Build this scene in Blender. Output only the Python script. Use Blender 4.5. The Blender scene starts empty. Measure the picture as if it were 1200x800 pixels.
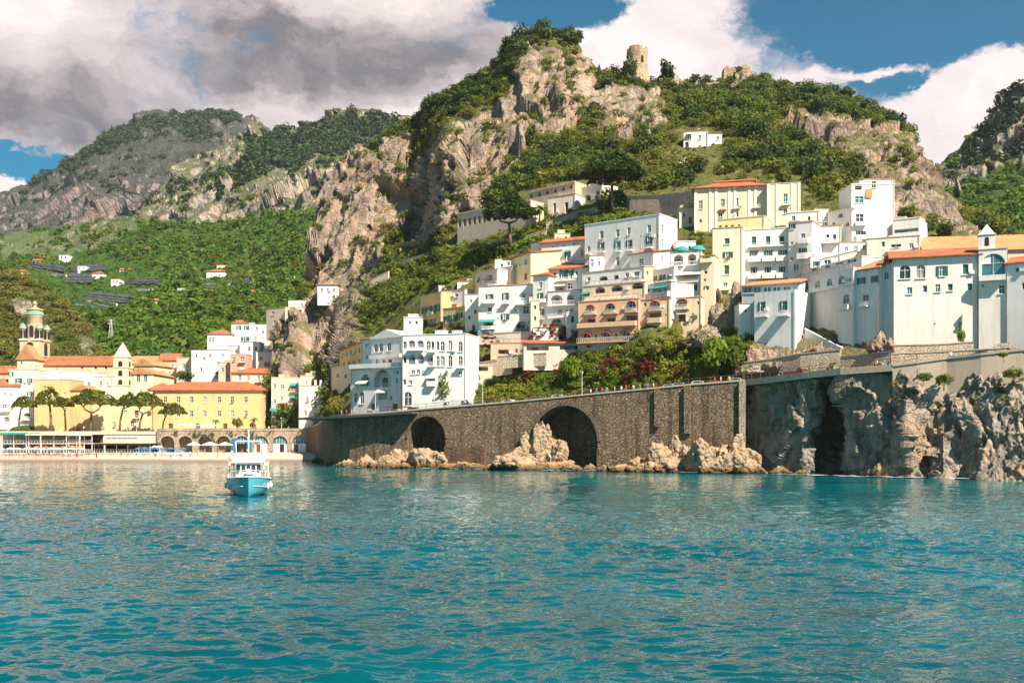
import bpy, math, random
import numpy as np
from mathutils import Vector, Matrix
from mathutils.geometry import tessellate_polygon

random.seed(11)
RNG = np.random.RandomState(5)
scene = bpy.context.scene
COL = scene.collection
F, EYE, YH, CX = 1200.0, 7.0, 510.0, 600.0      # focal length in photo pixels, eye height, horizon row, centre column

def P(px, py, Y):
    return Vector(((px-CX)/F*Y, Y, EYE+(YH-py)/F*Y))
def zof(py, Y):
    return EYE+(YH-py)/F*Y

# ------------------------------------------------------------------ noise
_perm = np.random.RandomState(3).permutation(512)
_perm = np.concatenate([_perm, _perm, _perm])
_g = np.random.RandomState(4).normal(size=(512, 3)); _g /= np.linalg.norm(_g, axis=1)[:, None]
def pnoise(p):
    p = np.asarray(p, float)
    i = np.floor(p).astype(int); f = p-i
    u = f*f*f*(f*(f*6-15)+10)
    i = i & 511
    out = 0
    for dx in (0, 1):
        for dy in (0, 1):
            for dz in (0, 1):
                h = _perm[_perm[_perm[(i[..., 0]+dx) & 511]+((i[..., 1]+dy) & 511)]+((i[..., 2]+dz) & 511)]
                g = _g[h & 511]
                d = f-np.array([dx, dy, dz])
                w = (u[..., 0] if dx else 1-u[..., 0])*(u[..., 1] if dy else 1-u[..., 1])*(u[..., 2] if dz else 1-u[..., 2])
                out = out+w*(g*d).sum(-1)
    return out*1.5
def fbm(p, octs=4, gain=.5):
    a, s, o = 1., 1., 0
    for k in range(octs):
        o = o+a*pnoise(np.asarray(p)*s+17.3*k); a *= gain; s *= 2.03
    return o
def ridged(p, octs=4, gain=.5):
    a, s, o = 1., 1., 0
    for k in range(octs):
        o = o+a*(1-2*np.abs(pnoise(np.asarray(p)*s+9.1*k))); a *= gain; s *= 2.1
    return o
_cf = np.random.RandomState(8).rand(512, 7)
def facets(p, tilt=.9):
    """broken planes: every cell of a random mosaic is one tilted face, with sharp steps between"""
    p = np.asarray(p, float); i0 = np.floor(p).astype(int); best = np.full(p.shape[:-1], 9.); out = np.zeros(p.shape[:-1])
    for dx in (-1, 0, 1):
        for dy in (-1, 0, 1):
            for dz in (-1, 0, 1):
                c = i0+np.array([dx, dy, dz]); h = _perm[(_perm[(_perm[c[..., 0] & 511]+c[..., 1]) & 511]+c[..., 2]) & 511] & 511
                f = _cf[h]; d = p-(c+f[..., :3]); r = (d*d).sum(-1); m = r < best
                best = np.where(m, r, best); out = np.where(m, f[..., 3]-.5+tilt*((f[..., 4:7]-.5)*d).sum(-1)*2, out)
    return out
def inpoly(x, y, poly):
    x = np.asarray(x, float); y = np.asarray(y, float)
    r = np.zeros(np.broadcast(x, y).shape, bool)
    n = len(poly)
    for a in range(n):
        x0, y0 = poly[a]; x1, y1 = poly[(a+1) % n]
        c = ((y0 > y) != (y1 > y))
        with np.errstate(divide='ignore', invalid='ignore'):
            xi = (x1-x0)*(y-y0)/((y1-y0) if y1 != y0 else 1e-9)+x0
        r ^= c & (x < xi)
    return r

# ------------------------------------------------------------------ objects
def tag(o, label=None, cat=None, group=None, kind=None):
    if label: o['label'] = label
    if cat: o['category'] = cat
    if group: o['group'] = group
    if kind: o['kind'] = kind
    return o
def link(name, me, parent=None):
    o = bpy.data.objects.new(name, me); COL.objects.link(o)
    if parent is not None: o.parent = parent
    return o
def thing(name, label, cat, loc=(0, 0, 0), rz=0, group=None):
    o = link(name, None); o.location = loc; o.rotation_euler = (0, 0, rz); o.empty_display_size = .3
    return tag(o, label, cat, group)
def children_of(o, table):
    return table.get(o.name, [])
def copy_tree(o, parent=None):
    c = o.copy(); COL.objects.link(c)
    if parent is not None: c.parent = parent
    for ch in list(o.children): copy_tree(ch, c)
    return c

class MB:
    def __init__(s): s.v = []; s.f = []; s.m = []; s.cur = 0
    def add(s, vs, fs):
        b = len(s.v); s.v += [tuple(v) for v in vs]; s.f += [tuple(i+b for i in f) for f in fs]; s.m += [s.cur]*len(fs)
        return s
    def box(s, c, d, rz=0, tilt=None):
        x, y, z = d[0]/2, d[1]/2, d[2]/2
        vs = [Vector((a*x, b*y, e*z)) for e in (-1, 1) for b in (-1, 1) for a in (-1, 1)]
        if tilt: vs = [tilt @ v for v in vs]
        if rz:
            R = Matrix.Rotation(rz, 3, 'Z'); vs = [R @ v for v in vs]
        c = Vector(c)
        return s.add([v+c for v in vs], [(0, 2, 3, 1), (4, 5, 7, 6), (0, 1, 5, 4), (2, 6, 7, 3), (0, 4, 6, 2), (1, 3, 7, 5)])
    def bx(s, x0, x1, y0, y1, z0, z1): return s.box(((x0+x1)/2, (y0+y1)/2, (z0+z1)/2), (x1-x0, y1-y0, z1-z0))
    def tube(s, pts, r, n=6, cap=True):
        pts = [Vector(p) for p in pts]
        rs = r if isinstance(r, (list, tuple)) else [r]*len(pts)
        b = []; k = len(pts)
        for i, p in enumerate(pts):
            t = (pts[min(i+1, k-1)]-pts[max(i-1, 0)]).normalized()
            a = Vector((0, 0, 1)) if abs(t.z) < .9 else Vector((1, 0, 0))
            u = t.cross(a).normalized(); w = t.cross(u)
            b += [p+(u*math.cos(2*math.pi*j/n)+w*math.sin(2*math.pi*j/n))*rs[i] for j in range(n)]
        fs = [(i*n+j, i*n+(j+1) % n, (i+1)*n+(j+1) % n, (i+1)*n+j) for i in range(k-1) for j in range(n)]
        if cap: fs += [tuple(range(n))[::-1], tuple(range((k-1)*n, k*n))]
        return s.add(b, fs)
    def lathe(s, prof, n=16, c=(0, 0, 0), a0=0, a1=2*math.pi):
        full = abs(a1-a0-2*math.pi) < 1e-6
        m = n if full else n+1
        vs = [(c[0]+r*math.cos(a0+(a1-a0)*j/n), c[1]+r*math.sin(a0+(a1-a0)*j/n), c[2]+z) for r, z in prof for j in range(m)]
        fs = [(i*m+j, i*m+(j+1) % m, (i+1)*m+(j+1) % m, (i+1)*m+j) for i in range(len(prof)-1) for j in range(n)]
        return s.add(vs, fs)
    def quad(s, *vs): return s.add(vs, [tuple(range(len(vs)))])
    def build(s, name, mat, parent=None, smooth=False):
        me = bpy.data.meshes.new(name); me.from_pydata(s.v, [], s.f)
        for m in (mat if isinstance(mat, (list, tuple)) else [mat]): me.materials.append(m)
        if isinstance(mat, (list, tuple)): me.polygons.foreach_set('material_index', s.m)
        if smooth: me.polygons.foreach_set('use_smooth', [True]*len(me.polygons))
        me.update()
        return link(name, me, parent)

# ------------------------------------------------------------------ materials
MATS = {}
class NT:
    """tiny node-graph helper"""
    def __init__(s, tree): s.t = tree; s.t.nodes.clear()
    def n(s, typ, **kw):
        nd = s.t.nodes.new(typ)
        for k, v in kw.items():
            if k.startswith('i_'):
                key = k[2:]; key = int(key) if key.isdigit() else key.replace('_', ' ')
                s.set(nd.inputs[key], v)
            else: setattr(nd, k, v)
        return nd
    def set(s, sock, v):
        if isinstance(v, bpy.types.NodeSocket): s.t.links.new(v, sock)
        else:
            if isinstance(v, tuple) and len(v) == 3 and sock.type == 'RGBA': v = (*v, 1)
            sock.default_value = v
    def math(s, op, a, b=None, c=None, clamp=False):
        nd = s.t.nodes.new('ShaderNodeMath'); nd.operation = op; nd.use_clamp = clamp
        s.set(nd.inputs[0], a)
        if b is not None: s.set(nd.inputs[1], b)
        if c is not None: s.set(nd.inputs[2], c)
        return nd.outputs[0]
    def vmath(s, op, a, b=None, out=0):
        nd = s.t.nodes.new('ShaderNodeVectorMath'); nd.operation = op
        s.set(nd.inputs[0], a)
        if b is not None: s.set(nd.inputs[1], b)
        return nd.outputs[out]
    def mix(s, fac, a, b, blend='MIX'):
        nd = s.t.nodes.new('ShaderNodeMix'); nd.data_type = 'RGBA'; nd.blend_type = blend
        s.set(nd.inputs[0], fac); s.set(nd.inputs[6], a); s.set(nd.inputs[7], b)
        return nd.outputs[2]
    def noise(s, vec, scale, detail=4, rough=.55, dist=0):
        nd = s.t.nodes.new('ShaderNodeTexNoise'); nd.inputs['Scale'].default_value = scale
        nd.inputs['Detail'].default_value = detail; nd.inputs['Roughness'].default_value = rough; nd.inputs['Distortion'].default_value = dist
        if vec is not None: s.set(nd.inputs['Vector'], vec)
        return nd.outputs[0]
    def voro(s, vec, scale, feature='F1', out=0):
        nd = s.t.nodes.new('ShaderNodeTexVoronoi'); nd.feature = feature; nd.inputs['Scale'].default_value = scale
        if vec is not None: s.set(nd.inputs['Vector'], vec)
        return nd.outputs[out]
    def ramp(s, v, a, b, lo=0., hi=1., smooth=False):
        nd = s.t.nodes.new('ShaderNodeMapRange'); nd.clamp = True
        if smooth: nd.interpolation_type = 'SMOOTHSTEP'
        s.set(nd.inputs[0], v)
        for k, x in zip((1, 2, 3, 4), (a, b, lo, hi)): s.set(nd.inputs[k], x)
        return nd.outputs[0]
    def scale(s, vec, xyz): return s.vmath('MULTIPLY', vec, xyz)
    def bump(s, h, strength, dist):
        nd = s.t.nodes.new('ShaderNodeBump'); s.set(nd.inputs['Strength'], strength); nd.inputs['Distance'].default_value = dist
        s.set(nd.inputs['Height'], h); return nd.outputs[0]
    def out(s, color, rough=.85, normal=None, spec=.3, **kw):
        b = s.t.nodes.new('ShaderNodeBsdfPrincipled')
        s.set(b.inputs['Base Color'], color); s.set(b.inputs['Roughness'], rough); s.set(b.inputs['Specular IOR Level'], spec)
        if normal is not None: s.set(b.inputs['Normal'], normal)
        for k, v in kw.items(): s.set(b.inputs[k.replace('_', ' ')], v)
        o = s.t.nodes.new('ShaderNodeOutputMaterial'); s.t.links.new(b.outputs[0], o.inputs[0]); return b
    def pos(s): return s.t.nodes.new('ShaderNodeNewGeometry').outputs['Position']
    def obj(s): return s.t.nodes.new('ShaderNodeTexCoord').outputs['Object']
    def attr(s, name):
        nd = s.t.nodes.new('ShaderNodeAttribute'); nd.attribute_name = name; return nd.outputs['Fac']
def newmat(name):
    m = bpy.data.materials.new(name); m.use_nodes = True
    return m, NT(m.node_tree)
def plain(name, col, rough=.6, metal=0., spec=.4, var=.12):
    if name in MATS: return MATS[name]
    m, t = newmat(name)
    n = t.noise(t.obj(), 1.7, 3)
    c = t.mix(t.ramp(n, .3, .7), tuple(x*(1-var) for x in col), tuple(min(1, x*(1+var)) for x in col))
    t.out(c, rough, spec=spec, Metallic=metal)
    MATS[name] = m; return m
def plaster(col):
    """rendered wall: mottled, rain-streaked, slightly rough"""
    key = 'plaster_%d_%d_%d' % tuple(int(c*100) for c in col)
    if key in MATS: return MATS[key]
    m, t = newmat(key); p = t.pos()
    big = t.ramp(t.noise(p, .22, 4, .6), .32, .7)
    streak = t.ramp(t.noise(t.scale(p, (1.6, 1.6, .12)), 1., 5, .65), .5, .78)
    grain = t.noise(p, 5., 3)
    dirt = tuple(c*k for c, k in zip(col, (.60, .53, .45)))
    c = t.mix(big, tuple(c*.90 for c in col), tuple(min(.86, c*1.04) for c in col))
    c = t.mix(t.math('MULTIPLY', streak, .62), c, dirt)
    patch = t.ramp(t.noise(p, .55, 5, .7), .60, .66)
    c = t.mix(t.math('MULTIPLY', patch, .42), c, tuple(c*k for c, k in zip(col, (.78, .74, .68))))
    t.out(c, .88, t.bump(grain, .35, .04), .2)
    MATS[key] = m; return m
def mat_tile(name='roof_tile', a=(.50, .15, .055), b=(.62, .27, .12), c3=(.32, .12, .06)):
    if name in MATS: return MATS[name]
    m, t = newmat(name); o = t.obj()
    w = t.t.nodes.new('ShaderNodeTexWave'); w.bands_direction = 'X'; w.inputs['Scale'].default_value = 1.1; w.inputs['Distortion'].default_value = .6
    t.set(w.inputs['Vector'], o)
    n = t.noise(o, 2.2, 4, .7); n2 = t.noise(o, .35, 3)
    c = t.mix(t.ramp(n, .35, .65), a, b); c = t.mix(t.ramp(n2, .5, .72), c, c3)
    c = t.mix(t.math('MULTIPLY', t.ramp(t.noise(o, 6., 2), .6, .7), .5), c, tuple(x*.45 for x in c3))
    t.out(c, .85, t.bump(t.math('ADD', w.outputs['Fac'], t.math('MULTIPLY', n, .6)), .8, .12), .2)
    MATS[name] = m; return m
def mat_stone(name, a, b, mortar, scale=1.4, bump=.8, stain=.6):
    if name in MATS: return MATS[name]
    m, t = newmat(name); p = t.pos()
    q = t.vmath('ADD', t.scale(p, (1, 1, 1.5)), t.vmath('SCALE', t.t.nodes.new('ShaderNodeTexNoise').outputs['Color'], None)) if False else t.scale(p, (1, 1, 1.5))
    v = t.voro(q, scale, 'DISTANCE_TO_EDGE'); cell = t.voro(q, scale, 'F1', 1)
    sep = t.n('ShaderNodeSeparateColor', i_0=cell)
    c = t.mix(sep.outputs[0], a, b)
    c = t.mix(t.ramp(v, .02, .09, 1, 0), c, mortar)
    big = t.ramp(t.noise(p, .12, 5, .65), .4, .65)
    c = t.mix(t.math('MULTIPLY', big, .45), c, tuple(x*1.6 for x in a))
    st = t.ramp(t.noise(t.scale(p, (.7, .7, .07)), 1., 5, .7), .5, .7)
    c = t.mix(t.math('MULTIPLY', st, stain), c, tuple(x*.35 for x in a))
    h = t.math('ADD', t.ramp(v, 0, .12), t.math('MULTIPLY', t.noise(p, 3., 4, .7), .9))
    t.out(c, .92, t.bump(h, bump, .25), .15)
    MATS[name] = m; return m
def mat_terrain(name, rockA, rockB, rockC, g1, g2, soil, sc=1., veg=0.0, bump=1.0):
    m, t = newmat(name); p = t.scale(t.pos(), (sc, sc, sc))
    rk = t.attr('rock')
    n1 = t.noise(p, .05, 6, .62); n2 = t.noise(t.scale(p, (1, 1, .22)), .24, 6, .7, .6); n3 = t.noise(p, .9, 4, .7)
    c = t.mix(t.ramp(n1, .35, .65), rockA, rockB)
    c = t.mix(t.ramp(n2, .42, .68), c, rockC)
    crack = t.ramp(t.voro(t.vmath('ADD', t.scale(p, (1, 1, .5)), t.n('ShaderNodeTexNoise', i_Vector=p, i_Scale=.5).outputs['Color']), .32, 'DISTANCE_TO_EDGE'), .0, .07, 1, 0)
    c = t.mix(t.math('MULTIPLY', crack, t.ramp(n1, .42, .6, 0, .4)), c, tuple(x*.3 for x in rockC))
    warm = t.ramp(t.noise(t.scale(p, (1, 1, .4)), .11, 4, .6), .5, .66)
    c = t.mix(t.math('MULTIPLY', warm, .5), c, (rockA[0]*1.02, rockA[1]*.78, rockA[2]*.55))
    g = t.mix(t.ramp(t.noise(p, .16, 5, .65), .35, .65), g1, g2)
    g = t.mix(t.ramp(t.noise(p, .5, 5, .7), .55, .68), g, soil)
    g = t.mix(t.math('MULTIPLY', t.ramp(n3, .5, .75), .6), g, tuple(x*.4 for x in g1))
    nz = t.n('ShaderNodeSeparateXYZ', i_0=t.t.nodes.new('ShaderNodeNewGeometry').outputs['Normal']).outputs[2]
    ledge = t.ramp(t.math('ADD', nz, t.math('MULTIPLY', t.math('SUBTRACT', t.noise(p, .35, 5, .7), .5), .9)), .52-veg, .66-veg)
    rockc = t.mix(t.math('MULTIPLY', ledge, .8), c, g)
    fac = t.ramp(t.math('ADD', rk, t.math('MULTIPLY', t.math('SUBTRACT', t.noise(p, .3, 5, .7), .5), .8)), .4, .6)
    col = t.mix(fac, g, rockc)
    h = t.math('ADD', t.math('MULTIPLY', n2, 1.4), t.math('ADD', t.math('MULTIPLY', n3, .6), t.math('MULTIPLY', t.math('MULTIPLY', crack, fac), -.12)))
    t.out(col, .95, t.bump(h, bump, 1.6/sc), .1)
    return m
def mat_leaf(name, dark, mid, light, trans=.25):
    if name in MATS: return MATS[name]
    m, t = newmat(name)
    g = t.t.nodes.new('ShaderNodeNewGeometry'); r = g.outputs['Random Per Island']
    big = t.noise(g.outputs['Position'], .11, 3, .6)
    c = t.mix(t.ramp(r, 0, .6), dark, mid); c = t.mix(t.ramp(r, .6, 1), c, light)
    c = t.mix(t.ramp(big, .35, .65), c, tuple(x*k for x, k in zip(dark, (1.1, 1.3, .9))))
    c2 = t.mix(t.ramp(t.noise(g.outputs['Position'], .05, 2), .5, .7), c, tuple(x*k for x, k in zip(light, (1.25, 1.0, .7))))
    c = t.mix(.4, c, c2)
    b = t.t.nodes.new('ShaderNodeBsdfPrincipled'); t.set(b.inputs['Base Color'], c); b.inputs['Roughness'].default_value = .65; b.inputs['Specular IOR Level'].default_value = .2
    tr = t.t.nodes.new('ShaderNodeBsdfTranslucent'); t.set(tr.inputs[0], t.mix(.5, c, light))
    mx = t.t.nodes.new('ShaderNodeMixShader'); mx.inputs[0].default_value = trans
    t.t.links.new(b.outputs[0], mx.inputs[1]); t.t.links.new(tr.outputs[0], mx.inputs[2])
    o = t.t.nodes.new('ShaderNodeOutputMaterial'); t.t.links.new(mx.outputs[0], o.inputs[0])
    MATS[name] = m; return m

# ------------------------------------------------------------------ landforms: real-depth surfaces
class Sheet:
    def __init__(s, name, cols, nx, ny, mat, rocks=(), base=0., amp=(4, 1.6, .7), wl=(38, 12, 4), gamp=.6, skirt=True, back=True, soft=10, label=None, cat=None, backstep=(25, 80, 200), zf=.42, calm=()):
        K = len(cols[0][1]); xs = np.array([c[0] for c in cols], float)
        def yk(c, k):
            py, Y = c[1][k]
            return (YH+F*(EYE+1.2)/Y) if py is None else py
        ky = np.array([[yk(c, k) for k in range(K)] for c in cols], float); kY = np.array([[c[1][k][1] for k in range(K)] for c in cols], float)
        px = np.linspace(xs[0], xs[-1], nx)
        sp = np.linspace(0, K-1, ny)
        A = np.stack([np.interp(px, xs, ky[:, k]) for k in range(K)], 1)
        B = np.stack([np.interp(px, xs, kY[:, k]) for k in range(K)], 1)
        def rows(M):
            i = np.clip(np.floor(sp).astype(int), 0, K-2); f = sp-i
            return M[:, i]*(1-f)+M[:, i+1]*f
        s.px, s.gy, s.gY = px, rows(A), rows(B)
        gx = np.repeat(px[:, None], ny, 1)
        for _ in range(3):                                   # round the control net off
            s.gY[:, 1:-1] = (s.gY[:, :-2]+2*s.gY[:, 1:-1]+s.gY[:, 2:])/4
        X = (gx-CX)/F*s.gY; Z = EYE+(YH-s.gy)/F*s.gY
        W = np.stack([X, s.gY, Z], -1)
        rk = np.full(gx.shape, base)
        wob = np.stack([gx*.06, s.gy*.06, gx*0], -1)
        ox, oy = fbm(wob, 3)*soft, fbm(wob+50, 3)*soft
        for poly, val in rocks:
            rk[inpoly(gx+ox, s.gy+oy, poly)] = val
        for _ in range(2):
            rk[1:-1, 1:-1] = (rk[1:-1, 1:-1]*2+rk[:-2, 1:-1]+rk[2:, 1:-1]+rk[1:-1, :-2]+rk[1:-1, 2:])/6
        s.rk = rk
        du = np.gradient(W, axis=0); dv = np.gradient(W, axis=1)
        N = np.cross(du, dv); N /= np.linalg.norm(N, axis=-1)[..., None]+1e-9
        N *= np.where((N*(np.array([0, 0, EYE])-W)).sum(-1) < 0, -1, 1)[..., None]
        warp = W+6*np.stack([fbm(W/25+3), fbm(W/25+7), fbm(W/25+11)], -1)*min(1, wl[0]/38)
        d = 0
        for a, w in zip(amp, wl):
            q = warp/w*np.array([1.25, 1.25, zf])
            d = d+a*(.45*(ridged(q, 3, .5)-.75)+.85*facets(q*1.25+.12*np.stack([fbm(q*2+5, 2), fbm(q*2+9, 2), q[..., 0]*0], -1)))
        dg = gamp*fbm(W/9., 3)
        k = np.clip(rk, 0, 1)
        for poly in calm: d = np.where(inpoly(gx, s.gy, poly), d*.22, d)
        disp = d*k+dg*(1-k)
        s.W = W+N*disp[..., None]; s.N = N
        V = s.W; G = rk
        if skirt:
            b0 = V[:, :1].copy(); b0[..., 2] -= 12*max(1, s.gY.mean()/400); b0[..., 1] += 1
            V = np.concatenate([b0, V], 1); G = np.concatenate([G[:, :1], G], 1)
        if back:
            e = V[:, -1:]; r = G[:, -1:]
            for dy, dz in zip(backstep, (.25, .45, .7)):
                q = e.copy(); q[..., 1] += dy; q[..., 2] -= dy*dz; q[..., 0] += dy*(e[..., 0]/e[..., 1])
                V = np.concatenate([V, q], 1); G = np.concatenate([G, r*0+.3], 1)
        n, m = V.shape[:2]
        idx = np.arange(n*m).reshape(n, m)
        fc = np.stack([idx[:-1, :-1], idx[1:, :-1], idx[1:, 1:], idx[:-1, 1:]], -1).reshape(-1, 4)
        me = bpy.data.meshes.new(name)
        me.vertices.add(n*m); me.vertices.foreach_set('co', V.reshape(-1).astype(np.float32))
        me.loops.add(fc.size); me.loops.foreach_set('vertex_index', fc.reshape(-1).astype(np.int32))
        me.polygons.add(len(fc)); me.polygons.foreach_set('loop_start', (np.arange(len(fc))*4).astype(np.int32))
        me.polygons.foreach_set('loop_total', np.full(len(fc), 4, np.int32)); me.polygons.foreach_set('use_smooth', np.ones(len(fc), bool))
        me.update(calc_edges=True); me.validate()
        at = me.attributes.new('rock', 'FLOAT', 'POINT'); at.data.foreach_set('value', G.reshape(-1).astype(np.float32))
        me.materials.append(mat)
        s.ob = link(name, me); tag(s.ob, label, cat, kind='structure')
        s.gx = gx
    def Y(s, px, py):
        i = np.clip(np.interp(px, s.px, np.arange(len(s.px))), 0, len(s.px)-1.001); a = int(i); f = i-a
        r = []
        for k in (a, a+1):
            r.append(np.interp(-py, -s.gy[k], s.gY[k]))
        return float(r[0]*(1-f)+r[1]*f)
    def at(s, px, py):
        """displaced surface point seen near that pixel"""
        i = int(np.clip(round(np.interp(px, s.px, np.arange(len(s.px)))), 0, len(s.px)-1))
        j = int(np.argmin(np.abs(s.gy[i]-py)))
        return Vector(s.W[i, j])

# ------------------------------------------------------------------ foliage templates (unit crowns made of many leaf clumps)
def leaf_cloud(rs, n, size, lobes=6, flat=.75, spread=.55, shell=.72):
    c = rs.normal(size=(lobes, 3)); c /= np.linalg.norm(c, axis=1)[:, None]; c *= spread*rs.uniform(.35, 1, (lobes, 1)); c[:, 2] = np.abs(c[:, 2])*.8-.1
    R = rs.uniform(.35, .6, lobes)
    k = rs.randint(0, lobes, n)
    d = rs.normal(size=(n, 3)); d /= np.linalg.norm(d, axis=1)[:, None]
    p = c[k]+d*(R[k]*rs.uniform(shell, 1.05, n))[:, None]
    nrm = d+rs.normal(size=(n, 3))*.55; nrm /= np.linalg.norm(nrm, axis=1)[:, None]
    a = np.cross(nrm, rs.normal(size=(n, 3))); a /= np.linalg.norm(a, axis=1)[:, None]; b = np.cross(nrm, a)
    s = size*rs.uniform(.6, 1.3, (n, 1)); a = a*s; b = b*s*rs.uniform(.5, .9, (n, 1))
    q = np.stack([p-a-b*.6, p+a*.2-b, p+a+b*.4, p-a*.3+b], 1)
    q[..., 2] *= flat
    q[..., 2] -= np.percentile(q[..., 2], 3)
    return q
def quads_mesh(name, Q, mats):
    Q = Q.reshape(-1, 3); n = len(Q)//4
    me = bpy.data.meshes.new(name)
    me.vertices.add(n*4); me.vertices.foreach_set('co', Q.reshape(-1).astype(np.float32))
    me.loops.add(n*4); me.loops.foreach_set('vertex_index', np.arange(n*4, dtype=np.int32))
    me.polygons.add(n); me.polygons.foreach_set('loop_start', (np.arange(n)*4).astype(np.int32)); me.polygons.foreach_set('loop_total', np.full(n, 4, np.int32))
    me.update(calc_edges=True)
    for m in mats: me.materials.append(m)
    return me
def place_clouds(tpl, pos, size, rs, tall=(.8, 1.25)):
    out = []
    for p, s in zip(pos, size):
        q = tpl[rs.randint(len(tpl))]
        a = rs.uniform(0, 6.28); c, sn = math.cos(a), math.sin(a)
        M = np.array([[c, -sn, 0], [sn, c, 0], [0, 0, 1]])*s
        v = q @ M.T; v[..., 2] *= rs.uniform(*tall)
        out.append(v+np.asarray(p))
    return np.concatenate(out)
def pick(sheet, n, rs, ok, jitter=True):
    """n surface points with even density in the view, where ok(px, py, rock) holds"""
    gx, gy, rk = sheet.gx, sheet.gy, sheet.rk
    w = np.abs(np.gradient(gy, axis=1))*ok(gx, gy, rk)
    w = w.reshape(-1); tot = w.sum()
    if tot <= 0: return np.zeros((0, 3))
    i = rs.choice(len(w), n, p=w/tot)
    return sheet.W.reshape(-1, 3)[i]

# ================================================================== camera, sun, sky
cam = bpy.data.cameras.new('camera'); cam.sensor_width = 36; cam.lens = 36*F/1200; cam.shift_y = (YH-400)/1200
cam.clip_end = 20000; cam.clip_start = .5
co = bpy.data.objects.new('camera', cam); COL.objects.link(co); co.location = (0, 0, EYE); co.rotation_euler = (math.pi/2, 0, 0)
scene.camera = co
SUN = Vector((1.2, -1.36, 1.95)).normalized()
sl = bpy.data.lights.new('sun', 'SUN'); sl.energy = 5.0; sl.angle = math.radians(.55); sl.color = (1, .885, .74)
so = bpy.data.objects.new('sun', sl); COL.objects.link(so); so.rotation_mode = 'QUATERNION'; so.rotation_quaternion = SUN.to_track_quat('Z', 'Y'); so.location = (60, -40, 120)

world = bpy.data.worlds.new('World'); scene.world = world; world.use_nodes = True
t = NT(world.node_tree)
sky = t.n('ShaderNodeTexSky'); sky.sky_type = 'NISHITA'; sky.sun_disc = False
sky.sun_elevation = math.asin(SUN.z); sky.sun_rotation = math.atan2(SUN.x, SUN.y); sky.air_density = 1.0; sky.dust_density = .6; sky.ozone_density = 2.2
D = t.n('ShaderNodeTexCoord').outputs['Generated']
def sdir(px, py): return Vector(((px-CX)/F, 1, (YH-py)/F)).normalized()
def blob(px, py, rx, ry, edge=.5):
    c = sdir(px, py)
    q = t.vmath('MULTIPLY', t.vmath('SUBTRACT', WD, tuple(c)), (F/rx, 2., F/ry))
    return t.ramp(t.vmath('LENGTH', q, out=1), edge, 1.15, 1, 0, True)
wn = t.n('ShaderNodeTexNoise', i_Vector=t.scale(D, (1, 1, 1.6)), i_Scale=5.5, i_Detail=9., i_Roughness=.66)
WD = t.vmath('ADD', D, t.vmath('MULTIPLY', t.vmath('SUBTRACT', wn.outputs['Color'], (.5, .5, .5)), (.21, .0, .14)))
n1 = t.noise(t.scale(WD, (1, 1, 1.9)), 4.6, 9, .64); n2 = t.noise(t.scale(WD, (1, 1, 1.5)), 9., 10, .66)
gaps = blob(1090, 0, 190, 105, .35)
for b in ((1140, 62, 130, 34, .3), (1045, 98, 62, 16, .3), (8, 198, 58, 17, .2), (680, 2, 95, 30, .2)):
    gaps = t.math('MAXIMUM', gaps, blob(*b))
wisps = t.math('MAXIMUM', t.math('MULTIPLY', blob(1010, 88, 90, 20, .1), .75), t.math('MULTIPLY', blob(1165, 82, 80, 40, .1), .8))
dens = t.math('ADD', t.math('SUBTRACT', t.ramp(t.n('ShaderNodeSeparateXYZ', i_0=D).outputs[1], -.3, .5, .42, .78), t.math('MAXIMUM', gaps, t.ramp(t.n('ShaderNodeSeparateXYZ', i_0=D).outputs[2],   .42, .58, 0, .52))), t.math('ADD', wisps, t.math('MULTIPLY', t.math('SUBTRACT', n2, .5), 1.5)))
dens = t.ramp(dens, .28, .75, 0, 1, True)
dark = t.math('MULTIPLY', blob(345, 52, 350, 70, .25), 1.0)
for b, k in (((120, 150, 340, 75, .2), .75), ((470, 12, 300, 40, .1), .45), ((1120, 175, 160, 60, .1), .12)):
    dark = t.math('MAXIMUM', dark, t.math('MULTIPLY', blob(*b), k))
dark = t.math('SUBTRACT', dark, t.math('MULTIPLY', blob(90, 28, 240, 34, .2), .4))
dark = t.math('ADD', dark, t.math('MULTIPLY', t.math('SUBTRACT', n1, .5), 1.9), clamp=True)
cl = t.mix(dark, (6.3, 5.4, 5.3), (1.3, 1.18, 1.26))
cl = t.mix(t.math('MULTIPLY', t.ramp(n2, .46, .66), .5), cl, (4.2, 3.8, 3.9))
skyc = t.mix(1.0, sky.outputs[0], (.0, .41, .49), 'MULTIPLY')
bg = t.n('ShaderNodeBackground', i_0=t.mix(dens, skyc, cl), i_1=.078)
wo = t.n('ShaderNodeOutputWorld'); t.t.links.new(bg.outputs[0], wo.inputs[0])
vs = scene.view_settings; vs.view_transform = 'Standard'; vs.look = 'None'; vs.gamma = 1; vs.exposure = 1.25; vs.use_curve_mapping = False
scene.display_settings.display_device = 'sRGB'
cy = scene.cycles
cy.use_denoising = True; cy.sample_clamp_direct = 12
try: cy.denoiser = 'OPENIMAGEDENOISE'; cy.denoising_input_passes = 'RGB_ALBEDO_NORMAL'; cy.denoising_prefilter = 'NONE'
except Exception: pass
cy.max_bounces = 6; cy.diffuse_bounces = 2; cy.glossy_bounces = 3; cy.transmission_bounces = 2; cy.caustics_reflective = False; cy.caustics_refractive = False

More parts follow.
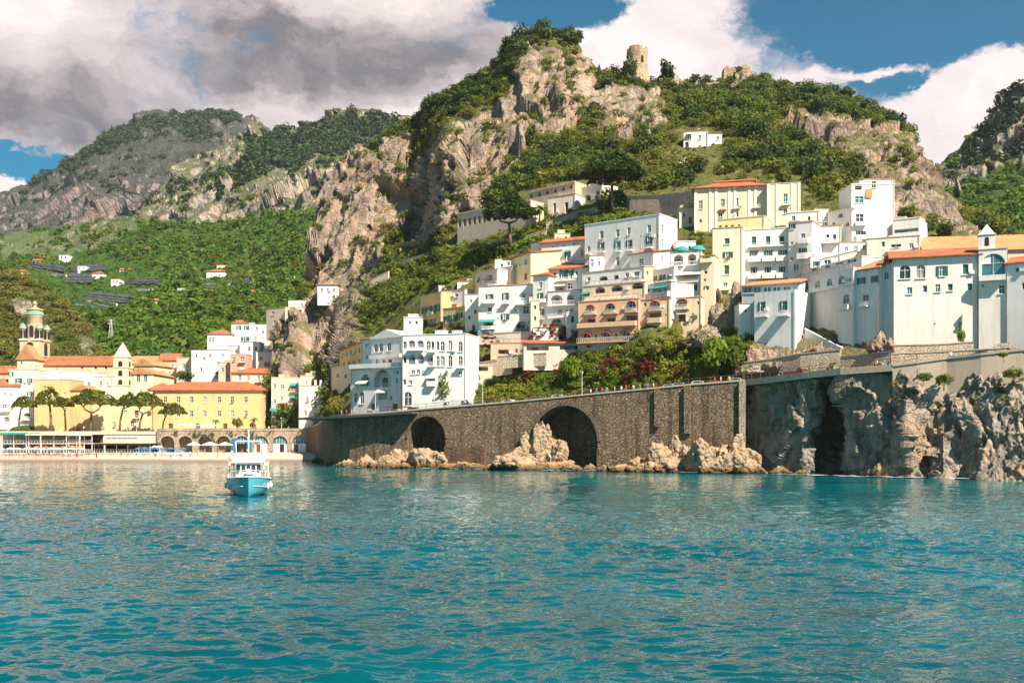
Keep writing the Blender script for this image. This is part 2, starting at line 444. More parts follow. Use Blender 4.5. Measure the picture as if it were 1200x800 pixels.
# ================================================================== the sea
def make_sea():
    rows = np.concatenate([np.linspace(880, 527, 900), np.array([523, 519, 515, 513, 511.6])])
    cols = np.concatenate([[-2600, -1200, -700], np.linspace(-380, 1580, 1020), [1900, 2400, 3800]])
    Y = F*EYE/(rows-YH); n, m = len(cols), len(rows)
    X = (cols[:, None]-CX)/F*Y[None]; YY = np.repeat(Y[None], n, 0)
    dY = np.abs(np.gradient(Y))[None]
    rs = np.random.RandomState(21)
    z = np.zeros_like(X)
    gust = .75+.45*fbm(np.stack([X/38, YY/26, X*0], -1), 3)
    wx = 1.6*fbm(np.stack([X/9, YY/9, X*0+4], -1), 2); wy = 1.6*fbm(np.stack([X/9, YY/9, X*0+9], -1), 2)
    for k in range(96):
        lam = math.exp(rs.uniform(math.log(.5), math.log(7))) if k < 70 else math.exp(rs.uniform(math.log(.28), math.log(.8)))
        a = -math.pi/2+rs.normal()*.42+.2
        kx, ky = math.cos(a)*2*math.pi/lam, math.sin(a)*2*math.pi/lam
        amp = lam/6.283*(.1*math.exp(-.5*(math.log(lam/1.1)/.75)**2) if k < 70 else .045)
        fade = np.clip((lam/np.maximum(dY, .02)-1.2)/2, .18, 1)
        ph = kx*(X+wx)+ky*(YY+wy)+rs.uniform(0, 6.28)
        s = np.sin(ph)
        z += amp*fade*(s+.35*(1-2*np.abs(np.sin(ph/2+.6))))*gust
    V = np.stack([X, YY, z-.02], -1)
    idx = np.arange(n*m).reshape(n, m)
    fc = np.stack([idx[:-1, :-1], idx[1:, :-1], idx[1:, 1:], idx[:-1, 1:]], -1).reshape(-1, 4)
    me = bpy.data.meshes.new('sea')
    me.vertices.add(n*m); me.vertices.foreach_set('co', V.reshape(-1).astype(np.float32))
    me.loops.add(fc.size); me.loops.foreach_set('vertex_index', fc.reshape(-1).astype(np.int32))
    me.polygons.add(len(fc)); me.polygons.foreach_set('loop_start', (np.arange(len(fc))*4).astype(np.int32))
    me.polygons.foreach_set('loop_total', np.full(len(fc), 4, np.int32)); me.polygons.foreach_set('use_smooth', np.ones(len(fc), bool))
    me.update(calc_edges=True)
    mt, t = newmat('sea_water'); p = t.pos()
    rid = lambda n_: t.math('SUBTRACT', 1, t.math('ABSOLUTE', t.math('MULTIPLY', t.math('SUBTRACT', n_, .5), 3.0)))
    h = t.math('ADD', t.math('ADD', rid(t.noise(t.scale(p, (.75, 1.2, 1)), .9, 2, .5, .6)), t.math('MULTIPLY', rid(t.noise(t.scale(p, (.8, 1.2, 1)), 2.3, 2, .5, .5)), .42)), t.math('MULTIPLY', t.noise(p, 6., 2, .6, .4), .06))
    sep = t.n('ShaderNodeSeparateXYZ', i_0=p)
    # depth of water: pale turquoise over the shallow shelf under the cliffs, deeper further out
    shelf = t.math('ADD', sep.outputs[1], t.math('ADD', t.math('MULTIPLY', sep.outputs[0], .42), t.math('MULTIPLY', t.math('SUBTRACT', t.noise(p, .03, 3), .5), 70)))
    c = t.mix(t.ramp(shelf, 60, 190), (.0, .050, .063), (.0, .155, .168))
    c = t.mix(t.ramp(t.noise(p, .06, 3), .42, .62), c, (.0, .070, .088))
    t.out(c, .03, t.bump(h, .13, .24), .5, IOR=1.5)
    me.materials.append(mt)
    tag(link('sea', me), 'rippled teal sea in front of the town', None, kind='structure')
make_sea()

# ================================================================== landforms
ROCK = mat_terrain('crag_rock', (.47, .350, .265), (.34, .262, .215), (.17, .13, .108), (.085, .095, .026), (.135, .135, .042), (.23, .18, .095))
ROCK_FAR = mat_terrain('far_crag', (.48, .39, .31), (.35, .29, .25), (.21, .18, .16), (.07, .095, .03), (.07, .095, .035), (.13, .11, .065), sc=.33, veg=.10)
ROCK_SEA = mat_terrain('sea_cliff', (.48, .39, .30), (.32, .275, .23), (.13, .115, .10), (.06, .09, .02), (.10, .12, .03), (.15, .12, .07), sc=2.0, veg=-.25, bump=1.0)

MAIN = Sheet('hillside', [
    (318, [(500, 350), (470, 356), (450, 362), (430, 368), (415, 372), (402, 378)]),
    (345, [(500, 345), (455, 355), (430, 362), (410, 368), (390, 374), (350, 385)]),
    (362, [(498, 335), (450, 350), (420, 360), (390, 370), (360, 380), (318, 392)]),
    (375, [(495, 325), (445, 345), (410, 360), (350, 378), (300, 392), (240, 405)]),
    (400, [(490, 268), (440, 318), (400, 350), (330, 375), (260, 395), (190, 412)]),
    (430, [(487, 250), (430, 292), (385, 330), (330, 360), (240, 390), (172, 410)]),
    (460, [(484, 242), (425, 276), (370, 315), (310, 360), (230, 392), (153, 408)]),
    (484, [(482, 238), (420, 265), (360, 300), (300, 356), (220, 392), (145, 412)]),
    (502, [(480, 236), (415, 258), (355, 290), (290, 345), (210, 372), (122, 402)]),
    (522, [(478, 239), (410, 252), (345, 283), (280, 322), (190, 342), (112, 390)]),
    (545, [(476, 236), (408, 249), (343, 277), (276, 316), (186, 336), (100, 385)]),
    (575, [(473, 232), (404, 250), (338, 273), (268, 309), (178, 338), (86, 385)]),
    (588, [(472, 230), (402, 249), (335, 271), (265, 306), (174, 340), (66, 384)]),
    (605, [(470, 228), (400, 248), (330, 267), (262, 303), (170, 342), (46, 385)]),
    (625, [(468, 226), (399, 245), (328, 264), (258, 300), (168, 343), (37, 386)]),
    (650, [(465, 224), (397, 242), (324, 260), (254, 297), (165, 345), (36, 390)]),
    (674, [(463, 222), (396, 234), (321, 254), (250, 293), (165, 346), (44, 392)]),
    (688, [(462, 221), (412, 228), (345, 245), (248, 292), (165, 347), (66, 394)]),
    (704, [(460, 219), (412, 226), (350, 240), (245, 290), (165, 346), (83, 400)]),
    (760, [(455, 214), (394, 219), (345, 233), (240, 285), (165, 340), (94, 410)]),
    (820, [(450, 209), (390, 216), (345, 229), (235, 280), (165, 335), (97, 415)]),
    (850, [(448, 207), (395, 210), (346, 227), (235, 278), (165, 332), (92, 415)]),
    (872, [(446, 204), (404, 206), (346, 226), (235, 276), (165, 330), (80, 415)]),
    (888, [(444, 202), (410, 204), (340, 226), (235, 274), (165, 329), (90, 412)]),
    (920, [(440, 199), (410, 202), (335, 226), (235, 270), (165, 325), (100, 405)]),
    (985, [(432, 192), (385, 203), (318, 228), (235, 264), (170, 315), (110, 390)]),
    (1015, [(430, 190), (388, 199), (319, 224), (238, 263), (178, 308), (122, 376)]),
    (1042, [(427, 188), (390, 196), (320, 220), (240, 262), (185, 302), (138, 358)]),
    (1064, [(425, 187), (392, 195), (320, 217), (244, 260), (196, 297), (153, 342)]),
    (1080, [(423, 186), (392, 194), (320, 216), (250, 257), (210, 293), (180, 326)]),
    (1094, [(421, 185), (392, 193), (320, 215), (256, 256), (225, 285), (206, 312)]),
    (1126, [(418, 184), (393, 193), (320, 214), (275, 253), (260, 273), (246, 290)]),
    (1200, [(411, 181), (392, 192), (320, 212), (290, 250), (285, 262), (278, 275)]),
    (1300, [(402, 178), (385, 190), (320, 210), (295, 248), (290, 258), (284, 270)]),
    (1440, [(390, 172), (375, 186), (325, 206), (305, 244), (300, 254), (296, 266)])],
    640, 420, ROCK, amp=(6.5, 2.4, .9), wl=(40, 13, 4.5), calm=[[(846, 330), (1070, 330), (1070, 440), (846, 475)]], rocks=[
        ([(340, 470), (360, 440), (360, 250), (385, 205), (420, 175), (460, 165), (490, 160), (486, 240), (455, 300), (430, 330), (420, 400), (395, 415), (340, 420)], 1.0),
        ([(310, 380), (345, 380), (365, 330), (420, 335), (425, 400), (395, 425), (310, 445)], 1.0),
        ([(470, 300), (480, 250), (490, 190), (520, 150), (580, 120), (605, 105), (612, 70), (640, 55), (688, 62), (692, 110), (665, 150), (620, 160), (600, 205), (575, 232), (540, 250), (520, 275)], 1.0),
        ([(596, 60), (640, 50), (690, 60), (694, 120), (662, 160), (612, 165), (598, 120)], 1.0),
        ([(690, 105), (720, 110), (772, 108), (785, 140), (740, 170), (705, 160)], 1.0),
        ([(925, 125), (990, 135), (1000, 160), (975, 185), (915, 150)], .85),
        ([(985, 175), (1010, 140), (1048, 150), (1070, 165), (1090, 200), (1120, 240), (1085, 262), (1040, 250), (1010, 205)], 1.0),
        ([(865, 75), (888, 82), (885, 100), (855, 104)], .8),
        ([(1090, 262), (1100, 240), (1140, 258), (1150, 280)], .9),
        ([(800, 360), (850, 340), (872, 370), (866, 400), (790, 408)], .9),
        ([(860, 405), (930, 405), (935, 440), (860, 470)], 1.0),
        ([(930, 385), (1050, 375), (1050, 420), (930, 428)], 1.0),
        ([(1095, 392), (1148, 385), (1148, 402), (1090, 402)], .8)])

VALLEY = Sheet('valley_slopes', [
    (-140, [(505, 348), (462, 380), (432, 430), (360, 600), (300, 800), (268, 960)]),
    (0, [(505, 348), (462, 380), (432, 430), (352, 620), (305, 820), (276, 960)]),
    (80, [(505, 348), (462, 380), (432, 430), (355, 600), (310, 790), (266, 960)]),
    (150, [(505, 348), (462, 378), (432, 425), (360, 560), (312, 740), (254, 900)]),
    (220, [(505, 348), (462, 376), (432, 420), (360, 540), (312, 700), (266, 860)]),
    (300, [(505, 348), (462, 374), (432, 412), (365, 520), (302, 680), (256, 800)]),
    (350, [(505, 348), (462, 372), (432, 408), (370, 500), (290, 650), (246, 760)]),
    (410, [(505, 348), (462, 370), (432, 405), (370, 480), (290, 620), (236, 740)])],
    420, 260, mat_terrain('valley_soil', (.42, .36, .30), (.30, .27, .24), (.2, .17, .15), (.035, .085, .012), (.065, .12, .02), (.11, .12, .035), sc=.6),
    base=0., amp=(5, 2, .8), gamp=2.2, rocks=[([(0, 262), (40, 275), (100, 268), (160, 250), (160, 275), (90, 300), (0, 300)], .75)])

NEARHILL = Sheet('wooded_spur', [
    (-140, [(445, 412), (410, 430), (360, 470), (290, 520)]),
    (-40, [(445, 412), (410, 430), (360, 470), (298, 515)]),
    (20, [(445, 412), (412, 430), (368, 465), (318, 500)]),
    (60, [(445, 412), (414, 428), (380, 455), (342, 488)]),
    (90, [(445, 412), (420, 426), (396, 445), (370, 470)]),
    (112, [(445, 412), (428, 422), (412, 436), (398, 450)]),
    (140, [(445, 412), (440, 416), (436, 420), (432, 426)])],
    220, 140, mat_terrain('spur_soil', (.42, .36, .30), (.30, .27, .24), (.2, .17, .15), (.07, .08, .022), (.11, .11, .03), (.17, .13, .055)),
    amp=(4, 2, .8), gamp=1.6, rocks=[([(10, 350), (35, 352), (34, 372), (12, 368)], 1), ([(80, 410), (100, 385), (112, 400), (108, 420)], .8)])

RIDGE = Sheet('craggy_ridge', [
    (120, [(305, 880), (296, 960), (284, 1040), (272, 1080)]),
    (165, [(300, 870), (290, 930), (276, 1000), (256, 1080)]),
    (200, [(300, 860), (275, 930), (245, 1020), (214, 1120)]),
    (250, [(296, 840), (262, 920), (222, 1030), (181, 1150)]),
    (300, [(290, 820), (250, 910), (200, 1040), (154, 1180)]),
    (345, [(285, 800), (240, 900), (195, 1040), (147, 1200)]),
    (362, [(284, 790), (235, 895), (190, 1040), (138, 1205)]),
    (388, [(282, 780), (232, 890), (185, 1040), (130, 1210)]),
    (430, [(280, 770), (230, 885), (180, 1040), (128, 1210)]),
    (466, [(280, 770), (230, 880), (182, 1040), (139, 1200)]),
    (500, [(280, 770), (230, 880), (190, 1030), (157, 1180)]),
    (560, [(280, 770), (235, 880), (205, 1020), (185, 1150)])],
    420, 220, ROCK_FAR, base=.82, amp=(19, 7, 3), wl=(110, 38, 13), gamp=2.5, soft=14, backstep=(60, 160, 400), rocks=[
        ([(290, 160), (330, 150), (345, 155), (360, 145), (430, 128), (470, 140), (500, 165), (430, 175), (400, 185), (345, 195), (310, 215), (290, 190)], .02),
        ([(340, 148), (362, 138), (392, 128), (405, 130), (372, 142)], .95),
        ([(240, 205), (290, 195), (300, 215), (260, 235)], .3)])

FARMT = Sheet('far_mountain', [
    (-220, [(310, 1480), (280, 1620), (255, 1760), (262, 1900), (258, 2000)]),
    (0, [(310, 1480), (275, 1600), (262, 1740), (240, 1860), (221, 2000)]),
    (40, [(310, 1470), (272, 1590), (252, 1720), (230, 1860), (208, 2010)]),
    (100, [(310, 1460), (268, 1580), (238, 1680), (205, 1860), (175, 2030)]),
    (130, [(310, 1450), (265, 1570), (230, 1660), (192, 1860), (152, 2050)]),
    (185, [(310, 1440), (260, 1550), (218, 1640), (178, 1850), (135, 2060)]),
    (240, [(310, 1430), (255, 1540), (212, 1640), (172, 1850), (132, 2060)]),
    (272, [(310, 1430), (252, 1540), (212, 1650), (172, 1850), (130, 2050)]),
    (286, [(310, 1430), (252, 1545), (212, 1660), (175, 1850), (139, 2030)]),
    (312, [(310, 1430), (254, 1560), (218, 1680), (182, 1850), (151, 2010)]),
    (330, [(310, 1430), (258, 1570), (226, 1700), (196, 1850), (168, 1990)]),
    (380, [(310, 1430), (265, 1580), (240, 1720), (220, 1850), (200, 1960)])],
    420, 200, mat_terrain('far_rock', (.34, .255, .235), (.23, .20, .21), (.15, .135, .145), (.022, .036, .028), (.034, .050, .032), (.07, .07, .045), sc=.22, veg=.12),
    base=.55, amp=(34, 13, 5), wl=(230, 75, 26), gamp=5, soft=14, backstep=(80, 250, 600), rocks=[
        ([(40, 245), (110, 225), (150, 205), (195, 205), (190, 250), (140, 250), (50, 255)], 1.0),
        ([(250, 140), (290, 138), (320, 155), (290, 172), (262, 168)], .9),
        ([(185, 134), (275, 128), (285, 140), (235, 150), (150, 160), (100, 185), (60, 215), (30, 222), (130, 150)], .02)])

RIGHTMT = Sheet('right_headland', [
    (1070, [(330, 430), (300, 480), (285, 520), (272, 560), (262, 600)]),
    (1092, [(330, 430), (290, 490), (255, 540), (225, 600), (205, 645)]),
    (1110, [(330, 430), (285, 490), (250, 540), (222, 600), (185, 640)]),
    (1130, [(330, 430), (280, 490), (240, 545), (212, 605), (166, 640)]),
    (1150, [(330, 430), (278, 490), (235, 545), (200, 605), (147, 640)]),
    (1166, [(330, 430), (275, 490), (230, 545), (192, 605), (134, 638)]),
    (1190, [(330, 430), (270, 490), (225, 545), (190, 600), (119, 632)]),
    (1225, [(330, 430), (270, 490), (225, 545), (190, 595), (112, 625)]),
    (1340, [(330, 430), (270, 490), (225, 545), (190, 590), (90, 610)])],
    200, 200, mat_terrain('headland_rock', (.42, .34, .28), (.27, .24, .22), (.15, .13, .13), (.035, .075, .018), (.06, .10, .025), (.1, .1, .04), sc=.6),
    amp=(9, 4, 1.8), wl=(60, 20, 7), gamp=2., rocks=[([(1085, 240), (1095, 205), (1190, 120), (1300, 95), (1300, 200), (1180, 195), (1140, 215), (1100, 235)], 1.0)])

CLIFF = Sheet('sea_cliff', [
    (866, [(None, 199), (520, 199.5), (480, 200), (449, 200.5)]),
    (880, [(None, 197), (520, 197.5), (480, 198), (446.5, 198.5)]),
    (900, [(None, 193), (520, 193.5), (480, 194), (443, 194.5)]),
    (940, [(None, 186), (520, 187), (480, 188), (438, 189)]),
    (952, [(None, 185.5), (522, 187), (478, 188), (436.5, 187)]),
    (957, [(None, 185.2), (522, 187), (478, 188), (436, 186.6)]),
    (963, [(None, 191), (522, 199), (468, 199), (435, 185.5)]),
    (984, [(None, 191), (522, 199), (462, 198), (434, 184)]),
    (991, [(None, 182.5), (522, 183.5), (470, 184.5), (433, 182.4)]),
    (1020, [(None, 176), (520, 177.5), (470, 179), (431, 181)]),
    (1046, [(None, 174.5), (520, 174), (470, 176), (429, 179)]),
    (1062, [(None, 171), (520, 170.5), (470, 171.5), (436, 176)]),
    (1085, [(None, 171), (520, 173), (478, 174.5), (450, 176.5)]),
    (1105, [(None, 166), (525, 169), (482, 172), (452, 174.5)]),
    (1125, [(None, 167), (525, 170), (478, 171.5), (450, 173.5)]),
    (1150, [(None, 162), (525, 165), (478, 168), (446, 171.5)]),
    (1200, [(None, 158.5), (525, 161.5), (475, 165), (438, 169)]),
    (1300, [(None, 150), (525, 153), (475, 157), (430, 162)]),
    (1440, [(None, 143), (525, 146), (475, 150), (420, 154)])],
    420, 200, ROCK_SEA, base=1., amp=(1.9, .8, .42), wl=(9, 4.0, 1.7), gamp=.3, back=False, zf=.8)

hz, t = newmat('thin_sea_air'); t.t.nodes.clear()
pv = t.n('ShaderNodeVolumePrincipled'); pv.inputs['Color'].default_value = (.80, .88, .95, 1); pv.inputs['Density'].default_value = .000045; pv.inputs['Anisotropy'].default_value = .2
ov = t.n('ShaderNodeOutputMaterial'); t.t.links.new(pv.outputs[0], ov.inputs['Volume'])
HAZE = hz
def make_haze():
    m = MB(); m.bx(-2600, 2600, -60, 2900, -60, 760); tag(m.build('haze', HAZE), 'thin bluish haze over the bay', None, kind='stuff')

# ================================================================== buildings
TILE = mat_tile('roof_tile', (.37, .098, .040), (.45, .17, .080), (.25, .085, .048)); TILE2 = mat_tile('pale_tile', (.45, .21, .085), (.52, .29, .14), (.31, .15, .075))
GLASS = plain('window_glass', (.025, .04, .045), .12, spec=.6, var=.3)
GLASSB = plain('blue_glass', (.05, .17, .20), .15, spec=.6, var=.3)
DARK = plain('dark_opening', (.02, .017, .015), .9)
GREEN = plain('green_shutter', (.012, .115, .07), .6, var=.25); TEAL = plain('teal_shutter', (.02, .17, .18), .6, var=.25)
BROWN = plain('brown_wood', (.12, .055, .025), .7, var=.25)
WHITEP = plain('white_paint', (.78, .75, .70), .55, var=.05); IRON = plain('dark_iron', (.05, .045, .04), .5, .4)
REDAW = plain('red_awning', (.50, .085, .05), .8); TEALAW = plain('teal_awning', (.02, .26, .24), .8); CREAMAW = plain('cream_awning', (.72, .62, .47), .8)
CONC = plain('roof_concrete', (.50, .44, .37), .95, var=.2)
WH = (.75, .72, .685); CR = (.74, .60, .42); YE = (.68, .45, .21); PE = (.70, .44, .28); BE = (.60, .50, .39); WW = (.80, .75, .67); PK = (.72, .36, .24); GY = (.55, .50, .45)

def R(k, xs, y, w, h, sl=0.):
    return [(k, x, y+sl*(x-xs[0]), w, h) for x in xs]

class Panel:
    """one wall of a building, with real openings cut through it"""
    def __init__(s, O, t, n, w, zb, sink, h, to3):
        s.O, s.t, s.n, s.w, s.zb, s.sink, s.h, s.to3 = O, t, n, w, zb, sink, h, to3
        s.holes = []
    def uv(s, px, py):
        k = (px-CX)/F
        u = (k*s.O.y-s.O.x)/(s.t.x-k*s.t.y)
        Y = s.O.y+u*s.t.y
        return u, zof(py, Y)-s.zb
    def add(s, op, top=None):
        k, px, py, w, h = op[:5]
        u0, _ = s.uv(px-w/2, py); u1, _ = s.uv(px+w/2, py); uc, v0 = s.uv(px, py+h/2); _, v1 = s.uv(px, py-h/2)
        u0, u1 = min(u0, u1), max(u0, u1)
        lim = (top(uc) if top else s.h)-.12
        u0 = max(u0, .12); u1 = min(u1, s.w-.12); v0 = max(v0, -s.sink+.1); v1 = min(v1, lim)
        if u1-u0 < .2 or v1-v0 < .25: return
        for q in s.holes:
            if u0 < q[3]+.08 and u1 > q[2]-.08 and v0 < q[5]+.08 and v1 > q[4]-.08: return
        if k in 'aAhR':
            r = (u1-u0)/2; ry = min(r, (v1-v0)*.55); n = 12
            if k == 'R':
                pts = [((u0+u1)/2+r*math.cos(2*math.pi*i/16), (v0+v1)/2+(v1-v0)/2*math.sin(2*math.pi*i/16)) for i in range(16)]
            else:
                pts = [(u0, v0), (u1, v0)]+[((u0+u1)/2+r*math.cos(math.pi*i/n), v1-ry+ry*math.sin(math.pi*i/n)) for i in range(n+1)]
        else: pts = [(u0, v0), (u1, v0), (u1, v1), (u0, v1)]
        s.holes.append((k, pts, u0, u1, v0, v1, op[5] if len(op) > 5 else None))
    def mesh(s, mb, outer, depth_of):
        polys = [[Vector((u, v, 0)) for u, v in outer]]+[[Vector((u, v, 0)) for u, v in q[1]] for q in s.holes]
        flat = [p for pl in polys for p in pl]
        tri = tessellate_polygon(polys)
        mb.add([s.to3(p.x, p.y, 0) for p in flat], tri)
        for q in s.holes:
            d = depth_of(q); n = len(q[1])
            for i in range(n):
                a, b = q[1][i], q[1][(i+1) % n]
                mb.quad(s.to3(*a, 0), s.to3(*b, 0), s.to3(*b, d), s.to3(*a, d))
            if q[0] in 'AL': mb.add([s.to3(u, v, d) for u, v in q[1]], [tuple(range(n))])

DEEP = {'A': 1.7, 'L': 1.5, 'o': .6, 'd': .35}
def pbox(mb, P_, u0, u1, v0, v1, d0, d1):
    c = [P_.to3(u, v, d) for d in (d0, d1) for v in (v0, v1) for u in (u0, u1)]
    mb.add(c, [(0, 1, 3, 2), (4, 6, 7, 5), (0, 4, 5, 1), (2, 3, 7, 6), (0, 2, 6, 4), (1, 5, 7, 3)])
def fill(p, q, root, trim, det):
    k, pts, u0, u1, v0, v1, opt = q
    w, h = u1-u0, v1-v0; n = len(pts); cu, cv = (u0+u1)/2, (v0+v1)/2
    if k in 'AL':
        mb = MB(); dw = min(1.5, w*.34); dh = min(2.3, h*.72)
        pbox(mb, p, cu-dw*.9, cu+dw*.15, v0+.02, v0+dh, DEEP[k]-.08, DEEP[k]+.02)
        mb.build('door', GLASSB if opt == 'b' else GLASS, root)
        if det and h > 1.5: railing(p, u0+.02, u1-.02, v0, .95, .12, root)
        return
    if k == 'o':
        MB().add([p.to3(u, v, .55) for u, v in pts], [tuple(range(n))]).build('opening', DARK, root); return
    if k == 'd':
        mb = MB().add([p.to3(u, v, .3) for u, v in pts], [tuple(range(n))]); mb.build('door', BROWN if opt != 'b' else TEAL, root); return
    dpt = .22
    fx = 1-min(.22, .13/w); fy = 1-min(.22, .13/h)
    inn = [(cu+(u-cu)*fx, cv+(v-cv)*fy) for u, v in pts]
    mb = MB()
    for i in range(n):
        j = (i+1) % n
        mb.quad(p.to3(*pts[i], dpt-.1), p.to3(*pts[j], dpt-.1), p.to3(*inn[j], dpt-.1), p.to3(*inn[i], dpt-.1))
        mb.quad(p.to3(*inn[i], dpt-.1), p.to3(*inn[j], dpt-.1), p.to3(*inn[j], dpt), p.to3(*inn[i], dpt))
    if det and k != 'G':
        pbox(mb, p, cu-.045, cu+.045, v0+.05, v1-.05, dpt-.09, dpt-.01)
        if h > 1.4: pbox(mb, p, u0+.05, u1-.05, v0+h*.62-.04, v0+h*.62+.04, dpt-.085, dpt-.012)
    f = mb.build('window', trim, root)
    g = MB().add([p.to3(u, v, dpt) for u, v in pts], [tuple(range(n))])
    g.build('pane', {'b': GLASSB, 'G': GREEN, 'T': TEAL}.get(k, WRNG.choice(PANES)) if opt is None else opt, f)
    if det:
        sb = MB(); pbox(sb, p, u0-.14, u1+.14, v0-.14, v0+.0, -.16, .02); sb.build('sill', trim, f)
    if k in 'gt':
        for a, b in ((u0-w*.48, u0-.02), (u1+.02, u1+w*.48)):
            sh = MB(); pbox(sh, p, a, b, v0+.03, v1-.03, -.09, -.02)
            if det:
                for z in range(5): pbox(sh, p, a+.06, b-.06, v0+h*(.1+.17*z), v0+h*(.18+.17*z), -.115, -.085)
            sh.build('shutter', GREEN if k == 'g' else TEAL, f)
    if k == 'h':                                                         # striped hood over the arched balcony window
        r = w/2; hb = MB(); m = 10
        for i in range(m):
            a0, a1 = math.pi*i/m, math.pi*(i+1)/m
            for d0, d1, s0, s1 in ((.02, -.9, 1.22, 1.34),):
                z0 = v1-r
                hb.quad(p.to3(cu+r*s0*math.cos(a0), z0+r*s0*math.sin(a0), d0), p.to3(cu+r*s0*math.cos(a1), z0+r*s0*math.sin(a1), d0),
                        p.to3(cu+r*s1*math.cos(a1), z0-.15+r*.95*math.sin(a1), d1), p.to3(cu+r*s1*math.cos(a0), z0-.15+r*.95*math.sin(a0), d1))
        hb.build('awning', REDAW, root)
def railing(p, u0, u1, v, h, d, root, mat=None):
    mb = MB(); pbox(mb, p, u0, u1, v+h-.06, v+h, d, d+.06)
    n = max(2, min(30, int((u1-u0)/.28)))
    for i in range(n+1):
        u = u0+(u1-u0-.04)*i/n; pbox(mb, p, u, u+.04, v, v+h-.06, d+.01, d+.05)
    return mb.build('railing', mat or WHITEP, root)
def balcony(p, b, root, wallm):
    k, px, py, w, h = b[:5]
    u0, _ = p.uv(px-w/2, py); u1, _ = p.uv(px+w/2, py); _, v0 = p.uv(px, py+h/2); _, v1 = p.uv(px, py-h/2)
    u0 = max(u0, -.6); u1 = min(u1, p.w+.6)
    dep = b[5] if len(b) > 5 else 1.0
    mb = MB(); pbox(mb, p, u0, u1, v0-.2, v0, -dep, .01)
    if k == 's':
        pbox(mb, p, u0, u1, v0, v1, -dep, -dep+.12); pbox(mb, p, u0, u0+.1, v0, v1, -dep+.121, 0); pbox(mb, p, u1-.1, u1, v0, v1, -dep+.121, 0)
    o = mb.build('balcony', wallm, root)
    if k == 'r':
        railing(p, u0+.02, u1-.02, v0, max(.7, v1-v0), -dep+.03, o, IRON if len(b) > 6 else None)
    if k == 'w':                                                         # canvas awning
        bpy.data.objects.remove(o)
        m = b[6]; a = MB()
        a.add([p.to3(u0, v1, -.03), p.to3(u1, v1, -.03), p.to3(u1, v0, -dep), p.to3(u0, v0, -dep), p.to3(u1, v0-.25, -dep), p.to3(u0, v0-.25, -dep)], [(0, 1, 2, 3), (3, 2, 4, 5)])
        a.build('awning', m, root)

def hip_roof(mb, w, d, z, rise, over=.45, ridge='x', gable=0., th=.18):
    """tiled roof over a w x d plan whose front edge is y=0; gable=1 gives plain gable ends"""
    x0, x1, y0, y1 = -w/2-over, w/2+over, -over, d+over
    if ridge == 'x':
        ins = min((y1-y0)/2, (x1-x0)/2-.05)*(1-gable)
        a, b = (x0+ins, (y0+y1)/2), (x1-ins, (y0+y1)/2)
    else:
        ins = min((x1-x0)/2, (y1-y0)/2-.05)*(1-gable)
        a, b = (0, y0+ins), (0, y1-ins)
    for dz in (0,):
        e = [(x0, y0, z), (x1, y0, z), (x1, y1, z), (x0, y1, z)]; lo = [(x, y, z-th) for x, y, _ in e]
        ra, rb = (*a, z+rise), (*b, z+rise)
        if ridge == 'x': fs = [(0, 1, 5, 4), (1, 2, 5), (2, 3, 4, 5), (3, 0, 4)]
        else: fs = [(0, 1, 4), (1, 2, 5, 4), (2, 3, 5), (3, 0, 4, 5)]
        mb.add(e+[ra, rb]+lo, fs+[(0, 6, 7, 1), (1, 7, 8, 2), (2, 8, 9, 3), (3, 9, 6, 0), (6, 9, 8, 7)])

